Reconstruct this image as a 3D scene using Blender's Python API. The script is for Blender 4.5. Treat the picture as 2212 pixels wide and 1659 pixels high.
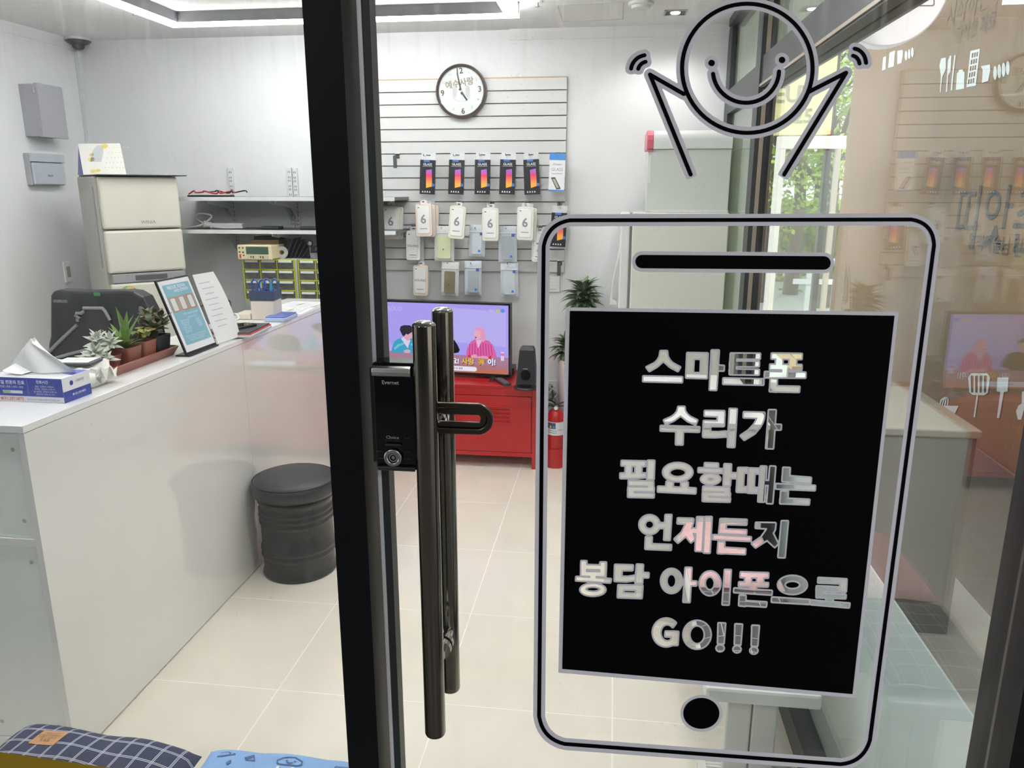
import bpy, bmesh, math, random
import numpy as np
from mathutils import Vector, Matrix, Euler
random.seed(7)
SC = bpy.context.scene
for _o in list(bpy.data.objects):
    bpy.data.objects.remove(_o)
COL = SC.collection

# ---------------------------------------------------------------- camera
CAM_H, YAW, PITCH, FPX = 1.60, math.radians(7.35), math.radians(14.15), 1662.0
cam_data = bpy.data.cameras.new('camera')
cam_data.sensor_width = 36.0
cam_data.lens = 36.0 * FPX / 2212.0
cam_data.clip_start = 0.02
cam_data.clip_end = 200
cam = bpy.data.objects.new('camera', cam_data)
cam.location = (0, 0, CAM_H)
cam.rotation_euler = (math.radians(90) - PITCH, 0, YAW)
COL.objects.link(cam)
SC.camera = cam
# ---------------------------------------------------------------- colour management
SC.view_settings.view_transform = 'Standard'
SC.view_settings.look = 'None'
SC.view_settings.gamma = 1.0
SC.view_settings.use_curve_mapping = False
SC.view_settings.exposure = 0.0
SC.cycles.use_denoising = True
SC.cycles.max_bounces = 12
SC.cycles.transparent_max_bounces = 24
SC.cycles.glossy_bounces = 6
SC.cycles.sample_clamp_indirect = 6.0
SC.cycles.caustics_reflective = False
SC.cycles.caustics_refractive = False
# ---------------------------------------------------------------- sky and sun
LED_STRENGTH = 28.0
world = bpy.data.worlds.new('sky')
SC.world = world
world.use_nodes = True
_nt = world.node_tree
_nt.nodes.clear()
_out = _nt.nodes.new('ShaderNodeOutputWorld')
_bg = _nt.nodes.new('ShaderNodeBackground')
_geo = _nt.nodes.new('ShaderNodeNewGeometry')
_sep = _nt.nodes.new('ShaderNodeSeparateXYZ')
_ramp = _nt.nodes.new('ShaderNodeValToRGB')
_ramp.color_ramp.elements[0].position = 0.0
_ramp.color_ramp.elements[0].color = (0.86, 0.9, 0.93, 1)
_ramp.color_ramp.elements[1].position = 1.0
_ramp.color_ramp.elements[1].color = (0.62, 0.78, 1.0, 1)
_nt.links.new(_geo.outputs['Normal'], _sep.inputs[0])
_nt.links.new(_sep.outputs['Z'], _ramp.inputs['Fac'])
_nt.links.new(_ramp.outputs['Color'], _bg.inputs['Color'])
_bg.inputs['Strength'].default_value = 3.0
_nt.links.new(_bg.outputs[0], _out.inputs[0])
sun_d = bpy.data.lights.new('sun', 'SUN')
sun_d.energy = 3.0
sun_d.angle = math.radians(3)
sun_d.color = (1.0, 0.95, 0.85)
sun = bpy.data.objects.new('sun', sun_d)
sun.rotation_euler = (math.radians(42), 0, math.radians(-35))
sun.location = (-6, -8, 12)
COL.objects.link(sun)

# unseen area lights added under the walk ceiling to brighten the door front
for _x in (-2.0, 1.0):
    _d = bpy.data.lights.new('walk_fill_light', 'AREA'); _d.shape = 'SQUARE'; _d.size = 0.6; _d.energy = 33.0; _d.color = (0.97, 0.98, 1.0)
    _o = bpy.data.objects.new('walk_fill_light', _d); _o.location = (_x, -1.4, 2.79); COL.objects.link(_o)

# ---------------------------------------------------------------- photo ray helpers: a pixel of the 2212x1659 frame met with a real plane of the room
_FWD = Vector((-math.sin(YAW) * math.cos(PITCH), math.cos(YAW) * math.cos(PITCH), -math.sin(PITCH)))
_RGT = Vector((math.cos(YAW), math.sin(YAW), 0))
_UP = _RGT.cross(_FWD)
_EYE = Vector((0, 0, CAM_H))
def ray(x, y): return _FWD + _RGT * ((x - 1106) / FPX) - _UP * ((y - 829.5) / FPX)
def PX(x, y, X): r = ray(x, y); return _EYE + r * (X / r.x)
def PY(x, y, Y): r = ray(x, y); return _EYE + r * (Y / r.y)
def PZ(x, y, z): r = ray(x, y); return _EYE + r * ((z - CAM_H) / r.z)

# ---------------------------------------------------------------- materials
MATS = {}
def srgb(r, g, b):
    f = lambda c: (c / 255) / 12.92 if c / 255 <= 0.04045 else ((c / 255 + 0.055) / 1.055) ** 2.4
    return (f(r), f(g), f(b), 1)
def mat(name, col, rough=0.5, metal=0.0, var=0.04, scale=18.0, bump=0.0, bscale=None, spec=None, coat=0.0, emit=None, estr=0.0, trans=0.0, alpha=1.0, stretch=None):
    if name in MATS: return MATS[name]
    m = bpy.data.materials.new(name); m.use_nodes = True
    nt = m.node_tree; p = nt.nodes['Principled BSDF']
    if len(col) == 3: col = srgb(*col)
    p.inputs['Base Color'].default_value = col
    p.inputs['Roughness'].default_value = rough
    p.inputs['Metallic'].default_value = metal
    if spec is not None: p.inputs['Specular IOR Level'].default_value = spec
    p.inputs['Coat Weight'].default_value = coat
    p.inputs['Coat Roughness'].default_value = 0.05
    p.inputs['Transmission Weight'].default_value = trans
    p.inputs['Alpha'].default_value = alpha
    if emit is not None:
        p.inputs['Emission Color'].default_value = emit if len(emit) == 4 else srgb(*emit)
        p.inputs['Emission Strength'].default_value = estr
    tc = nt.nodes.new('ShaderNodeTexCoord')
    src = tc.outputs['Object']
    if stretch:
        mp = nt.nodes.new('ShaderNodeMapping'); mp.inputs['Scale'].default_value = stretch
        nt.links.new(src, mp.inputs[0]); src = mp.outputs[0]
    if var > 0:
        nz = nt.nodes.new('ShaderNodeTexNoise'); nz.inputs['Scale'].default_value = scale; nz.inputs['Detail'].default_value = 4
        nt.links.new(src, nz.inputs['Vector'])
        rp = nt.nodes.new('ShaderNodeValToRGB')
        lo = tuple(max(0, c * (1 - var)) for c in col[:3]) + (1,)
        hi = tuple(min(1, c * (1 + var)) for c in col[:3]) + (1,)
        rp.color_ramp.elements[0].color = lo; rp.color_ramp.elements[0].position = 0.3
        rp.color_ramp.elements[1].color = hi; rp.color_ramp.elements[1].position = 0.7
        nt.links.new(nz.outputs['Fac'], rp.inputs['Fac'])
        nt.links.new(rp.outputs['Color'], p.inputs['Base Color'])
    if bump > 0:
        nb = nt.nodes.new('ShaderNodeTexNoise'); nb.inputs['Scale'].default_value = bscale or scale * 6; nb.inputs['Detail'].default_value = 3
        nt.links.new(src, nb.inputs['Vector'])
        bp = nt.nodes.new('ShaderNodeBump'); bp.inputs['Strength'].default_value = bump; bp.inputs['Distance'].default_value = 0.004
        nt.links.new(nb.outputs['Fac'], bp.inputs['Height'])
        nt.links.new(bp.outputs['Normal'], p.inputs['Normal'])
    MATS[name] = m
    return m
def emis(name, col, strength=1.0):
    if name in MATS: return MATS[name]
    m = bpy.data.materials.new(name); m.use_nodes = True
    nt = m.node_tree; nt.nodes.clear()
    o = nt.nodes.new('ShaderNodeOutputMaterial'); e = nt.nodes.new('ShaderNodeEmission')
    e.inputs['Color'].default_value = col if len(col) == 4 else srgb(*col)
    e.inputs['Strength'].default_value = strength
    nt.links.new(e.outputs[0], o.inputs[0])
    MATS[name] = m
    return m
def glass(name, tint=(0.985, 0.995, 0.99, 1), gain=1.0, dirt=0.0, base=0.04, dscale=3.0):
    """thin pane: clear transmission plus a Fresnel mirror term, with faint wiped-on dust"""
    m = bpy.data.materials.new(name); m.use_nodes = True
    nt = m.node_tree; nt.nodes.clear()
    N = nt.nodes.new; L = nt.links.new
    out = N('ShaderNodeOutputMaterial'); tr = N('ShaderNodeBsdfTransparent'); gl = N('ShaderNodeBsdfGlossy')
    tr.inputs[0].default_value = tint
    gl.inputs['Roughness'].default_value = 0.0
    gl.inputs['Color'].default_value = (1, 1, 1, 1)
    lw = N('ShaderNodeLayerWeight'); lw.inputs['Blend'].default_value = 0.5
    pw = N('ShaderNodeMath'); pw.operation = 'POWER'; pw.inputs[1].default_value = 5.0
    L(lw.outputs['Facing'], pw.inputs[0])
    ml = N('ShaderNodeMath'); ml.operation = 'MULTIPLY_ADD'; ml.inputs[1].default_value = (1 - base) * gain; ml.inputs[2].default_value = base * gain
    ml.use_clamp = True
    L(pw.outputs[0], ml.inputs[0])
    mx = N('ShaderNodeMixShader')
    L(ml.outputs[0], mx.inputs[0]); L(tr.outputs[0], mx.inputs[1]); L(gl.outputs[0], mx.inputs[2])
    last = mx.outputs[0]
    if dirt > 0:
        tc = N('ShaderNodeTexCoord'); mp = N('ShaderNodeMapping'); mp.inputs['Scale'].default_value = (dscale * 3.5, dscale * 3.5, dscale)
        n1 = N('ShaderNodeTexNoise'); n1.inputs['Scale'].default_value = 2.2; n1.inputs['Detail'].default_value = 8; n1.inputs['Roughness'].default_value = 0.7
        L(tc.outputs['Object'], mp.inputs[0]); L(mp.outputs[0], n1.inputs['Vector'])
        rp = N('ShaderNodeValToRGB'); rp.color_ramp.elements[0].position = 0.52; rp.color_ramp.elements[1].position = 0.78
        L(n1.outputs['Fac'], rp.inputs['Fac'])
        sc = N('ShaderNodeMath'); sc.operation = 'MULTIPLY'; sc.inputs[1].default_value = dirt
        L(rp.outputs['Color'], sc.inputs[0])
        # dried water runs along the top of the pane
        sx = N('ShaderNodeSeparateXYZ'); L(tc.outputs['Object'], sx.inputs[0])
        mk = N('ShaderNodeMapRange'); mk.inputs['From Min'].default_value = 1.70; mk.inputs['From Max'].default_value = 1.90; L(sx.outputs['Z'], mk.inputs['Value'])
        mq = N('ShaderNodeMapping'); mq.inputs['Scale'].default_value = (60, 60, 5)
        n2 = N('ShaderNodeTexNoise'); n2.inputs['Scale'].default_value = 1.0; n2.inputs['Detail'].default_value = 5; L(tc.outputs['Object'], mq.inputs[0]); L(mq.outputs[0], n2.inputs['Vector'])
        r2 = N('ShaderNodeValToRGB'); r2.color_ramp.elements[0].position = 0.55; r2.color_ramp.elements[1].position = 0.72; L(n2.outputs['Fac'], r2.inputs['Fac'])
        k2 = N('ShaderNodeMath'); k2.operation = 'MULTIPLY'; L(r2.outputs['Color'], k2.inputs[0]); L(mk.outputs[0], k2.inputs[1])
        # sparse scuffs at hand height
        n3 = N('ShaderNodeTexNoise'); n3.inputs['Scale'].default_value = 150; n3.inputs['Detail'].default_value = 2; n3.inputs['Distortion'].default_value = 1.5; L(tc.outputs['Object'], n3.inputs['Vector'])
        r3 = N('ShaderNodeValToRGB'); r3.color_ramp.elements[0].position = 0.67; r3.color_ramp.elements[1].position = 0.74; L(n3.outputs['Fac'], r3.inputs['Fac'])
        n4 = N('ShaderNodeTexNoise'); n4.inputs['Scale'].default_value = 4.5; L(tc.outputs['Object'], n4.inputs['Vector'])
        r4 = N('ShaderNodeValToRGB'); r4.color_ramp.elements[0].position = 0.56; r4.color_ramp.elements[1].position = 0.66; L(n4.outputs['Fac'], r4.inputs['Fac'])
        k3 = N('ShaderNodeMath'); k3.operation = 'MULTIPLY'; L(r3.outputs['Color'], k3.inputs[0]); L(r4.outputs['Color'], k3.inputs[1])
        ad = N('ShaderNodeMath'); ad.operation = 'MAXIMUM'; L(k2.outputs[0], ad.inputs[0]); L(k3.outputs[0], ad.inputs[1])
        am = N('ShaderNodeMath'); am.operation = 'MULTIPLY_ADD'; am.inputs[1].default_value = 0.15; am.use_clamp = True; L(ad.outputs[0], am.inputs[0]); L(sc.outputs[0], am.inputs[2])
        sc = am
        df = N('ShaderNodeBsdfTranslucent'); df.inputs['Color'].default_value = (0.9, 0.9, 0.88, 1)
        m2 = N('ShaderNodeMixShader')
        L(sc.outputs[0], m2.inputs[0]); L(last, m2.inputs[1]); L(df.outputs[0], m2.inputs[2])
        last = m2.outputs[0]
    L(last, out.inputs[0])
    MATS[name] = m
    return m

def film(name, col, t=0.5):
    m = mat(name, col, 0.5, var=0.02, scale=3); nt = m.node_tree
    p = nt.nodes['Principled BSDF']; o = nt.nodes['Material Output']
    tl = nt.nodes.new('ShaderNodeBsdfTranslucent'); tl.inputs[0].default_value = srgb(*col); mx = nt.nodes.new('ShaderNodeMixShader'); mx.inputs[0].default_value = t
    nt.links.new(p.outputs[0], mx.inputs[1]); nt.links.new(tl.outputs[0], mx.inputs[2]); nt.links.new(mx.outputs[0], o.inputs[0])
    return m

# ---------------------------------------------------------------- mesh builder
_tcache = {}
def text_mesh(s, size=1.0, bold=0.0, align='CENTER'):
    k = (s, bold, align)
    if k not in _tcache:
        c = bpy.data.curves.new('lettering_source', 'FONT'); c.body = s; c.size = 1.0; c.offset = bold
        c.align_x = align; c.align_y = 'CENTER'; c.resolution_u = 2
        o = bpy.data.objects.new('lettering_source', c)
        me = bpy.data.meshes.new_from_object(o)
        _tcache[k] = ([(v.co.x, v.co.y) for v in me.vertices], [tuple(p.vertices) for p in me.polygons])
        bpy.data.objects.remove(o); bpy.data.curves.remove(c); bpy.data.meshes.remove(me)
    v, f = _tcache[k]
    return [(x * size, y * size) for x, y in v], f
def frame(o, ex, ey):
    ex = Vector(ex).normalized(); ey = Vector(ey); ez = ex.cross(ey).normalized(); ey = ez.cross(ex)
    m = Matrix((ex, ey, ez)).transposed().to_4x4(); m.translation = Vector(o); return m
I4 = Matrix.Identity(4)
class MB:
    def __init__(self, off=(0, 0, 0)):
        self.v = []; self.f = []; self.mi = []; self.cur = 0; self.off = Vector(off)
    def add(self, vs, fs, M=None):
        n = len(self.v)
        for p in vs:
            q = Vector(p) if len(p) == 3 else Vector((p[0], p[1], 0))
            if M is not None: q = M @ q
            self.v.append(q - self.off)
        for f in fs:
            self.f.append(tuple(i + n for i in f)); self.mi.append(self.cur)
        return self
    def box(self, x0, x1, y0, y1, z0, z1, M=None):
        vs = [(x0, y0, z0), (x1, y0, z0), (x1, y1, z0), (x0, y1, z0), (x0, y0, z1), (x1, y0, z1), (x1, y1, z1), (x0, y1, z1)]
        fs = [(0, 3, 2, 1), (4, 5, 6, 7), (0, 1, 5, 4), (1, 2, 6, 5), (2, 3, 7, 6), (3, 0, 4, 7)]
        return self.add(vs, fs, M)
    def quad(self, a, b, c, d, M=None): return self.add([a, b, c, d], [(0, 1, 2, 3)], M)
    def poly(self, pts, M=None): return self.add(pts, [tuple(range(len(pts)))], M)
    def prism(self, pts2, h0, h1, M=None):
        n = len(pts2)
        vs = [(p[0], p[1], h0) for p in pts2] + [(p[0], p[1], h1) for p in pts2]
        fs = [tuple(reversed(range(n))), tuple(range(n, 2 * n))] + [(i, (i + 1) % n, n + (i + 1) % n, n + i) for i in range(n)]
        return self.add(vs, fs, M)
    def ringprism(self, outer, inner, h0, h1, M=None):
        n = len(outer)
        vs = []
        for lp, h in ((outer, h0), (inner, h0), (outer, h1), (inner, h1)): vs += [(p[0], p[1], h) for p in lp]
        fs = []
        for i in range(n):
            j = (i + 1) % n
            fs += [(i, n + i, n + j, j), (2 * n + i, 2 * n + j, 3 * n + j, 3 * n + i), (i, j, 2 * n + j, 2 * n + i), (n + i, 3 * n + i, 3 * n + j, n + j)]
        return self.add(vs, fs, M)
    def cyl(self, p0, p1, r0, r1=None, n=20, caps=True, M=None):
        r1 = r0 if r1 is None else r1
        p0 = Vector(p0); p1 = Vector(p1); d = (p1 - p0).normalized()
        a = d.orthogonal().normalized(); b = d.cross(a)
        vs = []
        for p, r in ((p0, r0), (p1, r1)):
            for i in range(n):
                t = 2 * math.pi * i / n; vs.append(p + a * (r * math.cos(t)) + b * (r * math.sin(t)))
        fs = [(i, (i + 1) % n, n + (i + 1) % n, n + i) for i in range(n)]
        if caps: fs += [tuple(reversed(range(n))), tuple(range(n, 2 * n))]
        return self.add([tuple(v) for v in vs], fs, M)
    def lathe(self, prof, c=(0, 0, 0), n=32, M=None, cap0=True, cap1=True):
        vs = []; fs = []; k = len(prof)
        for r, z in prof:
            for i in range(n):
                t = 2 * math.pi * i / n; vs.append((c[0] + r * math.cos(t), c[1] + r * math.sin(t), c[2] + z))
        for j in range(k - 1):
            for i in range(n):
                i2 = (i + 1) % n; fs.append((j * n + i, j * n + i2, (j + 1) * n + i2, (j + 1) * n + i))
        if cap0: fs.append(tuple(reversed(range(n))))
        if cap1: fs.append(tuple(range((k - 1) * n, k * n)))
        return self.add(vs, fs, M)
    def tube(self, path, r, n=8, M=None, closed=False):
        P = [Vector(p) for p in path]; vs = []; fs = []; m = len(P)
        up = None
        for i, p in enumerate(P):
            if closed: d = (P[(i + 1) % m] - P[i - 1]).normalized()
            else: d = (P[min(i + 1, m - 1)] - P[max(i - 1, 0)]).normalized()
            a = d.orthogonal().normalized() if up is None else (up - d * up.dot(d)).normalized()
            up = a; b = d.cross(a)
            rr = r[i] if isinstance(r, (list, tuple)) else r
            for k in range(n):
                t = 2 * math.pi * k / n; vs.append(tuple(p + a * (rr * math.cos(t)) + b * (rr * math.sin(t))))
        for i in range(m if closed else m - 1):
            i2 = (i + 1) % m
            for k in range(n):
                k2 = (k + 1) % n; fs.append((i * n + k, i * n + k2, i2 * n + k2, i2 * n + k))
        if not closed: fs += [tuple(reversed(range(n))), tuple(range((m - 1) * n, m * n))]
        return self.add(vs, fs, M)
    def ball(self, c, rx, ry=None, rz=None, nu=14, nv=8, M=None):
        ry = rx if ry is None else ry; rz = rx if rz is None else rz
        vs = [(c[0], c[1], c[2] - rz)]; fs = []
        for j in range(1, nv):
            ph = -math.pi / 2 + math.pi * j / nv
            for i in range(nu):
                t = 2 * math.pi * i / nu
                vs.append((c[0] + rx * math.cos(ph) * math.cos(t), c[1] + ry * math.cos(ph) * math.sin(t), c[2] + rz * math.sin(ph)))
        vs.append((c[0], c[1], c[2] + rz)); top = len(vs) - 1
        for i in range(nu):
            fs.append((0, 1 + (i + 1) % nu, 1 + i))
            fs.append((top, 1 + (nv - 2) * nu + i, 1 + (nv - 2) * nu + (i + 1) % nu))
        for j in range(nv - 2):
            for i in range(nu):
                i2 = (i + 1) % nu; a = 1 + j * nu
                fs.append((a + i, a + i2, a + nu + i2, a + nu + i))
        return self.add(vs, fs, M)
    def grid(self, fn, nu, nv, M=None, closed=False):
        vs = [fn(i / nu, j / nv) for j in range(nv + 1) for i in range(nu + 1)]
        fs = [(j * (nu + 1) + i, j * (nu + 1) + i + 1, (j + 1) * (nu + 1) + i + 1, (j + 1) * (nu + 1) + i) for j in range(nv) for i in range(nu)]
        return self.add(vs, fs, M)
    def text(self, s, M, size, bold=0.0, align='CENTER', sx=1.0):
        v, f = text_mesh(s, size, bold, align)
        return self.add([(x * sx, y) for x, y in v], f, M)
    def mesh(self, name, mats, smooth=False):
        me = bpy.data.meshes.new(name)
        me.from_pydata([tuple(v) for v in self.v], [], self.f)
        if not isinstance(mats, (list, tuple)): mats = [mats]
        for m in mats: me.materials.append(m)
        if len(mats) > 1: me.polygons.foreach_set('material_index', self.mi)
        if smooth:
            me.polygons.foreach_set('use_smooth', [True] * len(me.polygons))
            me.set_sharp_from_angle(angle=math.radians(smooth if smooth is not True else 40))
        me.update()
        return me

def tag(o, label=None, cat=None, group=None, kind=None):
    if label: o['label'] = label
    if cat: o['category'] = cat
    if group: o['group'] = group
    if kind: o['kind'] = kind
    return o
def thing(name, label, cat, loc=(0, 0, 0), rz=0.0, group=None, kind=None, rot=None):
    o = bpy.data.objects.new(name, None); o.empty_display_size = 0.05
    o.location = loc; o.rotation_euler = rot or (0, 0, rz)
    COL.objects.link(o)
    return tag(o, label, cat, group, kind)
def part(name, mb, mats, parent=None, smooth=False, bevel=0.0, label=None, kind=None):
    """mb is in the parent's own frame (use MB(parent.location) to give world coordinates)"""
    o = bpy.data.objects.new(name, mb.mesh(name, mats, smooth))
    COL.objects.link(o)
    if parent is not None: o.parent = parent
    if bevel > 0:
        b = o.modifiers.new('bevel', 'BEVEL'); b.width = bevel; b.segments = 2; b.limit_method = 'ANGLE'; b.angle_limit = math.radians(40)
    if label: o['label'] = label
    if name == 'printing' and not kind: kind = 'stuff'
    if kind: o['kind'] = kind
    return o
def solo(name, mb, mats, label, cat, smooth=False, bevel=0.0, group=None, kind=None):
    """a thing that is one mesh; origin moved to the bottom centre of its box"""
    xs = [v.x for v in mb.v]; ys = [v.y for v in mb.v]; zs = [v.z for v in mb.v]
    c = Vector(((min(xs) + max(xs)) / 2, (min(ys) + max(ys)) / 2, min(zs)))
    mb.v = [v - c for v in mb.v]
    o = part(name, mb, mats, None, smooth, bevel)
    o.location = c + mb.off
    return tag(o, label, cat, group, kind)
def struct(name, mb, mats, smooth=False, bevel=0.0, parent=None):
    o = part(name, mb, mats, parent, smooth, bevel)
    if parent is None: o['kind'] = 'structure'
    return o
def copy_tree(o, parent=None, loc=None, label=None, rz=None):
    c = o.copy(); COL.objects.link(c)
    if parent is not None: c.parent = parent
    for ch in list(o.children): copy_tree(ch, c)
    if loc is not None: c.location = loc
    if rz is not None: c.rotation_euler = (0, 0, rz)
    if label: c['label'] = label
    return c
def rrect(x0, x1, y0, y1, r, n=5):
    pts = []
    for cx, cy, a in ((x1 - r, y1 - r, 0), (x0 + r, y1 - r, 90), (x0 + r, y0 + r, 180), (x1 - r, y0 + r, 270)):
        for i in range(n + 1):
            t = math.radians(a + 90 * i / n); pts.append((cx + r * math.cos(t), cy + r * math.sin(t)))
    return pts
def ell(cx, cy, rx, ry, n=40): return [(cx + rx * math.cos(2 * math.pi * i / n), cy + ry * math.sin(2 * math.pi * i / n)) for i in range(n)]
def bez(p0, p1, p2, p3, n=12):
    p0, p1, p2, p3 = map(Vector, (p0, p1, p2, p3))
    return [p0 * (1 - t) ** 3 + p1 * 3 * t * (1 - t) ** 2 + p2 * 3 * t * t * (1 - t) + p3 * t ** 3 for t in (i / n for i in range(n + 1))]

# ---------------------------------------------------------------- cut vinyl: shapes as distance fields, outlines traced, then filled flat
def sd_poly(P, gx, gy):
    d = np.full(gx.shape, 1e9); s = np.ones(gx.shape); n = len(P)
    for i in range(n):
        ax, ay = P[i]; bx, by = P[i - 1]
        ex, ey = bx - ax, by - ay; wx, wy = gx - ax, gy - ay
        t = np.clip((wx * ex + wy * ey) / max(ex * ex + ey * ey, 1e-9), 0, 1)
        d = np.minimum(d, (wx - ex * t) ** 2 + (wy - ey * t) ** 2)
        c1 = gy >= ay; c2 = gy < by; c3 = ex * wy > ey * wx
        flip = (c1 & c2 & c3) | (~c1 & ~c2 & ~c3)
        s = np.where(flip, -s, s)
    return s * np.sqrt(d)
def sd_seg(a, b, gx, gy):
    ex, ey = b[0] - a[0], b[1] - a[1]; wx, wy = gx - a[0], gy - a[1]
    t = np.clip((wx * ex + wy * ey) / max(ex * ex + ey * ey, 1e-9), 0, 1)
    return np.hypot(wx - ex * t, wy - ey * t)
def rdp(pts, tol):
    if len(pts) < 4: return pts
    P = np.array(pts); keep = np.zeros(len(P), bool); keep[0] = keep[-1] = True
    st = [(0, len(P) - 1)]
    while st:
        a, b = st.pop()
        if b - a < 2: continue
        d = P[b] - P[a]; L = np.hypot(*d); w = P[a + 1:b] - P[a]
        dist = np.abs(d[0] * w[:, 1] - d[1] * w[:, 0]) / L if L > 1e-9 else np.hypot(w[:, 0], w[:, 1])
        k = int(dist.argmax())
        if dist[k] > tol:
            k += a + 1; keep[k] = True; st += [(a, k), (k, b)]
    return [tuple(p) for p in P[keep]]
def contours(G, x0, y0, st, level, tol=0.2):
    S = G - level
    S = np.where(np.abs(S) < 1e-6, 1e-6, S)
    ins = S < 0
    code = ins[:-1, :-1] * 1 + ins[:-1, 1:] * 2 + ins[1:, 1:] * 4 + ins[1:, :-1] * 8
    nxt = {}
    tab = {1: [(3, 0)], 2: [(0, 1)], 3: [(3, 1)], 4: [(1, 2)], 5: [(3, 0), (1, 2)], 6: [(0, 2)], 7: [(3, 2)], 8: [(2, 3)], 9: [(2, 0)], 10: [(0, 1), (2, 3)], 11: [(2, 1)], 12: [(1, 3)], 13: [(1, 0)], 14: [(0, 3)]}
    def edge(r, c, e):
        if e == 0: return (r, c, 0)
        if e == 2: return (r + 1, c, 0)
        if e == 3: return (r, c, 1)
        return (r, c + 1, 1)
    def pt(k):
        r, c, d = k; a = S[r, c]; b = S[r, c + 1] if d == 0 else S[r + 1, c]
        t = a / (a - b)
        return (x0 + (c + (t if d == 0 else 0)) * st, y0 + (r + (t if d == 1 else 0)) * st)
    for r, c in zip(*np.nonzero((code > 0) & (code < 15))):
        for a, b in tab[int(code[r, c])]:
            nxt[edge(r, c, a)] = edge(r, c, b)
    loops = []
    while nxt:
        k0 = next(iter(nxt)); k = k0; lp = []
        while k in nxt:
            lp.append(pt(k)); k = nxt.pop(k)
        if len(lp) > 6:
            h = len(lp) // 2
            lp = rdp(lp[:h + 1], tol)[:-1] + rdp(lp[h:] + lp[:1], tol)[:-1]
            loops.append(lp)
    return loops
def fill(loops):
    c = bpy.data.curves.new('vinyl_source', 'CURVE'); c.dimensions = '2D'; c.fill_mode = 'BOTH'
    for lp in loops:
        s = c.splines.new('POLY'); s.points.add(len(lp) - 1)
        for p, q in zip(s.points, lp): p.co = (q[0], q[1], 0, 1)
        s.use_cyclic_u = True
    o = bpy.data.objects.new('vinyl_source', c); me = bpy.data.meshes.new_from_object(o)
    r = ([(v.co.x, v.co.y) for v in me.vertices], [tuple(p.vertices) for p in me.polygons])
    bpy.data.objects.remove(o); bpy.data.curves.remove(c); bpy.data.meshes.remove(me)
    return r
# ================================================================ the shop: planes of the room
XL, XR, YB, YD, ZC = -3.30, 0.62, 4.70, 1.10, 2.485
M_wall = mat('white_wall_paint', (232, 233, 234), 0.6, var=0.015, scale=3, bump=0.08, bscale=160)
M_ceil = mat('ceiling_board', (248, 248, 247), 0.7, var=0.03, scale=2, bump=0.10, bscale=30, stretch=(1, 9, 1))
M_tile = mat('cream_porcelain_tile', (237, 230, 216), 0.10, var=0.03, scale=5, bump=0.01, bscale=20, spec=0.45)
M_grout = mat('pale_grout', (252, 250, 244), 0.8, var=0.02)
M_frame = mat('black_anodised_frame', (11, 13, 18), 0.45, var=0.1, scale=40, spec=0.2)
M_frame2 = mat('charcoal_frame', (44, 48, 49), 0.45, var=0.08, scale=40)
M_black = mat('black_plastic', (18, 18, 20), 0.4, var=0.1)
M_blackgloss = mat('black_gloss', (10, 11, 13), 0.06, var=0.0)
M_chrome = mat('chrome', (205, 205, 203), 0.12, metal=1.0, var=0.03)
M_darkchrome = mat('black_nickel', (112, 107, 100), 0.12, metal=1.0, var=0.05, scale=60, stretch=(6, 6, 0.4))
M_steel = mat('brushed_steel', (190, 190, 188), 0.3, metal=1.0, var=0.05, scale=30, stretch=(1, 1, 12))
M_white = mat('white_plastic', (236, 236, 234), 0.35, var=0.015)
M_gloss = mat('white_gloss_laminate', (238, 237, 234), 0.012, var=0.012, scale=4, spec=0.6, coat=0.7)
M_top = mat('white_counter_top', (240, 240, 240), 0.12, var=0.012, scale=5)
M_grey = mat('grey_plastic', (150, 152, 158), 0.45, var=0.03)
M_red = mat('red_lacquer', (176, 22, 28), 0.28, var=0.05, scale=10)

# ---- floor: single porcelain tiles on a grout bed
floor = struct('floor', MB().box(XL - 0.15, XR + 0.06, YD - 0.05, YB + 0.15, -0.12, -0.0004), M_grout)
def tile_lines(a, step, lo, hi):
    k = math.floor((lo - a) / step); out = []
    while a + k * step < hi:
        out.append((max(lo, a + k * step), min(hi, a + (k + 1) * step))); k += 1
    return [t for t in out if t[1] - t[0] > 0.02]
for x0, x1 in tile_lines(-1.05, 0.5475, XL, XR):
    for y0, y1 in tile_lines(2.10, 0.545, YD - 0.05, YB):
        g = 0.0021
        part('tile', MB().box(x0 + g, x1 - g, y0 + g, y1 - g, -0.011, 0), M_tile, floor)
# ---- walls, ceiling
struct('wall_back', MB().box(XL - 0.15, XR + 0.06, YB, YB + 0.15, 0, ZC), M_wall)
struct('wall_left', MB().box(XL - 0.15, XL, YD - 0.05, YB, 0, ZC), M_wall)
struct('ceiling', MB().box(XL - 0.15, XR + 0.10, YD - 0.10, YB + 0.15, ZC, ZC + 0.3), M_ceil)
struct('trim_1', MB().prism([(0, 0), (0.022, 0), (0.022, -0.018), (0.006, -0.055), (0, -0.055)], XL, XR, frame((0, YB, ZC), (0, -1, 0), (0, 0, 1))), M_wall)
struct('trim_2', MB().prism([(0, 0), (0.022, 0), (0.022, -0.018), (0.006, -0.055), (0, -0.055)], -YB, -YD, frame((XL, 0, ZC), (1, 0, 0), (0, 0, 1))), M_wall)
M_base = mat('grey_baseboard', (205, 205, 203), 0.5)
struct('baseboard_back', MB().box(XL, XR, YB - 0.012, YB, 0, 0.08), M_base)
struct('baseboard_left', MB().box(XL, XL + 0.012, YD, YB - 0.012, 0, 0.08), M_base)
# faint joint of the ceiling access panel
hatch = struct('trim_3', MB().ringprism([(-0.31, 4.13), (0.02, 4.10), (0.02, 4.50), (-0.31, 4.53)], [(-0.303, 4.138), (0.013, 4.108), (0.013, 4.492), (-0.303, 4.522)], ZC - 0.002, ZC + 0.001), mat('joint_grey', (196, 197, 196), 0.7))

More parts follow.
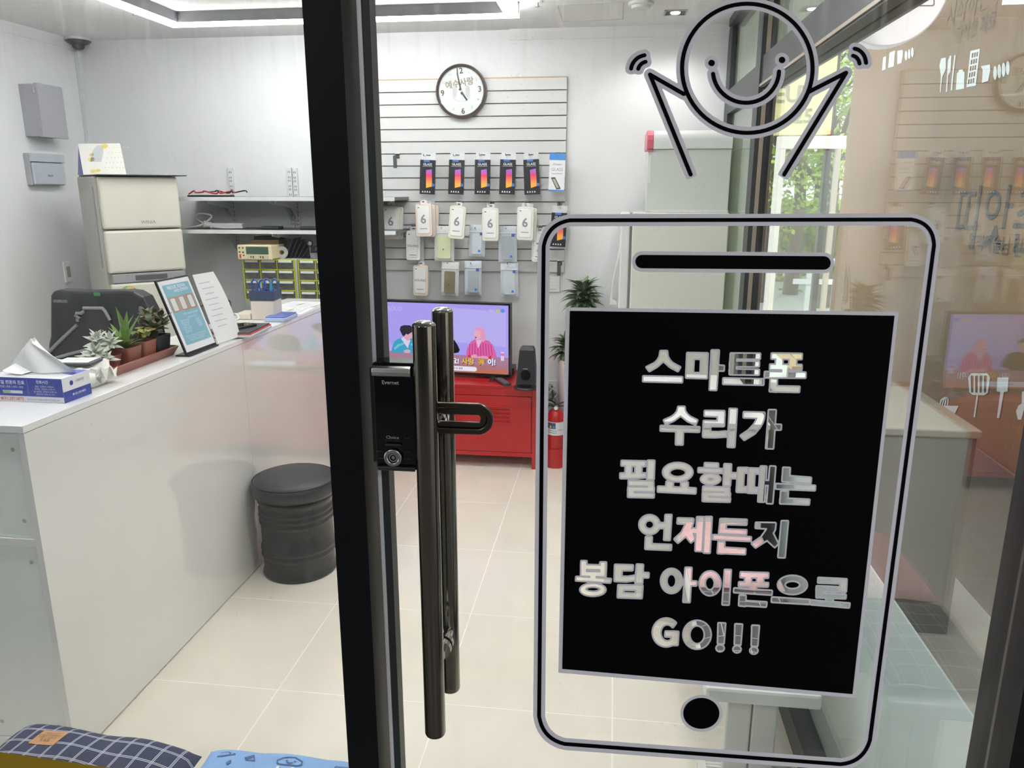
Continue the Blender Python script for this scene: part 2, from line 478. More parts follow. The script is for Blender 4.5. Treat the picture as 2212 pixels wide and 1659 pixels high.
# ---- front: fixed black mullion, left window, glass door
G_front = glass('front_glass', dirt=0.035, base=0.03, dscale=2.0)
G_side = glass('side_glass', tint=(0.965, 0.978, 0.976, 1), gain=0.95, base=0.05)
w1 = struct('window_1', MB().box(-3.42, -0.40, 1.065, 1.20, 2.40, ZC), M_frame)
part('window_pane', MB().box(-3.30, -0.402, 1.096, 1.104, 0.03, 2.42), G_front, w1)
part('window_frame', MB().box(-3.42, -0.416, 1.065, 1.20, 0, 0.05), M_frame, w1)
part('window_frame', MB().box(-3.42, -3.30, 1.065, 1.20, 0.05, 2.40), M_frame, w1)
struct('trim_4', MB().box(-0.4155, -0.3625, 1.060, 1.19, 0, ZC), M_frame)
door = struct('door_1', MB().box(-0.349, -0.3435, 1.083, 1.117, 0.012, 2.36), mat('bright_aluminium', (228, 229, 230), 0.3, metal=0.2))
part('gasket_strip', MB().box(-0.3435, -0.332, 1.086, 1.114, 0.012, 2.36), M_frame2, door)
part('glass_pane', MB().box(-0.334, 0.600, 1.0965, 1.1035, 0.012, 2.36), G_front, door)
part('top_rail', MB().box(-0.332, 0.600, 1.083, 1.117, 2.28, 2.36), M_frame, door)
part('bottom_rail', MB().box(-0.332, 0.600, 1.083, 1.117, 0.012, 0.11), M_frame, door)
struct('trim_5', MB().box(-0.3625, 0.60, 1.06, 1.16, 2.375, ZC), M_frame)
struct('trim_6', MB().box(0.608, 0.72, 1.055, 1.17, 0, ZC), M_frame)

# door pull: two round bars either side of the pane, joined by stand-offs, with a slotted loop plate
hx0 = -0.2590
def bar_mb(x, y, z0, z1, r=0.0166):
    return MB().lathe([(r * 0.55, z0 - 0.001), (r * 0.93, z0), (r, z0 + 0.003), (r, z1)], (x, y, 0), 40)
for bx_, by_, bz_ in ((-0.2585, 1.040, 1.4165), (-0.2575, 1.155, 1.4185)):
    hb_ = part('handle_bar', bar_mb(bx_, by_, 0.752, bz_), M_darkchrome, door, smooth=35)
    r = 0.0166
    part('end_cap', MB().lathe([(r * 0.97, bz_ - 0.0005), (r * 1.01, bz_ + 0.0002), (r * 0.98, bz_ + 0.0016), (r * 0.8, bz_ + 0.0044), (r * 0.5, bz_ + 0.0066), (0.0005, bz_ + 0.0074)], (bx_, by_, 0), 40), M_chrome, hb_, smooth=35)
for z in (0.872, 1.262):
    so = MB().cyl((-0.258, 1.055, z), (-0.258, 1.094, z), 0.011, n=24).cyl((-0.258, 1.106, z), (-0.258, 1.142, z), 0.011, n=24)
    so.cyl((-0.258, 1.086, z), (-0.258, 1.0965, z), 0.017, n=28).cyl((-0.258, 1.1035, z), (-0.258, 1.113, z), 0.017, n=28)
    part('standoff', so, M_chrome, door, smooth=35)
lp0, lp1 = PY(950, 905, 1.075), PY(1066, 905, 1.075)
def stadium(xa, xb, zc, r, n=14):
    pts = [(xa - 0.0, zc - r), (xb - r, zc - r)]
    pts += [(xb - r + r * math.sin(math.radians(t)), zc - r * math.cos(math.radians(t))) for t in np.linspace(6, 174, n)]
    pts += [(xb - r, zc + r), (xa, zc + r)]
    pts += [(xa - r * 0.25 * math.sin(math.radians(t)), zc + r * math.cos(math.radians(t))) for t in np.linspace(12, 168, n)]
    return pts
zc_l = PY(1000, 904, 1.075).z
Fm = frame((0, 1.075, 0), (1, 0, 0), (0, 0, 1))
lo = stadium(lp0.x - 0.006, lp1.x, zc_l, 0.0242); lm = stadium(lp0.x - 0.004, lp1.x - 0.0095, zc_l, 0.0150); li = stadium(lp0.x + 0.0, lp1.x - 0.0195, zc_l, 0.0050)
hb = MB().ringprism(lo, lm, -0.004, 0.003, Fm).ringprism(lm, li, -0.004, -0.0005, Fm)
part('loop_plate', hb, mat('dark_bronze_metal', (96, 88, 80), 0.32, metal=1.0, var=0.06, scale=50), door, bevel=0.0018)

# digital lock on the door leaf
LY = 1.052
def L(x, y): return PY(x, y, LY)
a, b_ = L(802, 788), L(899, 1020)
lx0, lx1, lz1, lz0 = L(803, 790).x, L(893, 790).x, L(803, 783).z, L(815, 1014).z
lx1 = lx0 + (L(893, 790).x - L(803, 790).x) * 1.0
lock = part('digital_lock', MB().prism(rrect(lx0, lx1, lz0, lz1, 0.004), -0.040, -0.002, frame((0, LY, 0), (1, 0, 0), (0, 0, 1))), M_blackgloss, door, bevel=0.0015, label='black digital door lock with satin metal bands')
zb0, zb1 = L(850, 815).z, L(850, 790).z
part('metal_band', MB().prism([(0, zb0), (0.006, zb0 + 0.003), (0.0075, (zb0 + zb1) / 2), (0.006, zb1 - 0.003), (0, zb1)], lx0 + 0.001, lx1 - 0.004, frame((0, LY, 0), (0, -1, 0), (0, 0, 1)) @ Matrix(((1, 0, 0, 0), (0, 1, 0, 0), (0, 0, -1, 0), (0, 0, 0, 1)))), M_steel, lock, bevel=0.001)
zb0, zb1 = L(850, 1017).z, L(850, 1004).z
part('metal_band', MB().prism([(0, zb0), (0.005, zb0 + 0.002), (0.005, zb1 - 0.002), (0, zb1)], lx0 + 0.003, lx1 - 0.002, frame((0, LY, 0), (0, -1, 0), (0, 0, 1)) @ Matrix(((1, 0, 0, 0), (0, 1, 0, 0), (0, 0, -1, 0), (0, 0, 0, 1)))), mat('dark_satin_metal', (95, 96, 94), 0.35, metal=1.0), lock, bevel=0.001)
kc = L(850, 988)
Kf = frame((kc.x, LY, kc.z), (1, 0, 0), (0, 0, 1))
part('key_ring', MB().ringprism(ell(0, 0, 0.0136, 0.0136), ell(0, 0, 0.0078, 0.0078), 0, 0.0045, Kf), M_steel, lock, bevel=0.0012, smooth=35)
part('key_core', MB().ringprism(ell(0, 0, 0.0068, 0.0068), ell(0, 0, 0.0045, 0.0045), 0, 0.002, Kf).cyl((0, 0, 0), (0, 0, 0.0015), 0.0028, M=Kf), M_chrome, lock, smooth=35)
part('cover_grip', MB().prism([(-0.0135, -0.0015), (0.0135, -0.0015), (0.011, 0.0015), (-0.011, 0.0015)], 0, 0.0025, frame((L(850, 960).x, LY, L(850, 960).z), (1, 0, 0), (0, 0, 1))), mat('dark_satin_metal', (95, 96, 94), 0.35, metal=1.0), lock)
M_lockprint = mat('pale_print', (170, 172, 172), 0.5, var=0)
M_dimprint = mat('dim_print', (62, 64, 66), 0.5, var=0)
def lt(px, py, s, size, m, bold=0.0):
    p = L(px, py)
    part('lettering', MB().text(s, frame((p.x, LY - 0.0003, p.z), (1, 0, 0), (0, 0, 1)), size, bold), m, lock)
lt(843, 826.5, 'Evernet', 0.0082, M_lockprint, 0.012)
lt(848, 945, 'Choice', 0.0068, M_lockprint)
lt(849, 951, 'EN-600 TOUCH', 0.0033, M_dimprint)
lt(879, 945.5, 'Reset', 0.0033, M_dimprint)
for px_, py_, s_ in ((820, 975, 'REGIST'), (880, 976.5, 'LOCK'), (822, 990, 'OPEN'), (881, 991.5, 'CLOSE')): lt(px_, py_, s_, 0.0033, M_dimprint)
part('edge_rail', MB().box(lx0 - 0.0055, lx0, LY + 0.006, LY + 0.04, lz0 + 0.01, lz1 - 0.01), M_black, lock)

# ---- right side: posts, transom, sill, panes
struct('trim_7', MB().box(0.572, 0.645, 3.45, 3.56, 0, ZC), M_frame2)
part('cover_strip', MB().box(0.590, 0.606, 3.444, 3.45, 0, ZC), mat('bronze_strip', (150, 138, 125), 0.4), bpy.data.objects['trim_7'])
struct('trim_8', MB().box(0.600, 0.675, 4.56, 4.70, 0, ZC), M_frame2)
zt0, zt1 = 2.003, 2.127
struct('trim_9', MB().box(0.580, 0.670, 1.17, 3.45, zt0, zt1), M_frame2)
part('cover_strip', MB().box(0.574, 0.580, 1.17, 3.45, zt0 + 0.006, zt0 + 0.016), mat('bronze_strip', (150, 138, 125), 0.4), bpy.data.objects['trim_9'])
struct('trim_10', MB().box(0.600, 0.670, 3.56, 4.56, zt0, zt1), M_frame2)
struct('trim_11', MB().box(0.570, 0.680, 1.17, 3.45, 0, 0.085), M_frame2)
struct('trim_12', MB().box(0.602, 0.680, 3.56, 4.56, 0, 0.085), M_frame2)
struct('trim_13', MB().box(0.580, 0.670, 1.17, 4.56, ZC - 0.04, ZC), M_frame2)
M_film = film('pale_teal_film', (236, 250, 249), 0.08)
M_film2 = film('pale_teal_film_upper', (232, 249, 244), 0.85)
def pane(n, y0, y1, z0, z1): return struct('window_%d' % n, MB().box(0.6195, 0.6265, y0, y1, z0, z1), G_side)
pn = pane(2, 1.17, 3.45, 0.085, zt0)
part('frosted_film', MB().box(0.629, 0.633, 1.17, 3.45, 0.085, 0.735), M_film, pn)
pn = pane(3, 3.56, 4.56, 0.085, zt0)
part('frosted_film', MB().box(0.629, 0.633, 3.56, 4.56, 0.085, zt0), M_film2, pn)
pn = pane(4, 1.17, 3.45, zt1, ZC - 0.04)
part('frosted_film', MB().box(0.629, 0.633, 1.17, 3.45, zt1, ZC - 0.04), M_film2, pn)
pn = pane(5, 3.56, 4.56, zt1, ZC - 0.04)
part('frosted_film', MB().box(0.629, 0.633, 3.56, 4.56, zt1, ZC - 0.04), M_film2, pn)

# ---- outside of the front: covered walk with a dim far side
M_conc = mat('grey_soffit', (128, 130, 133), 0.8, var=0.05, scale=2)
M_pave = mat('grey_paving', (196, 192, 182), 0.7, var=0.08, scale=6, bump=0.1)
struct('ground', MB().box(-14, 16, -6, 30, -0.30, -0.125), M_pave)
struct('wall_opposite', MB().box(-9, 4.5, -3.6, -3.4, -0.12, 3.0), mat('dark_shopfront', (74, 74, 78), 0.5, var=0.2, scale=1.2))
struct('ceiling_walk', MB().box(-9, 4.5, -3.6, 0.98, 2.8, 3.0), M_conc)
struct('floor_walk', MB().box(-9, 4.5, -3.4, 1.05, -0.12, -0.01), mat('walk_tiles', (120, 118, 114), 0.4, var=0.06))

# ================================================================ vinyl lettering on the door
M_vblack = mat('black_vinyl', (4, 4, 6), 0.6, var=0.03, spec=0.06)
M_vwhite = mat('silver_white_vinyl', (226, 224, 232), 0.5, var=0.02)
def vinyl_part(name, loops, y, m, parent):
    v, f = fill(loops)
    mb = MB(parent.location)
    mb.add([tuple(PY(px, py, y)) for px, py in v], f)
    return part(name, mb, m, parent)
# letters: every stroke as a polygon read off the sign (two reading scales A and B)
def A(*p): return [(1340 + x * 0.23508, 720 + y * 0.23508) for x, y in p]
def B(*p): return [(1220 + x * 0.28933, 1090 + y * 0.28933) for x, y in p]
def EA(cx, cy, rx, ry, n=44): return A(*ell(cx, cy, rx, ry, n))
def EB(cx, cy, rx, ry, n=44): return B(*ell(cx, cy, rx, ry, n))
LET = []   # (solid polygon, [hole polygons])
def S(p, *holes): LET.append((p, holes))
# line 1
S(A((372,166),(428,166),(432,215),(452,250),(480,278),(546,312),(528,344),(455,305),(397,250),(335,305),(268,344),(244,312),(315,278),(345,250),(364,215)))
S(A((214,398),(566,405),(564,447),(212,438)))
S(A((618,184),(800,187),(792,410),(608,405)), A((672,230),(746,232),(740,370),(664,368)))
S(A((842,160),(903,160),(880,518),(824,516))); S(A((880,298),(950,302),(948,340),(880,338)))
S(A((1018,188),(1066,188),(1058,376),(1008,374))); S(A((1018,188),(1282,190),(1280,232),(1018,230))); S(A((1012,260),(1272,264),(1270,302),(1010,300))); S(A((1008,334),(1272,338),(1270,378),(1008,374)))
S(A((950,417),(1314,425),(1312,470),(948,462)))
S(A((1394,188),(1666,192),(1664,234),(1392,230))); S(A((1380,290),(1664,294),(1662,332),(1378,328))); S(A((1434,225),(1490,225),(1486,295),(1430,295))); S(A((1558,228),(1616,228),(1612,298),(1554,298)))
S(A((1490,325),(1548,325),(1546,366),(1486,366))); S(A((1332,358),(1700,364),(1698,406),(1330,402)))
S(A((1384,424),(1436,426),(1432,534),(1378,526))); S(A((1380,490),(1644,494),(1640,536),(1376,530)))
# line 2
S(A((535,678),(588,678),(592,715),(612,745),(640,770),(704,800),(690,834),(620,805),(555,752),(490,800),(420,832),(404,800),(470,772),(502,748),(526,718)))
S(A((375,854),(724,866),(722,902),(373,892))); S(A((518,885),(574,888),(570,1020),(514,1018)))
S(A((780,716),(954,718),(954,762),(778,756))); S(A((900,718),(954,718),(950,848),(896,846))); S(A((772,808),(950,812),(948,850),(770,848))); S(A((770,808),(826,810),(820,950),(764,946))); S(A((764,908),(900,912),(968,905),(972,946),(870,952),(766,950)))
S(A((1008,697),(1068,699),(1046,1042),(990,1040)))
S(A((1138,728),(1320,732),(1318,776),(1136,770))); S(A((1268,732),(1322,736),(1318,780),(1304,820),(1282,860),(1234,918),(1140,976),(1108,942),(1178,896),(1230,840),(1254,800),(1262,775)))
S(A((1368,708),(1426,709),(1402,1055),(1342,1053))); S(A((1410,842),(1474,844),(1472,882),(1408,882)))
# line 3
S(A((15,1175),(228,1180),(224,1218),(13,1212))); S(A((3,1290),(140,1294),(226,1290),(230,1320),(140,1328),(3,1328))); S(A((52,1205),(102,1207),(98,1295),(50,1295))); S(A((142,1210),(192,1212),(190,1300),(140,1298)))
S(A((256,1173),(310,1174),(304,1338),(250,1336)))
S(A((80,1358),(300,1364),(300,1400),(80,1394))); S(A((76,1416),(306,1422),(304,1452),(74,1446))); S(A((76,1470),(306,1476),(304,1505),(74,1500))); S(A((76,1416),(124,1418),(122,1500),(74,1500))); S(A((256,1362),(300,1364),(302,1440),(254,1440)))
S(EA(528,1276,133,82), EA(528,1280,80,45))
S(A((428,1366),(482,1370),(478,1420),(424,1418))); S(A((564,1372),(618,1374),(616,1424),(562,1422))); S(A((350,1412),(690,1428),(688,1468),(348,1452)))
S(A((780,1196),(896,1200),(894,1230),(778,1228))); S(A((722,1242),(935,1250),(933,1280),(720,1272))); S(EA(830,1340,86,45), EA(830,1340,32,17))
S(A((960,1205),(1016,1207),(1006,1396),(952,1394))); S(A((1005,1287),(1068,1290),(1066,1328),(1003,1326)))
S(A((765,1412),(1000,1422),(1000,1452),(763,1446))); S(A((762,1464),(1006,1472),(1004,1498),(760,1490))); S(A((762,1510),(1006,1520),(1004,1545),(760,1538))); S(A((956,1420),(1000,1422),(1000,1490),(954,1488))); S(A((762,1464),(812,1466),(808,1540),(760,1538)))
S(A((1086,1240),(1134,1240),(1122,1455),(1072,1452))); S(A((1086,1240),(1166,1240),(1164,1278),(1084,1278))); S(A((1076,1414),(1158,1418),(1156,1456),(1074,1454)))
S(A((1184,1244),(1232,1246),(1222,1462),(1174,1460))); S(A((1184,1244),(1275,1248),(1273,1286),(1182,1284))); S(A((1176,1420),(1262,1424),(1258,1464),(1174,1462)))
S(A((1294,1226),(1340,1228),(1318,1545),(1270,1543))); S(A((1325,1357),(1384,1359),(1382,1393),(1323,1391))); S(A((1380,1226),(1422,1228),(1395,1560),(1350,1558)))
S(A((1500,1238),(1556,1240),(1548,1350),(1494,1345))); S(A((1494,1312),(1750,1330),(1746,1372),(1492,1356))); S(A((1436,1388),(1788,1404),(1784,1440),(1434,1424))); S(A((1480,1455),(1538,1457),(1530,1560),(1474,1555))); S(A((1474,1520),(1734,1532),(1730,1570),(1472,1560)))
# line 4
S(EB(633,150,74,69), EB(633,150,38,36)); S(B((700,140),(760,142),(758,174),(700,172))); S(B((755,80),(794,80),(782,262),(744,260))); S(B((608,244),(648,245),(642,330),(604,328))); S(B((606,296),(792,304),(790,336),(604,328)))
S(B((846,105),(956,108),(954,142),(844,138))); S(B((912,108),(958,110),(955,140),(940,180),(915,222),(845,282),(822,258),(876,208),(904,150))); S(B((912,205),(940,182),(968,258),(942,280),(905,232))); S(B((945,180),(1000,182),(998,212),(945,210))); S(B((990,96),(1034,96),(1020,345),(978,343))); S(B((1052,95),(1095,95),(1080,358),(1040,356)))
S(B((1165,110),(1206,110),(1196,212),(1155,210))); S(B((1165,110),(1356,116),(1354,148),(1163,142))); S(B((1158,186),(1354,194),(1352,220),(1156,212))); S(B((1112,230),(1388,246),(1386,270),(1110,256))); S(B((1150,282),(1190,284),(1184,362),(1144,360))); S(B((1148,322),(1346,334),(1344,368),(1146,358)))
S(B((1430,138),(1570,140),(1568,178),(1428,172))); S(B((1520,140),(1572,142),(1566,190),(1530,250),(1425,318),(1400,292),(1470,244),(1508,190))); S(B((1520,232),(1550,212),(1590,290),(1568,315),(1510,262))); S(B((1622,126),(1664,126),(1640,392),(1597,390)))
# line 5
S(B((126,424),(160,424),(158,530),(124,528))); S(B((268,434),(306,434),(302,536),(264,534))); S(B((124,452),(306,458),(304,482),(124,478))); S(B((124,504),(302,508),(300,534),(124,528))); S(B((192,522),(232,524),(230,558),(190,558))); S(B((88,542),(342,558),(338,580),(86,564))); S(EB(210,636,92,43), EB(210,632,57,22))
S(B((378,452),(426,454),(418,570),(374,566))); S(B((378,452),(506,456),(504,488),(376,486))); S(B((376,540),(470,542),(520,534),(524,562),(460,572),(374,568))); S(B((540,450),(582,452),(576,584),(530,582))); S(B((570,512),(624,514),(622,542),(568,540))); S(B((402,604),(578,608),(572,696),(398,690)), B((434,632),(536,636),(534,668),(432,664)))
S(EB(797,570,76,88), EB(797,570,40,56)); S(B((904,474),(944,475),(930,726),(888,724))); S(B((930,575),(982,577),(980,602),(928,600)))
S(EB(1085,588,76,87), EB(1083,588,40,54)); S(B((1198,490),(1238,491),(1222,745),(1180,743)))
S(B((1316,508),(1518,514),(1516,544),(1314,540))); S(B((1304,582),(1516,588),(1514,610),(1302,604))); S(B((1350,538),(1390,538),(1388,585),(1348,585))); S(B((1440,542),(1480,542),(1478,590),(1438,588))); S(B((1385,602),(1425,604),(1424,638),(1384,636))); S(B((1268,628),(1544,646),(1542,670),(1266,652))); S(B((1308,682),(1348,684),(1344,755),(1304,750))); S(B((1306,720),(1504,732),(1500,760),(1304,748)))
S(EB(1700,600,106,66), EB(1700,600,61,34)); S(B((1550,696),(1826,714),(1822,740),(1548,724)))
S(B((1896,550),(2102,560),(2100,588),(1894,580))); S(B((1884,612),(2098,622),(2096,648),(1882,640))); S(B((1884,666),(2096,676),(2094,698),(1882,690))); S(B((2062,560),(2102,562),(2098,645),(2060,642))); S(B((1884,612),(1926,614),(1922,690),(1882,688))); S(B((1956,690),(2000,692),(1998,724),(1954,722))); S(B((1842,718),(2124,740),(2120,766),(1840,742)))
# line 6
_g = [(757 + 98 * math.cos(math.radians(t)), 955 + 102 * math.sin(math.radians(t))) for t in range(40, 322, 6)]
_gi = [(766 + 54 * math.cos(math.radians(t)), 957 + 66 * math.sin(math.radians(t))) for t in range(318, 46, -6)]
S(B(*(_g + _gi))); S(B((755,950),(846,953),(843,985),(752,982))); S(B((802,950),(846,953),(840,1046),(798,1046)))
S(EB(988,972,100,102), EB(988,972,60,73))
for dx, dy in ((0, 0), (126, 8), (252, 18)): S(B((1150+dx,888+dy),(1196+dx,890+dy),(1184+dx,1036+dy),(1146+dx,1034+dy))); S(EB(1160+dx,1072+dy,25,21))
GX0, GX1, GY0, GY1, ST = 1218.0, 1862.0, 735.0, 1432.0, 1.0
gx, gy = np.meshgrid(np.arange(GX0, GX1, ST), np.arange(GY0, GY1, ST))
FLD = np.full(gx.shape, 50.0)
for pol, holes in LET:
    xs = [p[0] for p in pol]; ys = [p[1] for p in pol]
    c0, c1 = int(max(0, (min(xs) - 14 - GX0) // ST)), int((max(xs) + 14 - GX0) // ST); r0, r1 = int(max(0, (min(ys) - 14 - GY0) // ST)), int((max(ys) + 14 - GY0) // ST)
    sx, sy = gx[r0:r1, c0:c1], gy[r0:r1, c0:c1]
    d = sd_poly(pol, sx, sy)
    for h in holes: d = np.maximum(d, -sd_poly(h, sx, sy))
    FLD[r0:r1, c0:c1] = np.minimum(FLD[r0:r1, c0:c1], d)
L_open = contours(FLD, GX0, GY0, ST, 0.0); L_rim = contours(FLD, GX0, GY0, ST, 3.6)
YV = 1.0962
sgn = thing('vinyl_sign', 'large black vinyl panel with six lines of cut out lettering on glass door', 'sign', (PY(1530, 1480, YV)))
outer = [(1222, 664), (1941, 674), (1849, 1508), (1206, 1453)]
inner = [(1231, 671.5), (1932.5, 682), (1841.5, 1499.5), (1214.5, 1445)]
# the inner rectangle is the black film, the outer the pale backing film
vinyl_part('backing_film', [outer] + L_open, YV, M_vwhite, sgn)
vinyl_part('black_film', [inner] + L_rim, YV - 0.0004, M_vblack, sgn)

# phone outline around the panel
def rounded(c, r, n=9):
    P = [Vector(p) for p in c]; out = []
    for i in range(4):
        p, q, s = P[i - 1], P[i], P[(i + 1) % 4]
        a = q + (p - q).normalized() * r; b = q + (s - q).normalized() * r
        for k in range(n + 1):
            t = k / n; out.append(tuple(a * (1 - t) ** 2 + q * 2 * t * (1 - t) * 0.72 + q * 0 + b * t * t + (a + b) * (t * (1 - t) * 0.28)))
    return out
pcen = [(1175, 476), (2025, 474), (1872, 1655), (1164, 1603)]
P0 = rounded(pcen, 56)
def loop_off(P, d):
    n = len(P); out = []
    for i in range(n):
        a = Vector(P[i - 1]); b = Vector(P[(i + 1) % n]); t = (b - a).normalized(); out.append((P[i][0] + t.y * d, P[i][1] - t.x * d))
    return out
ph = thing('phone_outline_decal', 'tall rounded phone outline decal in black and silver framing the sign panel', 'decal', (PY(1530, 1650, YV)))
vinyl_part('backing_film', [loop_off(P0, 13.0), loop_off(P0, -13.0)], YV, M_vwhite, ph)
vinyl_part('black_film', [loop_off(P0, 4.2), loop_off(P0, -4.2)], YV - 0.0004, M_vblack, ph)
def capsule(p, q, r, n=12):
    p = Vector(p); q = Vector(q); d = (q - p).normalized(); a0 = math.atan2(d.y, d.x)
    return [(q.x + r * math.cos(a0 + t), q.y + r * math.sin(a0 + t)) for t in np.linspace(-math.pi / 2, math.pi / 2, n)] + [(p.x + r * math.cos(a0 + t), p.y + r * math.sin(a0 + t)) for t in np.linspace(math.pi / 2, 1.5 * math.pi, n)]
vinyl_part('speaker_slot', [capsule((1387, 565), (1780, 568), 22.5)], YV, M_vwhite, ph)
vinyl_part('speaker_slot', [capsule((1387, 565), (1780, 568), 14.5)], YV - 0.0004, M_vblack, ph)
vinyl_part('home_button', [ell(1515.5, 1541, 46, 40)], YV, M_vwhite, ph)
vinyl_part('home_button', [ell(1515, 1541, 39, 33.5)], YV - 0.0004, M_vblack, ph)

# smiling figure with raised arms
fx, fy = np.meshgrid(np.arange(1340.0, 1900.0, 1.0), np.arange(-16.0, 402.0, 1.0))
def pl(pts):
    d = np.full(fx.shape, 1e6)
    for a, b in zip(pts[:-1], pts[1:]): d = np.minimum(d, sd_seg(a, b, fx, fy))
    return d
arc = lambda cx, cy, rx, ry, a0, a1, n=24: [(cx + rx * math.cos(math.radians(t)), cy + ry * math.sin(math.radians(t))) for t in np.linspace(a0, a1, n)]
ringd = np.abs(np.hypot((fx - 1614.5) / 141.0, (fy - 147.5) / 139.5) - 1) * 140.0
armL = pl([(1477, 203), (1404, 161), (1492, 377)]); armR = pl([(1746, 199), (1828, 157), (1694, 377)])
for dd, sel in ((armL, (1492, 377, 88, 216)), (armR, (1694, 377, -134, 220))):
    ex, ey, ux, uy = sel; n_ = math.hypot(ux, uy); cut = ((fx - ex) * ux + (fy - ey) * uy) / n_
    dd[...] = np.where(cut > 8, np.maximum(dd, 30), dd)
mouth = pl(arc(1611.5, 152, 71.5, 70, 174, 2, 40))
eyes = np.minimum(np.hypot(fx - 1537.3, fy - 136) , np.hypot(fx - 1689.5, fy - 129.5))
waves = np.minimum(np.minimum(pl(arc(1397, 153, 34, 34, 188, 262)), pl(arc(1399, 154, 21, 21, 195, 258))), np.minimum(pl(arc(1844, 138, 27, 33, 275, 356)), pl(arc(1840, 140, 17, 20, 280, 352))))
body = np.minimum(np.minimum(ringd, armL), np.minimum(armR, mouth))
white = np.minimum(np.minimum(body - 13.0, eyes - 15.5), waves - 13.0)
blackd = np.minimum(np.minimum(body - 4.4, eyes - 7.0), waves - 4.3)
fig = thing('smiling_figure_decal', 'round smiling line figure with raised arms in black and silver vinyl at door top', 'decal', (PY(1614, 380, YV)))
vinyl_part('backing_film', contours(white, 1340, -16, 1, 0.0), YV, M_vwhite, fig)
vinyl_part('black_film', contours(blackd, 1340, -16, 1, 0.0), YV - 0.0004, M_vblack, fig)
# mustard band on the left pane
yb = thing('yellow_vinyl_band', 'mustard yellow vinyl band stuck low on the left front window', 'decal', PY(100, 1650, 1.09))
mb = MB(yb.location)
c4 = [PY(-260, 1588, 1.0945), PY(742, 1730, 1.0945), PY(742, 1960, 1.0945), PY(-260, 1860, 1.0945)]
mb.quad(*[tuple(c) for c in c4]); part('band_film', mb, mat('mustard_vinyl', (158, 128, 8), 0.5, var=0.03), yb)
# ================================================================ ceiling fittings
M_led = emis('led_diffuser', (255, 255, 255), LED_STRENGTH)
M_led2 = emis('led_side_diffuser', (255, 255, 255), LED_STRENGTH * 0.72)
led = thing('led_frame_light', 'bright white rectangular LED tube frame hanging flat under the ceiling', 'light', (-1.39, 3.0, ZC))
fx0, fx1, fy0, fy1 = -2.31, -0.49, 1.42, 4.085
zb_, zt_ = ZC - 0.062, ZC - 0.026
fw = 0.062
for (xa, xb, ya, yb_, ix0, ix1, iy0, iy1) in ((fx0, fx1, fy1 - fw, fy1, 0, 0, -0.004, -0.012), (fx0, fx1, fy0, fy0 + fw, 0, 0, 0.012, 0.004), (fx0, fx0 + fw, fy0 + fw, fy1 - fw, 0.012, 0.004, 0, 0), (fx1 - fw, fx1, fy0 + fw, fy1 - fw, -0.004, -0.012, 0, 0)):
    part('diffuser', MB(led.location).box(xa, xb, ya, yb_, ZC - 0.064, ZC - 0.052), M_led, led)
    part('outer_diffuser', MB(led.location).box(xa if ix1 <= 0 and ix0 == 0 else (xa if ix0 > 0 else xb - 0.012), xb if ix0 == 0 else (xa + 0.012 if ix0 > 0 else xb), ya if iy0 == 0 else (yb_ - 0.012 if iy0 < 0 else ya), yb_ if iy0 == 0 else (yb_ if iy0 < 0 else ya + 0.012), ZC - 0.052, ZC - 0.02), M_led2, led)
    part('housing', MB(led.location).box(xa + ix0 + (0.004 if ix0 < 0 else 0), xb + ix1 + (0.0 if ix1 <= 0 else -0.004), ya + iy0 + (0.004 if iy0 < 0 else 0), yb_ + iy1 + (0.0 if iy1 <= 0 else -0.004), ZC - 0.0519, ZC), mat('led_housing_grey', (120, 120, 124), 0.4), led)
cc = PZ(172, 86, ZC)
cct = thing('dome_camera', 'dark ceiling dome security camera with white collar in far left corner', 'camera', (cc.x + 0.03, cc.y - 0.06, ZC))
part('collar', MB().lathe([(0.066, 0), (0.066, -0.014), (0.060, -0.018)], n=32), M_white, cct, smooth=35)
part('shade_ring', MB().lathe([(0.072, -0.018), (0.070, -0.024), (0.038, -0.040)], n=32), mat('dark_grey_plastic', (62, 62, 66), 0.4), cct, smooth=35)
part('dome', MB().lathe([(0.036, -0.038), (0.033, -0.054), (0.022, -0.066), (0.001, -0.070)], n=28, cap1=False), mat('dark_dome', (34, 34, 38), 0.12), cct, smooth=60)
for i, (px_, py_, lab) in enumerate(((290, 22, 'small white sprinkler head on ceiling left of the LED frame'), (1161, 3, 'small white sprinkler head on ceiling near the LED frame right corner'))):
    p = PZ(px_, py_, ZC)
    sp = thing('sprinkler_head', lab, 'sprinkler', (p.x, p.y, ZC), group='ceiling sprinkler heads')
    part('escutcheon', MB().lathe([(0.030, 0), (0.028, -0.005), (0.012, -0.007)], n=24), M_white, sp, smooth=35)
    part('nozzle', MB().cyl((0, 0, -0.006), (0, 0, -0.022), 0.006).cyl((0, 0, -0.022), (0, 0, -0.024), 0.013), M_steel, sp, smooth=35)
p = PZ(1385, 5, ZC)
sd_ = thing('smoke_detector', 'round white flat smoke detector on ceiling above the slatwall side', 'detector', (p.x, p.y, ZC))
part('base', MB().lathe([(0.062, 0), (0.062, -0.012), (0.056, -0.016)], n=36), M_white, sd_, smooth=35)
part('cap', MB().lathe([(0.048, -0.016), (0.044, -0.028), (0.02, -0.032)], n=36), M_white, sd_, smooth=35)
p = PZ(1459, 26, ZC)
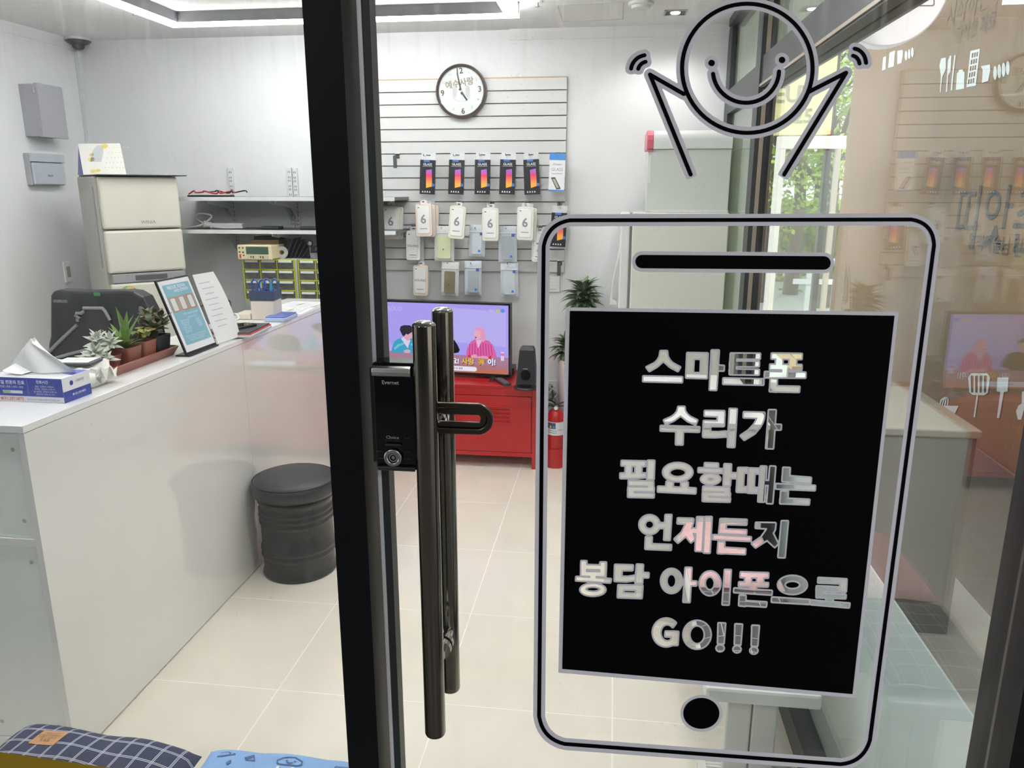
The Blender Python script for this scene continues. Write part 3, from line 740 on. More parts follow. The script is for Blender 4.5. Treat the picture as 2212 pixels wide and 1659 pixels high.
for i, (dx_, dy_, lab) in enumerate(((p.x, p.y, 'square recessed downlight with black inside and lit lamp in ceiling'), (p.x, 3.0, 'added unseen square downlight in ceiling above the low storage unit'), (p.x, 1.8, 'added unseen square downlight in ceiling above the right bench'))):  # last two are added out of view to brighten the right side
    dl = thing('recessed_downlight', lab, 'light', (dx_, dy_, ZC), group='recessed ceiling downlights')
    part('trim_frame', MB().ringprism([(-0.058, -0.058), (0.058, -0.058), (0.058, 0.058), (-0.058, 0.058)], [(-0.05, -0.05), (0.05, -0.05), (0.05, 0.05), (-0.05, 0.05)], -0.006, 0.0), M_steel, dl)
    part('baffle', MB().box(-0.05, 0.05, -0.05, 0.05, -0.003, 0.0), M_black, dl)
    part('lamp', MB().lathe([(0.026, -0.003), (0.022, -0.008), (0.001, -0.010)], n=24), emis('lamp_lens', (255, 250, 240), 6.0), dl, smooth=35)
    ld = bpy.data.lights.new('downlight_lamp', 'SPOT'); ld.energy = (11.0, 12.0, 30.0)[i]; ld.spot_size = math.radians(150); ld.spot_blend = 0.6; ld.shadow_soft_size = 0.05; ld.color = (1.0, 0.98, 0.95)
    lo_ = bpy.data.objects.new('downlight_lamp', ld); lo_.location = (0, 0, -0.03); lo_.parent = dl; COL.objects.link(lo_)
cd_ = solo('cable_cover', MB().box(XL, XL + 0.03, YB - 0.035, YB - 0.0, 0.4, ZC - 0.06), mat('cable_cover_pvc', (214, 216, 218), 0.5), 'slim white cable cover running down the far left corner', 'cable cover', bevel=0.003)

# ================================================================ left wall fittings
M_box = mat('grey_box_enamel', (168, 168, 174), 0.45, var=0.02)
def PXL(px_, py_, X): return PX(px_, py_, X)
XF = XL + 0.115
q0, q1, q2, q3 = PX(80, 183, XF), PX(133, 190, XF), PX(92, 294, XF), PX(142, 296, XF)
ub = thing('steel_terminal_box', 'grey steel box with hinged door high on the left wall', 'box', (XL, q0.y, q2.z))
y0, y1, z0, z1 = q0.y, q1.y, q2.z, q1.z + 0.0
part('case', MB(ub.location).box(XL, XF - 0.02, y0, y1, z0, z1), M_box, ub, bevel=0.002)
part('door', MB(ub.location).box(XF - 0.019, XF, y0 - 0.004, y1 + 0.004, z0 - 0.004, z1 + 0.004), M_box, ub, bevel=0.002)
for zz in (z0 + 0.03, z1 - 0.05): part('hinge', MB(ub.location).cyl((XF - 0.02, y0 - 0.008, zz), (XF - 0.02, y0 - 0.008, zz + 0.035), 0.006, n=10), M_box, ub)
XF2 = XL + 0.05
q0, q1, q2 = PX(66, 330, XF2), PX(136, 330, XF2), PX(76, 400, XF2)
y0, y1, z1, z0 = q0.y, q1.y, q0.z, q2.z
pb = thing('distribution_box', 'pale grey distribution box with hinged lid below the steel terminal box', 'box', (XL, y0, z0))
part('case', MB(pb.location).box(XL, XF2 - 0.015, y0, y1, z0, z1), M_box, pb, bevel=0.004)
part('lid', MB(pb.location).box(XF2 - 0.015, XF2, y0 + 0.004, y1 - 0.004, z0 + 0.004, z1 - 0.05), mat('pale_blue_grey_plastic', (186, 192, 200), 0.35), pb, bevel=0.006)
part('top_cap', MB(pb.location).box(XF2 - 0.015, XF2 + 0.006, y0, y1, z1 - 0.047, z1), mat('pale_blue_grey_plastic', (186, 192, 200), 0.35), pb, bevel=0.004)
part('latch', MB(pb.location).box(XF2, XF2 + 0.004, (y0 + y1) / 2 - 0.02, (y0 + y1) / 2 + 0.02, z0 + 0.05, z0 + 0.06), M_grey, pb, bevel=0.002)
q0, q1 = PX(137, 566, XL + 0.01), PX(158, 608, XL + 0.01)
sw = thing('wall_switch', 'white rocker switch plate on left wall beside the tall fridge', 'switch', (XL, q0.y, q1.z))
part('plate', MB(sw.location).box(XL, XL + 0.01, q0.y, q1.y, q1.z, q0.z), M_white, sw, bevel=0.003)
part('rocker', MB(sw.location).box(XL + 0.01, XL + 0.015, q0.y + 0.045, q1.y - 0.045, q1.z + 0.03, q0.z - 0.03), M_grey, sw, bevel=0.002)

# ================================================================ cream fridge in the far left corner, set diagonally
M_cream = mat('cream_enamel', (222, 219, 206), 0.3, var=0.012, scale=3)
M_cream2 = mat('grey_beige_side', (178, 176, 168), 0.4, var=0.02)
FA = math.radians(90 - 43)      # face runs along azimuth 43
FW, FD, FZ = 0.41, 0.46, 1.675
fr = thing('fridge', 'tall cream two door fridge standing diagonally in the far left corner', 'fridge', (-2.745, 3.945, 0), rz=FA)
# local: x along the face (left to right seen from the shop), y into the corner, z up
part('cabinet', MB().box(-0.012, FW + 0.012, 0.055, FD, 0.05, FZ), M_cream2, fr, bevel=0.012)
zs = 1.387
part('door', MB().box(0.0, FW, 0, 0.052, zs + 0.004, FZ - 0.004), M_cream, fr, bevel=0.012)
part('door', MB().box(0.0, FW, 0, 0.052, 1.150, zs - 0.004), M_cream, fr, bevel=0.012)
part('door', MB().box(0.0, FW, 0, 0.052, 0.10, 1.092), M_cream, fr, bevel=0.012)
hp = part('display_strip', MB().box(0.012, FW - 0.012, 0.004, 0.05, 1.095, 1.146), mat('silver_strip', (158, 160, 162), 0.35), fr, bevel=0.004)
part('display', MB().box(0.13, 0.30, -0.001, 0.006, 1.108, 1.134), mat('dark_display', (92, 92, 92), 0.25), hp, bevel=0.002)
part('grip_recess', MB().box(-0.016, -0.0122, 0.075, 0.095, 1.18, 1.62), M_grey, fr)
part('base_kick', MB().box(0.01, FW - 0.01, 0.05, FD - 0.03, 0.0, 0.06), M_black, fr)
part('lettering', MB().text('WINIA', frame((0.23, -0.0006, 1.425), (1, 0, 0), (0, 0, 1)), 0.026, 0.02), M_grey, fr)
eb = MB(); Ef = frame((0.085, -0.0006, 1.035), (1, 0, 0), (0, 0, 1))
cols_e = [(80, 160, 110), (150, 180, 90), (230, 190, 80), (220, 90, 60)]
for i in range(4):
    a0, a1 = 180 - i * 45, 180 - (i + 1) * 45 + 4
    pts = arc(0, 0, 0.045, 0.045, a0, a1, 6) + arc(0, 0, 0.034, 0.034, a1, a0, 6); eb.cur = i; eb.poly([(p[0], p[1], 0) for p in pts], Ef)
eb.cur = 4; eb.poly([(p[0], p[1], 0) for p in ell(0, 0.004, 0.020, 0.016, 20)], Ef)
part('energy_label', eb, [mat('energy_%d' % i, c, 0.5, var=0) for i, c in enumerate(cols_e)] + [mat('energy_green', (70, 140, 120), 0.5, var=0)], fr)
sh = thing('black_tray', 'thin dark board lying on top of the cream fridge', 'board', (-2.745, 3.945, FZ), rz=FA)
part('board', MB().box(-0.01, 0.455, -0.03, 0.40, 0.001, 0.007), mat('dark_board', (58, 58, 60), 0.5), sh, bevel=0.002)
# tent calendar on the fridge
cq = [PY(180, 377, 4.05), PY(272, 372, 4.05), PY(259, 311, 4.14), PY(168, 309, 4.14)]
cal = thing('desk_calendar', 'white tent desk calendar with yellow picture standing on the cream fridge', 'calendar', (cq[0].x, cq[0].y, FZ + 0.007))
kc = MB(cal.location)
dz = FZ + 0.0075 - min(cq[0].z, cq[1].z)
pts = [c + Vector((0, 0, dz)) for c in cq]
pts[0].z = pts[1].z = FZ + 0.0075; pts[3].z = pts[2].z = (pts[3].z + pts[2].z) / 2
nrm = (pts[1] - pts[0]).cross(pts[3] - pts[0]).normalized()
bk = [p - nrm * 0.002 for p in pts]
kc.add([tuple(p) for p in pts + bk], [(0, 1, 2, 3), (7, 6, 5, 4), (0, 4, 5, 1), (1, 5, 6, 2), (2, 6, 7, 3), (3, 7, 4, 0)])
part('front_page', kc, mat('calendar_paper', (243, 241, 234), 0.6, var=0.01), cal)
bw = [pts[0] + Vector((-0.105, 0.10, 0)), pts[1] + Vector((-0.105, 0.10, 0)), pts[2] + Vector((0, 0.004, 0)), pts[3] + Vector((0, 0.004, 0))]
part('back_board', MB(cal.location).add([tuple(p) for p in bw + [p + Vector((0, 0.002, 0)) for p in bw]], [(0, 1, 2, 3), (7, 6, 5, 4), (0, 4, 5, 1), (1, 5, 6, 2), (2, 6, 7, 3), (3, 7, 4, 0)]), mat('violet_card', (120, 122, 168), 0.6), cal)
cf = frame(pts[0] + nrm * 0.0008, (pts[1] - pts[0]), (pts[3] - pts[0]))
cw, chh = (pts[1] - pts[0]).length, (pts[3] - pts[0]).length
pm = MB(cal.location)
pm.cur = 0; pm.poly([(p[0], p[1], 0) for p in arc(cw * 0.23, chh * 0.62, cw * 0.13, chh * 0.26, 180, 0, 14)] + [(cw * 0.36, chh * 0.38, 0), (cw * 0.10, chh * 0.38, 0)], cf)
pm.cur = 1
for (ux, uy, r) in ((0.12, 0.45, 0.02), (0.36, 0.85, 0.02), (0.10, 0.6, 0.014), (0.22, 0.1, 0.016), (0.33, 0.12, 0.014)): pm.poly([(p[0], p[1], 0) for p in ell(cw * ux, chh * uy, r, r * 0.7, 14)], cf)
pm.cur = 2
for r in range(5):
    for c in range(6): pm.quad((cw * (0.47 + c * 0.085), chh * (0.2 + r * 0.15), 0), (cw * (0.50 + c * 0.085), chh * (0.2 + r * 0.15), 0), (cw * (0.50 + c * 0.085), chh * (0.215 + r * 0.15), 0), (cw * (0.47 + c * 0.085), chh * (0.215 + r * 0.15), 0), cf)
part('printing', pm, [mat('print_grey', (205, 208, 212), 0.6, var=0), mat('print_yellow', (226, 206, 110), 0.6, var=0), mat('print_dots', (206, 202, 186), 0.6, var=0)], cal)

# ================================================================ wall shelves on slotted rails
M_alu = mat('white_rail', (226, 228, 228), 0.35)
M_shelf = mat('dark_shelf_board', (92, 96, 96), 0.35, var=0.05)
YS = 4.36
def rail(px_, ptop, pbot, lab):
    a = PY(px_, ptop, YB - 0.01); b2 = PY(px_, pbot, YB - 0.01)
    t = thing('slotted_rail', lab, 'rail', (a.x, YB, b2.z), group='slotted shelf rails on the back wall')
    part('rail', MB(t.location).box(a.x - 0.0145, a.x + 0.0145, YB - 0.014, YB, b2.z, a.z), M_alu, t, bevel=0.002)
    sm = MB(t.location); k = 0; zz = a.z - 0.02
    while zz > b2.z + 0.02:
        for s in (-0.005, 0.005): sm.box(a.x + s - 0.002, a.x + s + 0.002, YB - 0.0146, YB - 0.0139, zz - 0.012, zz)
        zz -= 0.032 if k % 2 == 0 else 0.02; k += 1
    part('slots', sm, mat('slot_dark', (110, 112, 116), 0.6), t, kind='stuff')
    return a.x
rx = [rail(497, 363, 545, 'slotted white shelf rail on back wall nearest the cream fridge'), rail(624, 362, 540, 'slotted white shelf rail, left of the close pair on back wall'), rail(636, 363, 540, 'slotted white shelf rail, right of the close pair on back wall'), rail(818, 365, 565, 'slotted white shelf rail along the grooved panel left edge')]
zs_up = PY(500, 428, YS).z; zs_lo = PY(500, 499, YS).z
sx0 = PY(364, 428, YS).x; sx1 = PY(852, 434, YS).x
shelves = []
for zz, xs_, lab in ((zs_up, sx0, 'upper dark wall shelf with white front edge'), (zs_lo, sx0 + 0.03, 'lower dark wall shelf with white front edge')):
    t = thing('wall_shelf', lab, 'shelf', ((xs_ + sx1) / 2, 4.53, zz), group='wall shelves')
    part('board', MB(t.location).box(xs_, sx1, YS + 0.008, YB - 0.015, zz - 0.012, zz + 0.006), M_shelf, t)
    part('front_edge', MB(t.location).box(xs_, sx1, YS, YS + 0.008, zz - 0.016, zz + 0.006), M_alu, t, bevel=0.001)
    for x in (rx[0], rx[1], rx[2], rx[3] - 0.006):
        br = MB(t.location); F_ = frame((x, 0, zz - 0.013), (0, -1, 0), (0, 0, 1))
        br.prism([(-YB + 0.014, 0), (-YS - 0.02, 0), (-YS - 0.02, -0.018), (-YB + 0.10, -0.05), (-YB + 0.014, -0.13)], -0.0018, 0.0018, F_)
        part('bracket', br, M_alu, t)
    shelves.append(t)
# things on the shelves
zz = zs_up + 0.006
a = PY(440, 420, 4.5)
solo('flat_box', MB().box(PY(415, 420, 4.5).x, PY(490, 420, 4.5).x, 4.44, 4.6, zz + 0.0005, zz + 0.010), M_black, 'flat black box lying on the upper wall shelf', 'box', bevel=0.004)
rw = MB(); random.seed(3)
pts = [(a.x - 0.09 + 0.03 * i + random.uniform(-0.02, 0.02), 4.50 + random.uniform(-0.05, 0.05), zz + 0.014 + (0.022 * abs(math.sin(i * 1.3)))) for i in range(11)]
sp_ = []
for i in range(len(pts) - 1):
    for k in range(5):
        t = k / 5; p0 = pts[max(i - 1, 0)]; p1 = pts[i]; p2 = pts[i + 1]; p3 = pts[min(i + 2, len(pts) - 1)]
        sp_.append(tuple(0.5 * ((2 * p1[j]) + (-p0[j] + p2[j]) * t + (2 * p0[j] - 5 * p1[j] + 4 * p2[j] - p3[j]) * t * t + (-p0[j] + 3 * p1[j] - 3 * p2[j] + p3[j]) * t ** 3) for j in range(3)))
rc = thing('test_lead', 'red and black test lead heaped on the upper wall shelf', 'cable', (a.x, 4.5, zz))
part('red_wire', MB(rc.location).tube(sp_, 0.0045, 7), mat('red_wire', (190, 40, 40), 0.4), rc, smooth=60)
part('black_wire', MB(rc.location).tube([(x * 1 + 0.07, y + 0.02, z + 0.003) for x, y, z in sp_[10:]], 0.004, 7), M_black, rc, smooth=60)
zz = zs_lo + 0.006
def spl(pts, k=6):
    out = []
    for i in range(len(pts) - 1):
        p0, p1, p2, p3 = pts[max(i - 1, 0)], pts[i], pts[i + 1], pts[min(i + 2, len(pts) - 1)]
        for q in range(k):
            t = q / k; out.append(tuple(0.5 * ((2 * p1[j]) + (-p0[j] + p2[j]) * t + (2 * p0[j] - 5 * p1[j] + 4 * p2[j] - p3[j]) * t * t + (-p0[j] + 3 * p1[j] - 3 * p2[j] + p3[j]) * t ** 3) for j in range(3)))
    return out + [tuple(pts[-1])]
c0 = PY(462, 485, 4.48)
wc = thing('power_strip_bundle', 'white power strip and coiled white cable on the lower wall shelf', 'power strip', (c0.x, 4.48, zz))
part('strip', MB(wc.location).box(c0.x - 0.02, c0.x + 0.19, 4.46, 4.52, zz + 0.001, zz + 0.035), M_white, wc, bevel=0.008)
part('plug', MB(wc.location).cyl((c0.x - 0.055, 4.46, zz + 0.028), (c0.x - 0.02, 4.49, zz + 0.022), 0.022, 0.018), M_white, wc, smooth=35, bevel=0.003)
part('cable', MB(wc.location).tube(spl([(c0.x - 0.20, 4.41, zz + 0.008), (c0.x - 0.12, 4.45, zz + 0.012), (c0.x - 0.06, 4.47, zz + 0.03), (c0.x - 0.02, 4.5, zz + 0.075), (c0.x - 0.10, 4.5, zz + 0.088), (c0.x - 0.12, 4.5, zz + 0.06), (c0.x - 0.04, 4.48, zz + 0.02), (c0.x + 0.06, 4.44, zz + 0.008), (c0.x + 0.2, 4.45, zz + 0.008)]), 0.005, 8), M_white, wc, smooth=60)
for px_, lab in ((585, 'flat dark charger lying at the lower shelf middle'), (668, 'flat dark charger lying at the lower shelf right end')):
    p = PY(px_, 490, 4.45)
    solo('charger', MB().box(p.x - 0.05, p.x + 0.06, 4.42, 4.5, zz + 0.0005, zz + 0.018), mat('dark_rubber', (46, 48, 52), 0.5), lab, 'charger', bevel=0.006)

# ================================================================ slatwall
M_slat = mat('white_slat_board', (215, 216, 215), 0.4, var=0.01, scale=4)
swx0, swx1, swz0, swz1 = -1.405, -0.2875, 1.118, 2.229
slw = thing('grooved_panel', 'white grooved slatwall panel on the back wall', 'display panel', ((swx0 + swx1) / 2, YB, swz0))
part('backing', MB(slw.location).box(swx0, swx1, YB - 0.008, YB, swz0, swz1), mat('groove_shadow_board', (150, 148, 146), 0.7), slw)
nsl = 16; stp = (swz1 - swz0) / nsl
for k in range(nsl):
    z0 = swz0 + k * stp
    part('slat', MB(slw.location).box(swx0, swx1, YB - 0.022, YB - 0.008, z0 + 0.0, z0 + stp - 0.0065), M_slat, slw)
part('top_edge', MB(slw.location).box(swx0, swx1, YB - 0.022, YB - 0.0, swz1 - 0.0064, swz1), mat('raw_fibreboard', (196, 170, 132), 0.7), slw)
def groove_z(z):     # groove nearest to a height
    k = round((z - swz0) / stp); return swz0 + k * stp - 0.0035
# clock
ck = PY(995, 196.5, YB - 0.06)
clk = thing('wall_clock', 'round wall clock with dark brown rim and white face on the slatwall top', 'clock', (ck.x, YB - 0.023, ck.z))
Cf = frame((0, 0, 0), (1, 0, 0), (0, 0, 1))
prof = [(0.150, 0.0), (0.150, 0.02), (0.146, 0.034), (0.139, 0.038), (0.133, 0.034), (0.132, 0.020)]
part('rim', MB().lathe(prof, n=64, M=Cf, cap1=False), mat('dark_brown_plastic', (72, 58, 58), 0.3), clk, smooth=35)
CT = math.radians(2.2)
Cd = Cf @ Matrix.Rotation(CT * 1.0, 4, 'Z')
part('dial', MB().cyl((0, 0, 0.015), (0, 0, 0.0205), 0.1325, n=64, M=Cf), mat('clock_dial', (240, 243, 240), 0.5, var=0.008), clk)
Cr = Cf @ Matrix.Rotation(math.radians(5), 4, 'Z')
for h in range(1, 13):
    nm = MB()
    ang = math.radians(90 - 30 * h); big = h % 3 == 0
    R_ = 0.110
    nm.text(str(h), Cr @ Matrix.Translation((R_ * math.cos(ang), R_ * math.sin(ang), 0.0208)), 0.044 if big else 0.021, 0.025 if big else 0.0)
    part('numeral', nm, mat('numeral_brown', (92, 74, 76), 0.5, var=0) if big else mat('numeral_grey', (150, 152, 152), 0.5, var=0), clk)
Ct = Cf @ Matrix.Rotation(math.radians(9), 4, 'Z')
part('lettering', MB().text('예수사랑', Ct @ Matrix.Translation((-0.002, 0.043, 0.0209)), 0.046, 0.03), mat('bronze_print', (164, 150, 130), 0.5, var=0), clk)
lm_ = MB()
for s in (-1, 1):
    lm_.poly([(s * 0.026 + 0.014 * math.cos(t) + s * 0.012, 0.0 + 0.034 * math.sin(t), 0.0207) for t in np.linspace(0, 2 * math.pi, 20, endpoint=False)], Cf)
lm_.poly([(p[0], p[1], 0.0207) for p in arc(0, 0, 0.060, 0.060, 200, 340, 20) + arc(0, 0.004, 0.058, 0.058, 340, 200, 20)], Cf)
part('emblem', lm_, mat('faint_emblem', (214, 212, 210), 0.5, var=0), clk)
def hand(ang, ln, w, z, m):
    d = Matrix.Rotation(math.radians(ang), 4, 'Z')
    part('hand', MB().prism([(-0.018, -w), (ln * 0.96, -w * 0.8), (ln, 0), (ln * 0.96, w * 0.8), (-0.018, w)], z, z + 0.0014, Cf @ d), m, clk)
M_hand = mat('hand_dark', (52, 60, 58), 0.4)
hand(-55, 0.062, 0.0052, 0.0225, M_hand); hand(102, 0.104, 0.0040, 0.0245, M_hand)
part('hub', MB().lathe([(0.0062, 0.0225), (0.0058, 0.029), (0.003, 0.031)], n=18, M=Cf), M_white, clk, smooth=35)
part('crystal', MB().cyl((0, 0, 0.0325), (0, 0, 0.0335), 0.134, n=48, M=Cf), glass('clock_crystal', base=0.03), clk)

# ---- hooks and packs
YH = YB - 0.022
def hook(px_, py_, lab, rod=0.12, gz=None):
    p = PY(px_, py_, YH)
    z = gz if gz is not None else groove_z(p.z)
    t = thing('display_hook', lab, 'hook', (p.x, YH, z), group='chrome hooks in the slatwall grooves')
    part('plate', MB().box(-0.014, 0.014, -0.0025, 0.0, -0.026, 0.004).box(-0.012, 0.012, 0.0, 0.010, 0.0005, 0.0025), M_chrome, t, bevel=0.0008)
    part('rod', MB().tube([(0, -0.002, -0.016), (0, -rod * 0.85, -0.016), (0, -rod * 0.96, -0.014), (0, -rod, -0.006)], 0.0026, 8), M_chrome, t, smooth=60)
    return t
def grad_mat(name, stops, z0, z1):
    if name in MATS: return MATS[name]
    m = bpy.data.materials.new(name); m.use_nodes = True; nt = m.node_tree; p = nt.nodes['Principled BSDF']; p.inputs['Roughness'].default_value = 0.3
    tc = nt.nodes.new('ShaderNodeTexCoord'); sp = nt.nodes.new('ShaderNodeSeparateXYZ'); mr = nt.nodes.new('ShaderNodeMapRange'); rp = nt.nodes.new('ShaderNodeValToRGB')
    mr.inputs['From Min'].default_value = z0; mr.inputs['From Max'].default_value = z1
    nt.links.new(tc.outputs['Object'], sp.inputs[0]); nt.links.new(sp.outputs['Z'], mr.inputs['Value']); nt.links.new(mr.outputs[0], rp.inputs['Fac']); nt.links.new(rp.outputs['Color'], p.inputs['Base Color'])
    el = rp.color_ramp.elements
    while len(el) < len(stops): el.new(0.5)
    for e, (pos, c) in zip(el, stops): e.position = pos; e.color = srgb(*c)
    MATS[name] = m; return m
M_pk = mat('black_carton', (36, 37, 41), 0.35, var=0.05)
M_pkp = mat('carton_white_print', (225, 225, 228), 0.4, var=0)
M_pkb = mat('carton_blue_print', (70, 116, 196), 0.4, var=0)
M_clear = mat('clear_hang_card', (226, 228, 230), 0.2, var=0.02)
M_screen = grad_mat('phone_picture', [(0.0, (250, 176, 70)), (0.28, (240, 120, 96)), (0.55, (226, 66, 110)), (0.8, (176, 100, 200)), (1.0, (110, 120, 226))], -0.165, -0.075)
def glass_pack(loc, lab, tilt, group='black boxed screen protectors on the slatwall'):
    t = thing('screen_protector_box', lab, 'box', loc, group=group, rot=(math.radians(-2), math.radians(tilt), 0))
    w, h, d = 0.090, 0.196, 0.020; zt = -0.028
    part('carton', MB().box(-w / 2, w / 2, -d / 2, d / 2, zt - h, zt), M_pk, t, bevel=0.0012)
    part('hang_tab', MB().ringprism([(-w / 2 + 0.004, zt - 0.001), (w / 2 - 0.002, zt - 0.001), (w / 2 - 0.002, 0.012), (-w / 2 + 0.004, 0.012)], [(-0.014, -0.004), (0.014, -0.004), (0.014, 0.003), (-0.014, 0.003)], -0.0007, 0.0007, frame((0, d / 2 - 0.002, 0), (1, 0, 0), (0, 0, 1))), M_clear, t)
    F_ = frame((0, -d / 2 - 0.0006, 0), (1, 0, 0), (0, 0, 1))
    pr = MB(); pr.cur = 0
    pr.text('GLASS', F_ @ Matrix.Translation((0, zt - 0.026, 0)), 0.019, 0.02)
    for i in range(4):
        for a2 in (0,): pr.quad((-0.030 + i * 0.014, zt - 0.186, 0), (-0.021 + i * 0.014, zt - 0.186, 0), (-0.023 + i * 0.014, zt - 0.177, 0), (-0.028 + i * 0.014, zt - 0.177, 0), F_)
    pr.quad((-0.03, zt - 0.038, 0), (0.03, zt - 0.038, 0), (0.03, zt - 0.0365, 0), (-0.03, zt - 0.0365, 0), F_)
    pr.cur = 1; pr.quad((-0.024, zt - 0.012, 0), (0.012, zt - 0.012, 0), (0.012, zt - 0.001, 0), (-0.024, zt - 0.001, 0), F_)
    pr.poly([(p[0], p[1], 0.0003) for p in ell(0.036, zt - 0.142, 0.009, 0.009, 14)], F_)
    part('printing', pr, [M_pkp, M_pkb], t)
    part('phone_picture', MB().poly([(p[0], p[1], 0.0001) for p in [(-0.008, zt - 0.058), (0.026, zt - 0.052), (0.030, zt - 0.150), (-0.006, zt - 0.160)]], F_), M_screen, t)
    return t
gz1 = swz0 + 10 * stp - 0.0035
order = ['first', 'second', 'third', 'fourth', 'fifth']
for i, (px_, py_, tl) in enumerate(((925, 336, 2.5), (987.5, 337, 2.5), (1043, 336, 1), (1098, 336, 2), (1147, 333, -2.5))):
    hook(px_, 330, 'chrome hook holding the %s black screen protector box from the left' % order[i], gz=gz1)
    p = PY(px_, py_, YH - 0.075)
    glass_pack((p.x, YH - 0.075, gz1 - 0.010), 'black boxed screen protector, %s from the left in upper row' % order[i], tl)
hook(1205, 330, 'chrome hook holding the blue topped screen protector pack', gz=gz1)
p = PY(1205, 333, YH - 0.07)
bt = thing('screen_protector_pack', 'white screen protector pack with blue top at the slatwall upper right', 'box', (p.x, YH - 0.07, gz1 - 0.012), rot=(math.radians(-2), math.radians(1.5), 0))
part('carton', MB().box(-0.046, 0.046, -0.007, 0.007, -0.205, 0.008), mat('white_carton', (240, 241, 243), 0.35, var=0.01), bt, bevel=0.0012)
F_ = frame((0, -0.0076, 0), (1, 0, 0), (0, 0, 1)); pr = MB()
pr.cur = 0; pr.quad((-0.046, -0.030, 0), (0.046, -0.030, 0), (0.046, 0.008, 0), (-0.046, 0.008, 0), F_); pr.quad((-0.046, -0.205, 0), (0.046, -0.205, 0), (0.046, -0.196, 0), (-0.046, -0.196, 0), F_)
pr.cur = 1; pr.text('iDream', F_ @ Matrix.Translation((0, -0.053, 0)), 0.017); pr.text('GLASS', F_ @ Matrix.Translation((0, -0.083, 0)), 0.024); pr.quad((-0.03, -0.108, 0), (0.03, -0.106, 0), (0.03, -0.103, 0), (-0.03, -0.105, 0), F_)
pr.cur = 2; pr.quad((-0.034, -0.128, 0), (-0.010, -0.126, 0), (0.026, -0.190, 0), (0.0, -0.194, 0), F_)
pr.cur = 3; pr.quad((-0.026, -0.136, 0.0002), (-0.010, -0.134, 0.0002), (0.016, -0.184, 0.0002), (0.002, -0.187, 0.0002), F_)
part('printing', pr, [mat('carton_sky_blue', (74, 140, 214), 0.4, var=0), mat('carton_grey_print', (150, 156, 176), 0.4, var=0), mat('carton_dark_print', (64, 66, 66), 0.4, var=0), mat('carton_khaki', (176, 182, 166), 0.4, var=0)], bt)
# lone tag strips on hooks
for px_, py_, lab, gz in ((858, 331, 'dark label tag on a hook at the slatwall left edge', gz1), (1209, 566, 'dark label tag on a hook at the slatwall bottom right', swz0 + 1 * stp - 0.0035)):
    t = hook(px_, py_, ('chrome hook with a dark tag near slatwall left edge' if px_ < 1000 else 'chrome hook with a dark tag near slatwall bottom right'), rod=0.05, gz=gz)
    solo('label_tag', MB().box(t.location.x - 0.011, t.location.x + 0.011, YH - 0.0555, YH - 0.0525, gz - 0.082, gz - 0.010), mat('dark_label', (74, 76, 80), 0.4), lab, 'tag', bevel=0.001)

# clamshell phone cases marked 6
M_case = mat('ivory_clamshell', (236, 233, 226), 0.25, var=0.015)
M_case_p = mat('peach_clamshell', (238, 222, 208), 0.25, var=0.015)
M_case_y = mat('cream_clamshell', (236, 234, 218), 0.25, var=0.015)
M_ins = mat('white_insert_card', (244, 244, 242), 0.4, var=0.008)
M_g6 = mat('grey_numeral', (140, 142, 148), 0.5, var=0)
def clam(loc, lab, m, tilt, six='6', w=0.098, h=0.190, cat='phone case', group='clamshell phone cases marked with a six'):
    t = thing('phone_case_pack', lab, cat, loc, group=group, rot=(math.radians(-3), math.radians(tilt), 0))
    F_ = frame((0, 0, 0), (1, 0, 0), (0, 0, 1))
    part('shell', MB().prism(rrect(-w / 2, w / 2, -h - 0.012, -0.012, 0.014), -0.012, 0.008, F_), m, t, bevel=0.003)
    part('hang_tab', MB().ringprism(rrect(-0.022, 0.022, -0.02, 0.012, 0.006), [(q[0], q[1]) for q in rrect(-0.009, 0.009, -0.003, 0.004, 0.002)], -0.008, -0.0065, F_), M_clear, t)
    part('insert', MB().prism(rrect(-w / 2 + 0.012, w / 2 - 0.014, -h + 0.006, -0.024, 0.010), 0.008, 0.0115, F_), M_ins, t, bevel=0.0012)
    F2 = F_ @ Matrix.Translation((-0.001, 0, 0.0122)); pr = MB()
    pr.cur = 0; pr.text(six, F2 @ Matrix.Translation((0, -0.103, 0)), 0.072 if len(six) == 1 else 0.020, 0.02); pr.quad((-0.022, -0.158, 0), (0.022, -0.158, 0), (0.022, -0.154, 0), (-0.022, -0.154, 0), F2)
    pr.cur = 1; pr.poly([(q[0], q[1], 0) for q in rrect(-w / 2 + 0.016, -w / 2 + 0.026, -0.036, -0.031, 0.002)], F2)
    part('printing', pr, [M_g6, mat('camera_hole_dark', (70, 70, 74), 0.4, var=0)], t)
    return t
gz2 = swz0 + 6 * stp - 0.0035
row2 = [(845, 441, 0, M_case, 'ivory', 'at the left end of its row'), (915, 436, -1, M_case_p, 'peach', 'second along its row'), (991, 441, 5, M_case_y, 'cream', 'tilted in the middle of its row'), (1060, 445, 0, M_case_y, 'pale cream', 'fourth along its row'), (1136, 443, 1, M_case, 'white', 'right of the pale cream one')]
for px_, py_, tl, m, cn, wh in row2:
    p = PY(px_, py_, YH - 0.10)
    hook(px_ + 3, 440, 'chrome hook holding the %s phone case marked six, %s' % (cn, wh), rod=0.13, gz=gz2)
    clam((p.x, YH - 0.105, p.z), 'front %s phone case marked 6, %s' % (cn, wh), m, tl)
    if cn in ('peach', 'white', 'ivory'):
        t = clam((p.x + 0.016, YH - 0.072, p.z - 0.004), '%s phone case tucked right behind the front one, %s' % (cn, wh), m, tl + 1.5)
    if cn == 'peach': clam((p.x + 0.030, YH - 0.040, p.z - 0.006), 'rearmost peach phone case of three on one hook', m, tl + 2.5)
hook(1209, 441, 'chrome hook holding the lone black box right of the phone cases', gz=gz2)
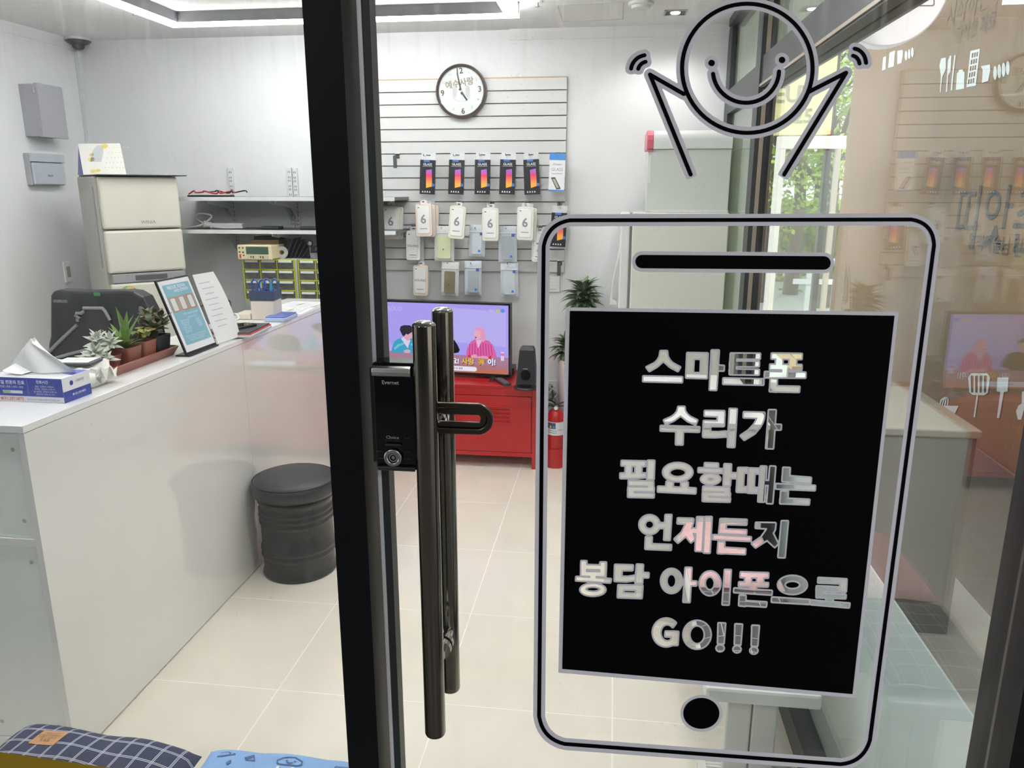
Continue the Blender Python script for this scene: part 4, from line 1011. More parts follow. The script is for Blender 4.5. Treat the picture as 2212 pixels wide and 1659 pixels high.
p = PY(1209, 449, YH - 0.075); glass_pack((p.x, YH - 0.075, p.z), 'black boxed screen protector hanging right of the phone cases', 2)
# pouches and slim packs
M_pouch = mat('frosted_pouch', (204, 212, 220), 0.2, var=0.05, scale=30)
M_pouchc = mat('clear_pouch', (224, 224, 222), 0.18, var=0.04, scale=30)
def pouch(loc, lab, m, tilt, inner, w=0.100, h=0.200, blue=True):
    t = thing('phone_case_pouch', lab, 'phone case', loc, group='phone cases in zip pouches', rot=(math.radians(-2), math.radians(tilt), 0))
    F_ = frame((0, 0, 0), (1, 0, 0), (0, 0, 1))
    def f(u, v, s):
        e = (1 - (2 * u - 1) ** 6) * (1 - (2 * v - 1) ** 8)
        return ((u - 0.5) * w, 0.010 - v * h, s * (0.001 + 0.010 * e + 0.0012 * math.sin(u * 17 + v * 23)))
    b = MB(); b.grid(lambda u, v: f(u, 1 - v, 1), 12, 16, F_); b.grid(lambda u, v: f(1 - u, 1 - v, -1), 12, 16, F_)
    part('pouch', b, m, t, smooth=60)
    part('zip_strip', MB().box(-w / 2 + 0.002, w / 2 - 0.002, -0.0135, -0.006, -0.034, -0.028), M_clear, t, bevel=0.002)
    if inner is not None:
        part('case', MB().prism(rrect(-w / 2 + 0.020, w / 2 - 0.020, -h + 0.026, -0.046, 0.010), 0.0112, 0.0135, F_), inner, t, bevel=0.001)
    pr = MB(); F2 = F_ @ Matrix.Translation((0, 0, 0.0140))
    if blue:
        pr.cur = 0; pr.quad((w / 2 - 0.032, -0.052, 0), (w / 2 - 0.014, -0.052, 0), (w / 2 - 0.014, -0.036, 0), (w / 2 - 0.032, -0.036, 0), F2)
        pr.cur = 1; pr.poly([(q[0], q[1], 0) for q in ell(w / 2 - 0.034, -h + 0.044, 0.008, 0.008, 16)], F2)
    else:
        pr.cur = 2; pr.poly([(q[0], q[1], 0) for q in ell(-0.004, -0.128, 0.003, 0.006, 12)], F2)
    part('printing', pr, [mat('pouch_label_blue', (74, 84, 178), 0.4, var=0), mat('pouch_dot_blue', (44, 130, 220), 0.4, var=0), mat('pouch_dark', (70, 70, 66), 0.4, var=0)], t)
    return t
gz3 = swz0 + 4 * stp - 0.0035; gz4 = swz0 + 1 * stp - 0.0035
M_grn = mat('pale_green_case', (220, 224, 186), 0.3); M_blg = mat('blue_grey_case', (178, 186, 194), 0.3); M_khk = mat('khaki_case', (132, 124, 102), 0.4, var=0.15); M_lt = mat('light_blue_case', (212, 218, 226), 0.3)
r3 = [(893, 494, 'c'), (960, 492, 'g'), (1032, 489, 'b'), (1097, 492, 'b2'), (1166, 497, 'c2')]
desc3 = {'c': 'white slim phone case in a pouch with blue label below, under the peach case', 'g': 'pale green phone case in a clear pouch, under the peach and cream cases', 'b': 'light blue pouched phone case partly behind the pale cream case', 'b2': 'wide grey blue pouched phone case between pale cream and white cases', 'c2': 'slim ivory phone case half hidden by the phone outline corner'}
for px_, py_, k in r3:
    hook(px_, 490, 'chrome hook carrying ' + ' '.join(desc3[k].split()[:9]).rstrip(','), rod=0.09, gz=gz3)
    p = PY(px_, py_, YH - 0.06); loc = (p.x, YH - 0.06, p.z)
    if k in ('c', 'c2'): clam(loc, desc3[k], M_ins if k == 'c' else M_case, 1, six='YOUNG' if k == 'c' else '7', w=0.088, h=0.176, group='slim phone case packs')
    else: pouch(loc, desc3[k], M_pouchc if k == 'g' else M_pouch, {'g': 1, 'b': 2, 'b2': 0}[k], {'g': M_grn, 'b': M_lt, 'b2': M_blg}[k], w={'g': 0.122, 'b': 0.098, 'b2': 0.112}[k], h={'g': 0.208, 'b': 0.188, 'b2': 0.212}[k], blue=k != 'g')
p = PY(897, 508, YH - 0.035); pouch((p.x, YH - 0.030, p.z), 'blue edged pouch peeking out behind the white slim phone case', M_pouch, 1, None, w=0.105, h=0.178)
r4 = [(909, 569, 'p', 'peach edged phone case pack in the bottom row left'), (973, 569, 'k', 'khaki phone case in a clear pouch in the bottom row'), (1022, 567, 's', 'grey blue pouched phone case, left of two in the bottom row'), (1100, 571, 't', 'grey blue pouched phone case, rightmost in the bottom row')]
for px_, py_, k, lab in r4:
    hook(px_, 565, 'chrome hook carrying ' + ' '.join(lab.split()[:12]), rod=0.09, gz=gz4)
    p = PY(px_, py_, YH - 0.06); loc = (p.x, YH - 0.06, p.z)
    if k == 'p': clam(loc, lab, M_case_p, 1, six='YOUNG', w=0.094, h=0.186, group='slim phone case packs')
    else: pouch(loc, lab, M_pouchc if k == 'k' else M_pouch, {'k': 2, 's': 0, 't': -1}[k], {'k': M_khk, 's': M_blg, 't': M_lt}[k], w=0.108 if k != 's' else 0.104, h=0.206, blue=k != 'k')
# ================================================================ television and red cabinet
TVL, TVR = PY(820, 647, 4.47), PY(1103, 656, 4.40)
tw = (TVR - TVL).xy.length; tz1 = TVL.z; tz0 = PY(1100, 815, 4.40).z; th_ = tz1 - tz0
CABZ = 0.507
tv = thing('television', 'flat television showing a talk show on the red cabinet', 'television', ((TVL.x + TVR.x) / 2, (TVL.y + TVR.y) / 2, CABZ), rz=math.atan2(TVR.y - TVL.y, TVR.x - TVL.x))
zc0 = tz0 - CABZ
part('housing', MB().box(-tw / 2, tw / 2, 0.002, 0.045, zc0, zc0 + th_), M_black, tv, bevel=0.004)
bz = 0.012
part('bezel', MB().ringprism([(-tw / 2, zc0), (tw / 2, zc0), (tw / 2, zc0 + th_), (-tw / 2, zc0 + th_)], [(-tw / 2 + bz, zc0 + 0.016), (tw / 2 - bz, zc0 + 0.016), (tw / 2 - bz, zc0 + th_ - bz), (-tw / 2 + bz, zc0 + th_ - bz)], -0.002, 0.006, frame((0, 0, 0), (1, 0, 0), (0, 0, 1))), M_blackgloss, tv)
for s in (-0.3, 0.3):
    part('foot', MB().prism([(-0.10, 0.0005), (0.10, 0.0005), (0.02, 0.02), (0.012, zc0 + 0.01), (-0.012, zc0 + 0.01), (-0.02, 0.02)], -0.012, 0.012, frame((s, 0.02, 0), (0, 1, 0), (0, 0, 1))), M_black, tv)
# picture on the screen, flat
SW, SH = tw - 2 * bz, th_ - bz - 0.016
Fs = frame((-SW / 2, 0.0005, zc0 + 0.016), (1, 0, 0), (0, 0, 1))
TV_S = 0.95
TCOL = {}
pic = MB()
def tcol(rgb):
    if rgb not in TCOL: TCOL[rgb] = len(TCOL)
    return TCOL[rgb]
lay = [0]
def tp(rgb, pts):     # picture coordinates: u to the right, v down, both 0..1
    lay[0] += 1; pic.cur = tcol(rgb)
    v, f = fill([[(p[0] * SW, (1 - p[1]) * SH) for p in pts]])
    pic.add([(x, y, 0.0001 * lay[0]) for x, y in v], f, Fs)
def ttx(rgb, s, u, v, size, bold=0.02, dy=0):
    lay[0] += 1; pic.cur = tcol(rgb); pic.text(s, Fs @ Matrix.Translation((u * SW, (1 - v) * SH, 0.0001 * lay[0])), size, bold)
def Z(*pts):          # read from the enlarged screen crop
    out = []
    for x, y in pts:
        u = (x - 412) / 1743.0; v0 = 60 + 65 * u; v1 = 1078 + 16 * u
        out.append((u, (y - v0) / (v1 - v0)))
    return out
tp((178, 164, 250), [(0, 0), (1, 0), (1, 1), (0, 1)])
tp((192, 182, 252), [(0.52, 0.05), (0.98, 0.1), (0.98, 0.6), (0.55, 0.55)])
tp((196, 178, 246), [(0, 0), (0.03, 0), (0.05, 0.6), (0.12, 0.75), (0, 0.8)])
tp((178, 130, 158), Z((420, 800), (2150, 855), (2150, 1100), (420, 1085)))
tp((186, 120, 128), Z((420, 930), (2150, 985), (2150, 1040), (420, 985)))
tp((196, 118, 96), Z((420, 985), (2150, 1040), (2150, 1100), (420, 1085)))
# man in a blue cardigan
tp((70, 168, 206), Z((525, 800), (540, 740), (570, 660), (620, 620), (700, 590), (780, 600), (900, 600), (960, 680), (980, 840), (540, 828)))
tp((120, 200, 226), Z((560, 760), (620, 700), (720, 668), (730, 690), (640, 730), (575, 790)))
tp((120, 200, 226), Z((800, 690), (960, 640), (965, 665), (810, 715)))
tp((228, 214, 250), Z((668, 610), (700, 590), (770, 600), (800, 640), (760, 758)))
tp((226, 176, 190), Z((712, 520), (740, 505), (840, 480), (850, 540), (842, 600), (800, 612), (770, 650), (720, 610)))
tp((52, 48, 62), Z((655, 480), (670, 430), (720, 410), (800, 412), (842, 440), (838, 505), (800, 530), (770, 552), (745, 540), (712, 580), (690, 565)))
tp((224, 176, 196), Z((700, 790), (760, 772), (800, 790), (790, 830), (712, 828)))
# man in black, mostly behind the door bars
tp((26, 26, 34), Z((1010, 840), (1020, 700), (1080, 620), (1180, 590), (1330, 590), (1420, 620), (1465, 700), (1490, 760), (1470, 800), (1400, 815), (1380, 845)))
tp((222, 176, 182), Z((1165, 470), (1230, 440), (1310, 470), (1305, 560), (1240, 610), (1180, 570)))
tp((44, 42, 52), Z((1150, 500), (1160, 420), (1240, 395), (1320, 430), (1325, 510), (1300, 470), (1190, 460)))
# woman in a pink striped blouse
tp((228, 104, 172), Z((1575, 840), (1590, 740), (1640, 640), (1700, 600), (1800, 595), (1890, 620), (1945, 680), (1975, 770), (1995, 850), (1900, 875), (1590, 850)))
for k in range(9):
    x = 1625 + k * 36
    tp((196, 52, 136), Z((x, 640 + abs(k - 4) * 8), (x + 9, 640 + abs(k - 4) * 8), (x + 14 + (k - 4) * 3, 830), (x + 4 + (k - 4) * 3, 830)))
tp((240, 190, 226), Z((1715, 610), (1800, 600), (1760, 700), (1740, 730)))
tp((238, 160, 196), Z((1690, 520), (1720, 440), (1780, 425), (1830, 470), (1850, 560), (1840, 620), (1800, 640), (1785, 580), (1770, 500), (1700, 560)))
tp((240, 178, 200), Z((1690, 500), (1715, 470), (1770, 480), (1785, 545), (1760, 600), (1715, 608), (1692, 570)))
tp((150, 40, 84), Z((1700, 568), (1722, 562), (1722, 585), (1704, 584)))
tp((238, 168, 196), Z((1640, 838), (1700, 815), (1740, 850), (1820, 838), (1880, 850), (1890, 878), (1650, 866)))
tp((206, 52, 70), Z((1600, 838), (1640, 826), (1640, 860), (1604, 860)))
tp((206, 52, 70), Z((1880, 848), (1925, 828), (1920, 878), (1885, 872)))
tp((226, 214, 250), Z((2050, 770), (2095, 772), (2095, 900), (2050, 898)))
tp((232, 130, 190), Z((2048, 790), (2098, 792), (2098, 830), (2048, 828)))
# captions
for s_, zx, c_, sz in (('요!', 1425, (250, 250, 255), 0.041), ('사랑', 1600, (244, 190, 60), 0.043), ('神', 1788, (236, 176, 40), 0.040), ('이!', 1925, (250, 250, 255), 0.043)):
    u, v = Z((zx, 930))[0]
    ttx((70, 60, 120), s_, u + 0.004, v + 0.008, sz, 0.055); ttx(c_, s_, u, v, sz, 0.04)
uu, vv = Z((1410, 1030))[0]
tp((238, 240, 255), [(uu + x, vv + y) for x, y in [(0.16 + 0.02 * math.cos(t), 0.034 * math.sin(t)) for t in np.linspace(-1.5, 1.5, 8)] + [(-0.16 - 0.02 * math.cos(t), -0.034 * math.sin(t)) for t in np.linspace(-1.5, 1.5, 8)]])
ttx((80, 90, 190), '지금까지 나는 솔로', uu, vv, 0.0135, 0.02)
uu, vv = Z((600, 165))[0]; ttx((206, 198, 252), 'SOLO', uu, vv, 0.036, 0.0)
uu, vv = Z((1930, 192))[0]; ttx((206, 204, 236), 'SBS', uu, vv, 0.020, 0.01)
tp((226, 200, 110), [(uu + 0.045 + 0.018 * math.cos(t), vv + 0.03 * math.sin(t) * (0.6 + 0.4 * math.cos(t))) for t in np.linspace(0, 6.28, 16, endpoint=False)])
tp((90, 150, 236), [(uu + 0.085 + 0.015 * math.cos(t), vv + 0.028 * math.sin(t)) for t in np.linspace(0, 6.28, 16, endpoint=False)])
pm_ = part('screen_picture', pic, [emis('screen_%d_%d_%d' % c, c, TV_S) for c in TCOL], tv)

cab = thing('red_cabinet', 'low red metal cabinet with louvred doors under the television', 'cabinet', (-0.95, 4.46, 0))
cx0, cx1, cy0, cy1 = -1.425, -0.405, 4.262, 4.655
part('body', MB(cab.location).box(cx0, cx1, cy0 + 0.014, cy1, 0.085, CABZ - 0.02), M_red, cab, bevel=0.002)
part('top_panel', MB(cab.location).box(cx0 - 0.004, cx1 + 0.004, cy0 - 0.004, cy1 + 0.002, CABZ - 0.019, CABZ), M_red, cab, bevel=0.003)
for x in (cx0, cx1 - 0.028):
    for y in (cy0, cy1 - 0.03): part('leg', MB(cab.location).box(x, x + 0.028, y, y + 0.028, 0, CABZ - 0.0195), M_red, cab, bevel=0.002)
xm = (cx0 + cx1) / 2
part('rail', MB(cab.location).box(cx0 + 0.028, cx1 - 0.028, cy0, cy0 + 0.012, CABZ - 0.062, CABZ - 0.0195), M_red, cab)
part('rail', MB(cab.location).box(cx0 + 0.028, cx1 - 0.028, cy0, cy0 + 0.012, 0.075, 0.10), M_red, cab)
for i, (xa, xb) in enumerate(((cx0 + 0.033, xm - 0.003), (xm + 0.003, cx1 - 0.033))):
    d = part('door', MB(cab.location).box(xa, xb, cy0 - 0.002, cy0 + 0.012, 0.103, CABZ - 0.066), M_red, cab, bevel=0.002)
    xl = (xb - 0.20 if i else xa + 0.20)
    for k in range(5): part('louvre', MB(cab.location).prism([(0, 0), (0.009, -0.004), (0.009, -0.010), (0, -0.013)], -0.075, 0.075, frame((xl, cy0 - 0.002, CABZ - 0.12 - k * 0.024), (0, -1, 0), (0, 0, 1))), M_red, d)
    part('knob', MB(cab.location).cyl((xb - 0.02 if not i else xa + 0.02, cy0 - 0.002, 0.29), (xb - 0.02 if not i else xa + 0.02, cy0 - 0.02, 0.29), 0.008, n=14), M_red, d)
p = PY(1060, 820, 4.52)
sbx = thing('set_top_box', 'black set top box on the red cabinet beside the television foot', 'box', (PY(1085, 820, 4.58).x - 0.02, 4.585, CABZ))
part('case', MB().box(-0.13, 0.10, -0.06, 0.06, 0.001, 0.042), M_black, sbx, bevel=0.004)
part('front_strip', MB().box(-0.12, 0.09, -0.0625, -0.06, 0.012, 0.03), M_blackgloss, sbx)
p = PZ(1086, 828, CABZ)
rm = thing('remote_control', 'dark remote control lying on the red cabinet before the television', 'remote control', (p.x, p.y, CABZ), rz=math.radians(28))
part('case', MB().box(-0.022, 0.022, -0.085, 0.085, 0.001, 0.018), mat('dark_grey_plastic', (62, 62, 66), 0.4), rm, bevel=0.005)
for k in range(4):
    for j in range(3): part('button', MB().cyl((-0.012 + j * 0.012, -0.05 + k * 0.03, 0.018), (-0.012 + j * 0.012, -0.05 + k * 0.03, 0.0195), 0.004, n=8), M_grey, rm)
p = PZ(1137, 838, CABZ)
spk = thing('speaker', 'black tapered desktop speaker on a round base at the cabinet right end', 'speaker', (p.x, p.y, CABZ))
sh_ = PY(1138, 749, p.y).z - CABZ
part('base', MB().lathe([(0.073, 0.001), (0.074, 0.006), (0.068, 0.013), (0.03, 0.015)], n=36), M_black, spk, smooth=35)
b0 = [(-0.055, -0.045), (0.055, -0.045), (0.06, 0.05), (-0.06, 0.05)]; t0 = [(-0.040, -0.012), (0.046, -0.012), (0.046, 0.045), (-0.034, 0.045)]
mbp = MB(); mbp.add([(x, y, 0.03) for x, y in b0] + [(x, y, sh_ - 0.02) for x, y in t0] + [(x * 0.8, y * 0.7 + 0.01, sh_) for x, y in t0], [(3, 2, 1, 0), (0, 1, 5, 4), (1, 2, 6, 5), (2, 3, 7, 6), (3, 0, 4, 7), (4, 5, 9, 8), (5, 6, 10, 9), (6, 7, 11, 10), (7, 4, 8, 11), (8, 9, 10, 11)])
part('cabinet', mbp, mat('dark_speaker', (34, 35, 38), 0.4, var=0.05), spk, bevel=0.004)
part('stem', MB().cyl((0, 0, 0.013), (0, 0, 0.032), 0.03, n=20), M_black, spk, smooth=35)
part('driver', MB().cyl((0, 0, 0), (0, 0.004, 0), 0.028, n=24, M=Matrix.Translation((0, -0.0435, 0.085)) @ Matrix.Rotation(math.radians(-12), 4, 'X')), M_blackgloss, spk, smooth=35)
part('badge', MB().box(-0.018, 0.012, -0.0385, -0.036, 0.118, 0.122), M_chrome, spk)

# ================================================================ extinguisher, outlet, cables, potted dracaena
EX = PY(1200, 975, 4.36)
ex = thing('fire_extinguisher', 'red fire extinguisher with white label on a red stand right of the cabinet', 'fire extinguisher', (EX.x, 4.36, 0.0))
hb_, ht_ = PY(1200, 974, 4.31).z, PY(1200, 890, 4.31).z
part('stand', MB().lathe([(0.066, 0.0), (0.068, 0.03), (0.064, hb_ + 0.01), (0.056, hb_ + 0.012)], n=36), M_red, ex, smooth=35)
part('cylinder', MB().lathe([(0.050, hb_), (0.052, hb_ + 0.01), (0.052, ht_ - 0.05), (0.046, ht_ - 0.02), (0.030, ht_ - 0.002), (0.016, ht_ + 0.004)], n=36), M_red, ex, smooth=50)
la, lb = hb_ + 0.095, hb_ + 0.175
part('label', MB().lathe([(0.0525, la), (0.0525, lb)], n=36, cap0=False, cap1=False), mat('extinguisher_label', (226, 228, 232), 0.4, var=0.02), ex, smooth=60)
lbm = MB()
def cylpatch(a0, a1, z0, z1, r=0.0528, n=6):
    A0 = [math.radians(a0 + (a1 - a0) * i / n) for i in range(n + 1)]
    for i in range(n): lbm.quad((r * math.sin(A0[i]), -r * math.cos(A0[i]), z0), (r * math.sin(A0[i + 1]), -r * math.cos(A0[i + 1]), z0), (r * math.sin(A0[i + 1]), -r * math.cos(A0[i + 1]), z1), (r * math.sin(A0[i]), -r * math.cos(A0[i]), z1))
lbm.cur = 0; cylpatch(-62, 2, la + 0.04, lb - 0.004)
lbm.cur = 1; cylpatch(-38, -26, la + 0.043, la + 0.058, 0.053)
lbm.cur = 2; cylpatch(-16, -4, la + 0.043, la + 0.058, 0.053)
lbm.cur = 3; cylpatch(-55, 10, la + 0.026, la + 0.030, 0.053); cylpatch(-55, 10, la + 0.014, la + 0.018, 0.053); cylpatch(18, 50, la + 0.03, la + 0.034, 0.053)
part('label_print', lbm, [mat('label_navy', (60, 72, 110), 0.4, var=0), mat('label_yellow', (226, 200, 60), 0.4, var=0), mat('label_blue', (70, 130, 210), 0.4, var=0), mat('label_grey', (150, 154, 160), 0.4, var=0)], ex)
part('valve', MB().cyl((0, 0, ht_), (0, 0, ht_ + 0.03), 0.013, n=18).cyl((0, 0, ht_ + 0.012), (0, -0.03, ht_ + 0.018), 0.012, n=18), M_steel, ex, smooth=35)
part('gauge', MB().cyl((0, -0.03, ht_ + 0.018), (0, -0.034, ht_ + 0.018), 0.011, n=20), M_white, ex, smooth=35)
part('lever', MB().box(-0.01, 0.085, -0.009, 0.009, 0.0, 0.006, Matrix.Translation((0, 0, ht_ + 0.03)) @ Matrix.Rotation(math.radians(-18), 4, 'Y')), M_black, ex, bevel=0.001)
part('lever', MB().box(-0.04, 0.085, -0.008, 0.008, 0.0, 0.006, Matrix.Translation((0, 0, ht_ + 0.022))), M_black, ex, bevel=0.001)
part('hose', MB().tube([(-0.012, 0, ht_ + 0.02), (-0.045, 0, ht_ + 0.03), (-0.062, 0.01, ht_ - 0.02), (-0.06, 0.02, ht_ - 0.12), (-0.058, 0.03, ht_ - 0.2)], 0.008, 8), M_black, ex, smooth=60)
q0, q1 = PY(1188, 821, YB), PY(1205, 850, YB)
ol = thing('power_outlet', 'white power outlet plate on the back wall above the extinguisher', 'outlet', (q0.x, YB, q1.z))
part('plate', MB(ol.location).box(q0.x - 0.06, q1.x, YB - 0.009, YB, q1.z, q0.z), M_white, ol, bevel=0.003)
part('socket', MB(ol.location).ringprism(ell(q1.x - 0.05, (q0.z + q1.z) / 2, 0.02, 0.02, 24), ell(q1.x - 0.05, (q0.z + q1.z) / 2, 0.017, 0.017, 24), 0.009, 0.012, frame((0, YB, 0), (1, 0, 0), (0, 0, 1))), M_grey, ol)
cz = PY(1200, 850, 4.6)
gm = mat('grey_cable', (176, 178, 180), 0.5)
cb = thing('cable_bundle', 'looped grey cables hanging from the outlet behind the extinguisher', 'cable', (cz.x, 4.62, 0))
random.seed(11)
for k in range(3):
    pts = [(cz.x - 0.05 + 0.02 * k, 4.66, cz.z + 0.03)] + [(cz.x - 0.045 + 0.055 * math.sin(i * 1.7 + k), 4.62 + 0.02 * math.cos(i + k), cz.z + 0.02 - i * 0.028 + 0.03 * math.cos(i * 1.7 + k)) for i in range(1, 8)] + [(cz.x - 0.08, 4.6, 0.12), (cz.x - 0.09, 4.58, 0.006)]
    part('cable', MB(cb.location).tube(spl(pts, 5), 0.0055, 7), gm if k != 1 else M_black, cb, smooth=60)
q0, q1 = PY(1183, 597, YB), PY(1209, 631, YB)
lsw = thing('wall_switch', 'white four gang switch plate on the back wall below the slatwall', 'switch', (q0.x, YB, q1.z))
part('plate', MB(lsw.location).box(q0.x, q1.x, YB - 0.010, YB, q1.z, q0.z), M_white, lsw, bevel=0.003)
for k in range(3):
    zz = q0.z - 0.012 - (k + 1) * (q0.z - q1.z - 0.03) / 3
    part('rocker', MB(lsw.location).box(q0.x + 0.014, q1.x - 0.014, YB - 0.0135, YB - 0.010, zz + 0.002, zz + (q0.z - q1.z - 0.03) / 3 - 0.002), M_white, lsw, bevel=0.001)

# leaf meshes: a folded tapering blade along +z, bending towards -y
def blade(L, w, bend, n=6, fold=0.25, thick=0.0, tipw=0.0, belly=0.35):
    mb = MB()
    vs = []; fs = []
    for i in range(n + 1):
        t = i / n
        ww = w * (math.sin(math.pi * min(1.0, (t * (1 - belly) / 0.5 + belly) if t < 0.5 else 1) * 0.5) if t < 0.35 else 1) * (1 - max(0, (t - 0.35) / 0.65) ** 1.6) + tipw
        a = bend * t; y = -L * (1 - math.cos(a)) / max(bend, 1e-3) if bend > 1e-3 else 0; z = L * math.sin(a) / bend if bend > 1e-3 else L * t
        vs += [(-ww / 2, y + fold * ww, z), (0, y, z), (ww / 2, y + fold * ww, z)]
        if thick: vs += [(0, y + thick * (1 - t * 0.9), z)]
    k = 4 if thick else 3
    for i in range(n):
        a = i * k; b = a + k
        fs += [(a, a + 1, b + 1, b), (a + 1, a + 2, b + 2, b + 1)]
        if thick: fs += [(a + 2, a + 3, b + 3, b + 2), (a + 3, a, b, b + 3)]
    return mb.add(vs, fs)
def leafset(root, meshes, specs):
    for i, (loc, rz, tilt, sc) in enumerate(specs):
        o = bpy.data.objects.new('leaf', meshes[i % len(meshes)]); COL.objects.link(o); o.parent = root
        o.location = loc; o.rotation_euler = Euler((tilt, 0, rz)); o.scale = (sc, sc, sc)
M_drac = mat('dracaena_green', (70, 92, 62), 0.38, var=0.35, scale=30)
M_drac2 = mat('dracaena_green_light', (100, 122, 80), 0.38, var=0.3, scale=30)
PXp = PY(1256, 640, 4.54)
pt = thing('potted_dracaena', 'leafy green potted plant in a white planter between cabinet and white fridge', 'plant', (PXp.x - 0.02, 4.54, 0))
ztop = PY(1200, 782, 4.43).z
part('planter', MB().lathe([(0.085, 0.0), (0.092, 0.01), (0.112, ztop - 0.01), (0.114, ztop), (0.106, ztop), (0.102, ztop - 0.03)], n=40, cap1=False), M_white, pt, smooth=40)
part('soil', MB().cyl((0, 0, ztop - 0.035), (0, 0, ztop - 0.03), 0.103, n=30), mat('soil', (62, 48, 38), 0.9, var=0.3), pt)
part('stem', MB().tube([(0.015, 0, ztop - 0.03), (0.03, 0, ztop + 0.2), (0.03, 0, PXp.z - 0.02)], 0.014, 8), mat('cane_bark', (128, 112, 84), 0.7, var=0.2), pt, smooth=60)
part('stem', MB().tube([(-0.03, -0.01, ztop - 0.03), (-0.05, -0.02, ztop + 0.05)], 0.012, 8), mat('cane_bark', (128, 112, 84), 0.7, var=0.2), pt, smooth=60)
lms = [blade(0.165, 0.056, 1.0).mesh('leaf', M_drac, True), blade(0.15, 0.050, 0.7).mesh('leaf', M_drac2, True), blade(0.17, 0.054, 1.4).mesh('leaf', M_drac, True)]
random.seed(5); sp = []
for (x, z, n, sc) in ((0.03, PXp.z - 0.06, 88, 0.84), (-0.062, PY(1215, 760, 4.54).z - 0.02, 60, 0.74)):
    for i in range(n):
        t = i / n
        sp.append(((x, -0.0, z + 0.10 * t * sc), i * 2.399, 0.25 + 1.25 * (1 - t) ** 0.8 + random.uniform(-0.15, 0.15), sc * random.uniform(0.75, 1.1)))
leafset(pt, lms, sp)

# ================================================================ white fridge at the right with a pink cornered appliance on top
M_fw = mat('white_fridge_enamel', (232, 234, 232), 0.3, var=0.008)
M_fside = mat('ivory_side_panel', (228, 228, 218), 0.35, var=0.01, scale=3)
fy = 4.19
xa = PY(1362, 600, fy).x; xd0, xd1 = PY(1337, 600, fy).x, PY(1357, 600, fy).x; zt2 = PY(1362, 459, fy).z
f2 = thing('fridge', 'white fridge seen from its ivory side beside the glass wall', 'fridge', ((xa + 0.596) / 2, 4.40, 0))
part('cabinet', MB(f2.location).box(xa, 0.596, fy, 4.66, 0.03, zt2), M_fside, f2, bevel=0.006)
part('door', MB(f2.location).box(xd0, xd1, fy + 0.002, 4.655, 0.05, zt2 - 0.003), M_fw, f2, bevel=0.008)
part('door_seal', MB(f2.location).box(xd1, xa, fy + 0.012, 4.645, 0.06, zt2 - 0.015), mat('grey_seal', (120, 122, 122), 0.6), f2)
zh0, zh1 = PY(1327, 660, fy).z, PY(1327, 528, fy).z; xh = PY(1319, 600, fy).x
hp_ = [(xd0 + 0.002, zh1), (xd0 - 0.006, zh1 - 0.03), (xh + 0.012, zh0 + 0.14), (xh, zh0 + 0.02), (xh, zh0), (xd0 - 0.006, zh0 - 0.0), (xd0 - 0.006, zh0 + 0.02), (xh + 0.012, zh0 + 0.035), (xh + 0.018, zh0 + 0.13), (xd0 + 0.002, zh1 - 0.06)]
part('handle', MB(f2.location).prism(hp_, -fy - 0.10, -fy - 0.02, frame((0, 0, 0), (1, 0, 0), (0, 0, 1)) ), M_fw, f2, bevel=0.003)
for x in (xa + 0.03, 0.52):
    for y in (fy + 0.04, 4.6): part('foot', MB(f2.location).cyl((x, y, 0), (x, y, 0.031), 0.018, n=12), M_black, f2)
ax0 = PY(1398, 300, 4.24).x; az1 = PY(1500, 280, 4.24).z; apx1 = 0.594
ap = thing('white_appliance', 'white box appliance with rounded top and pink corner caps on the white fridge', 'appliance', ((ax0 + apx1) / 2, 4.42, zt2))
ah = az1 - zt2
def bar_prof(r): return [(0, 0), (0.34, 0), (0.34, ah - r)] + [(0.34 - r + r * math.cos(math.radians(t)), ah - r + r * math.sin(math.radians(t))) for t in (30, 60, 90)] + [(r + r * math.cos(math.radians(t)), ah - r + r * math.sin(math.radians(t))) for t in (90, 115, 140, 165, 180)] + [(0, 0)]
zb2 = ah - 0.095
part('body', MB(ap.location).box(ax0 + 0.008, apx1, 4.252, 4.60, zt2 + 0.001, zt2 + zb2), mat('pale_grey_panel', (222, 225, 220), 0.12, var=0.01), ap, bevel=0.003)
tpz = [(0.0, 0.0), (0.352, 0.0), (0.352, 0.06), (0.33, 0.09), (0.05, 0.094), (0.026, 0.088), (0.008, 0.068), (0.0, 0.045)]
Ftop = frame((0, 4.24, zt2 + zb2 + 0.001), (0, 1, 0), (0, 0, 1))
part('rounded_top', MB(ap.location).prism(tpz, ax0 + 0.034, apx1, Ftop), M_fw, ap, smooth=35)
part('pink_cap', MB(ap.location).prism([(p[0] - 0.002, p[1] + 0.001) for p in tpz], ax0, ax0 + 0.0335, Ftop), mat('pink_plastic', (214, 108, 124), 0.3, var=0.03), ap, bevel=0.003)
part('lower_corner', MB(ap.location).box(ax0 + 0.003, ax0 + 0.034, 4.246, 4.252, zt2 + zb2 - 0.012, zt2 + zb2), mat('pink_plastic', (214, 108, 124), 0.3), ap)
part('grip_recess', MB(ap.location).box(ax0 + 0.010, ax0 + 0.026, 4.2505, 4.2518, zt2 + zb2 - 0.17, zt2 + zb2 - 0.03), M_white, ap, bevel=0.0005)
part('front_ledge', MB(ap.location).box(ax0 + 0.03, apx1, 4.235, 4.252, zt2 + 0.001, zt2 + 0.012), M_fw, ap)

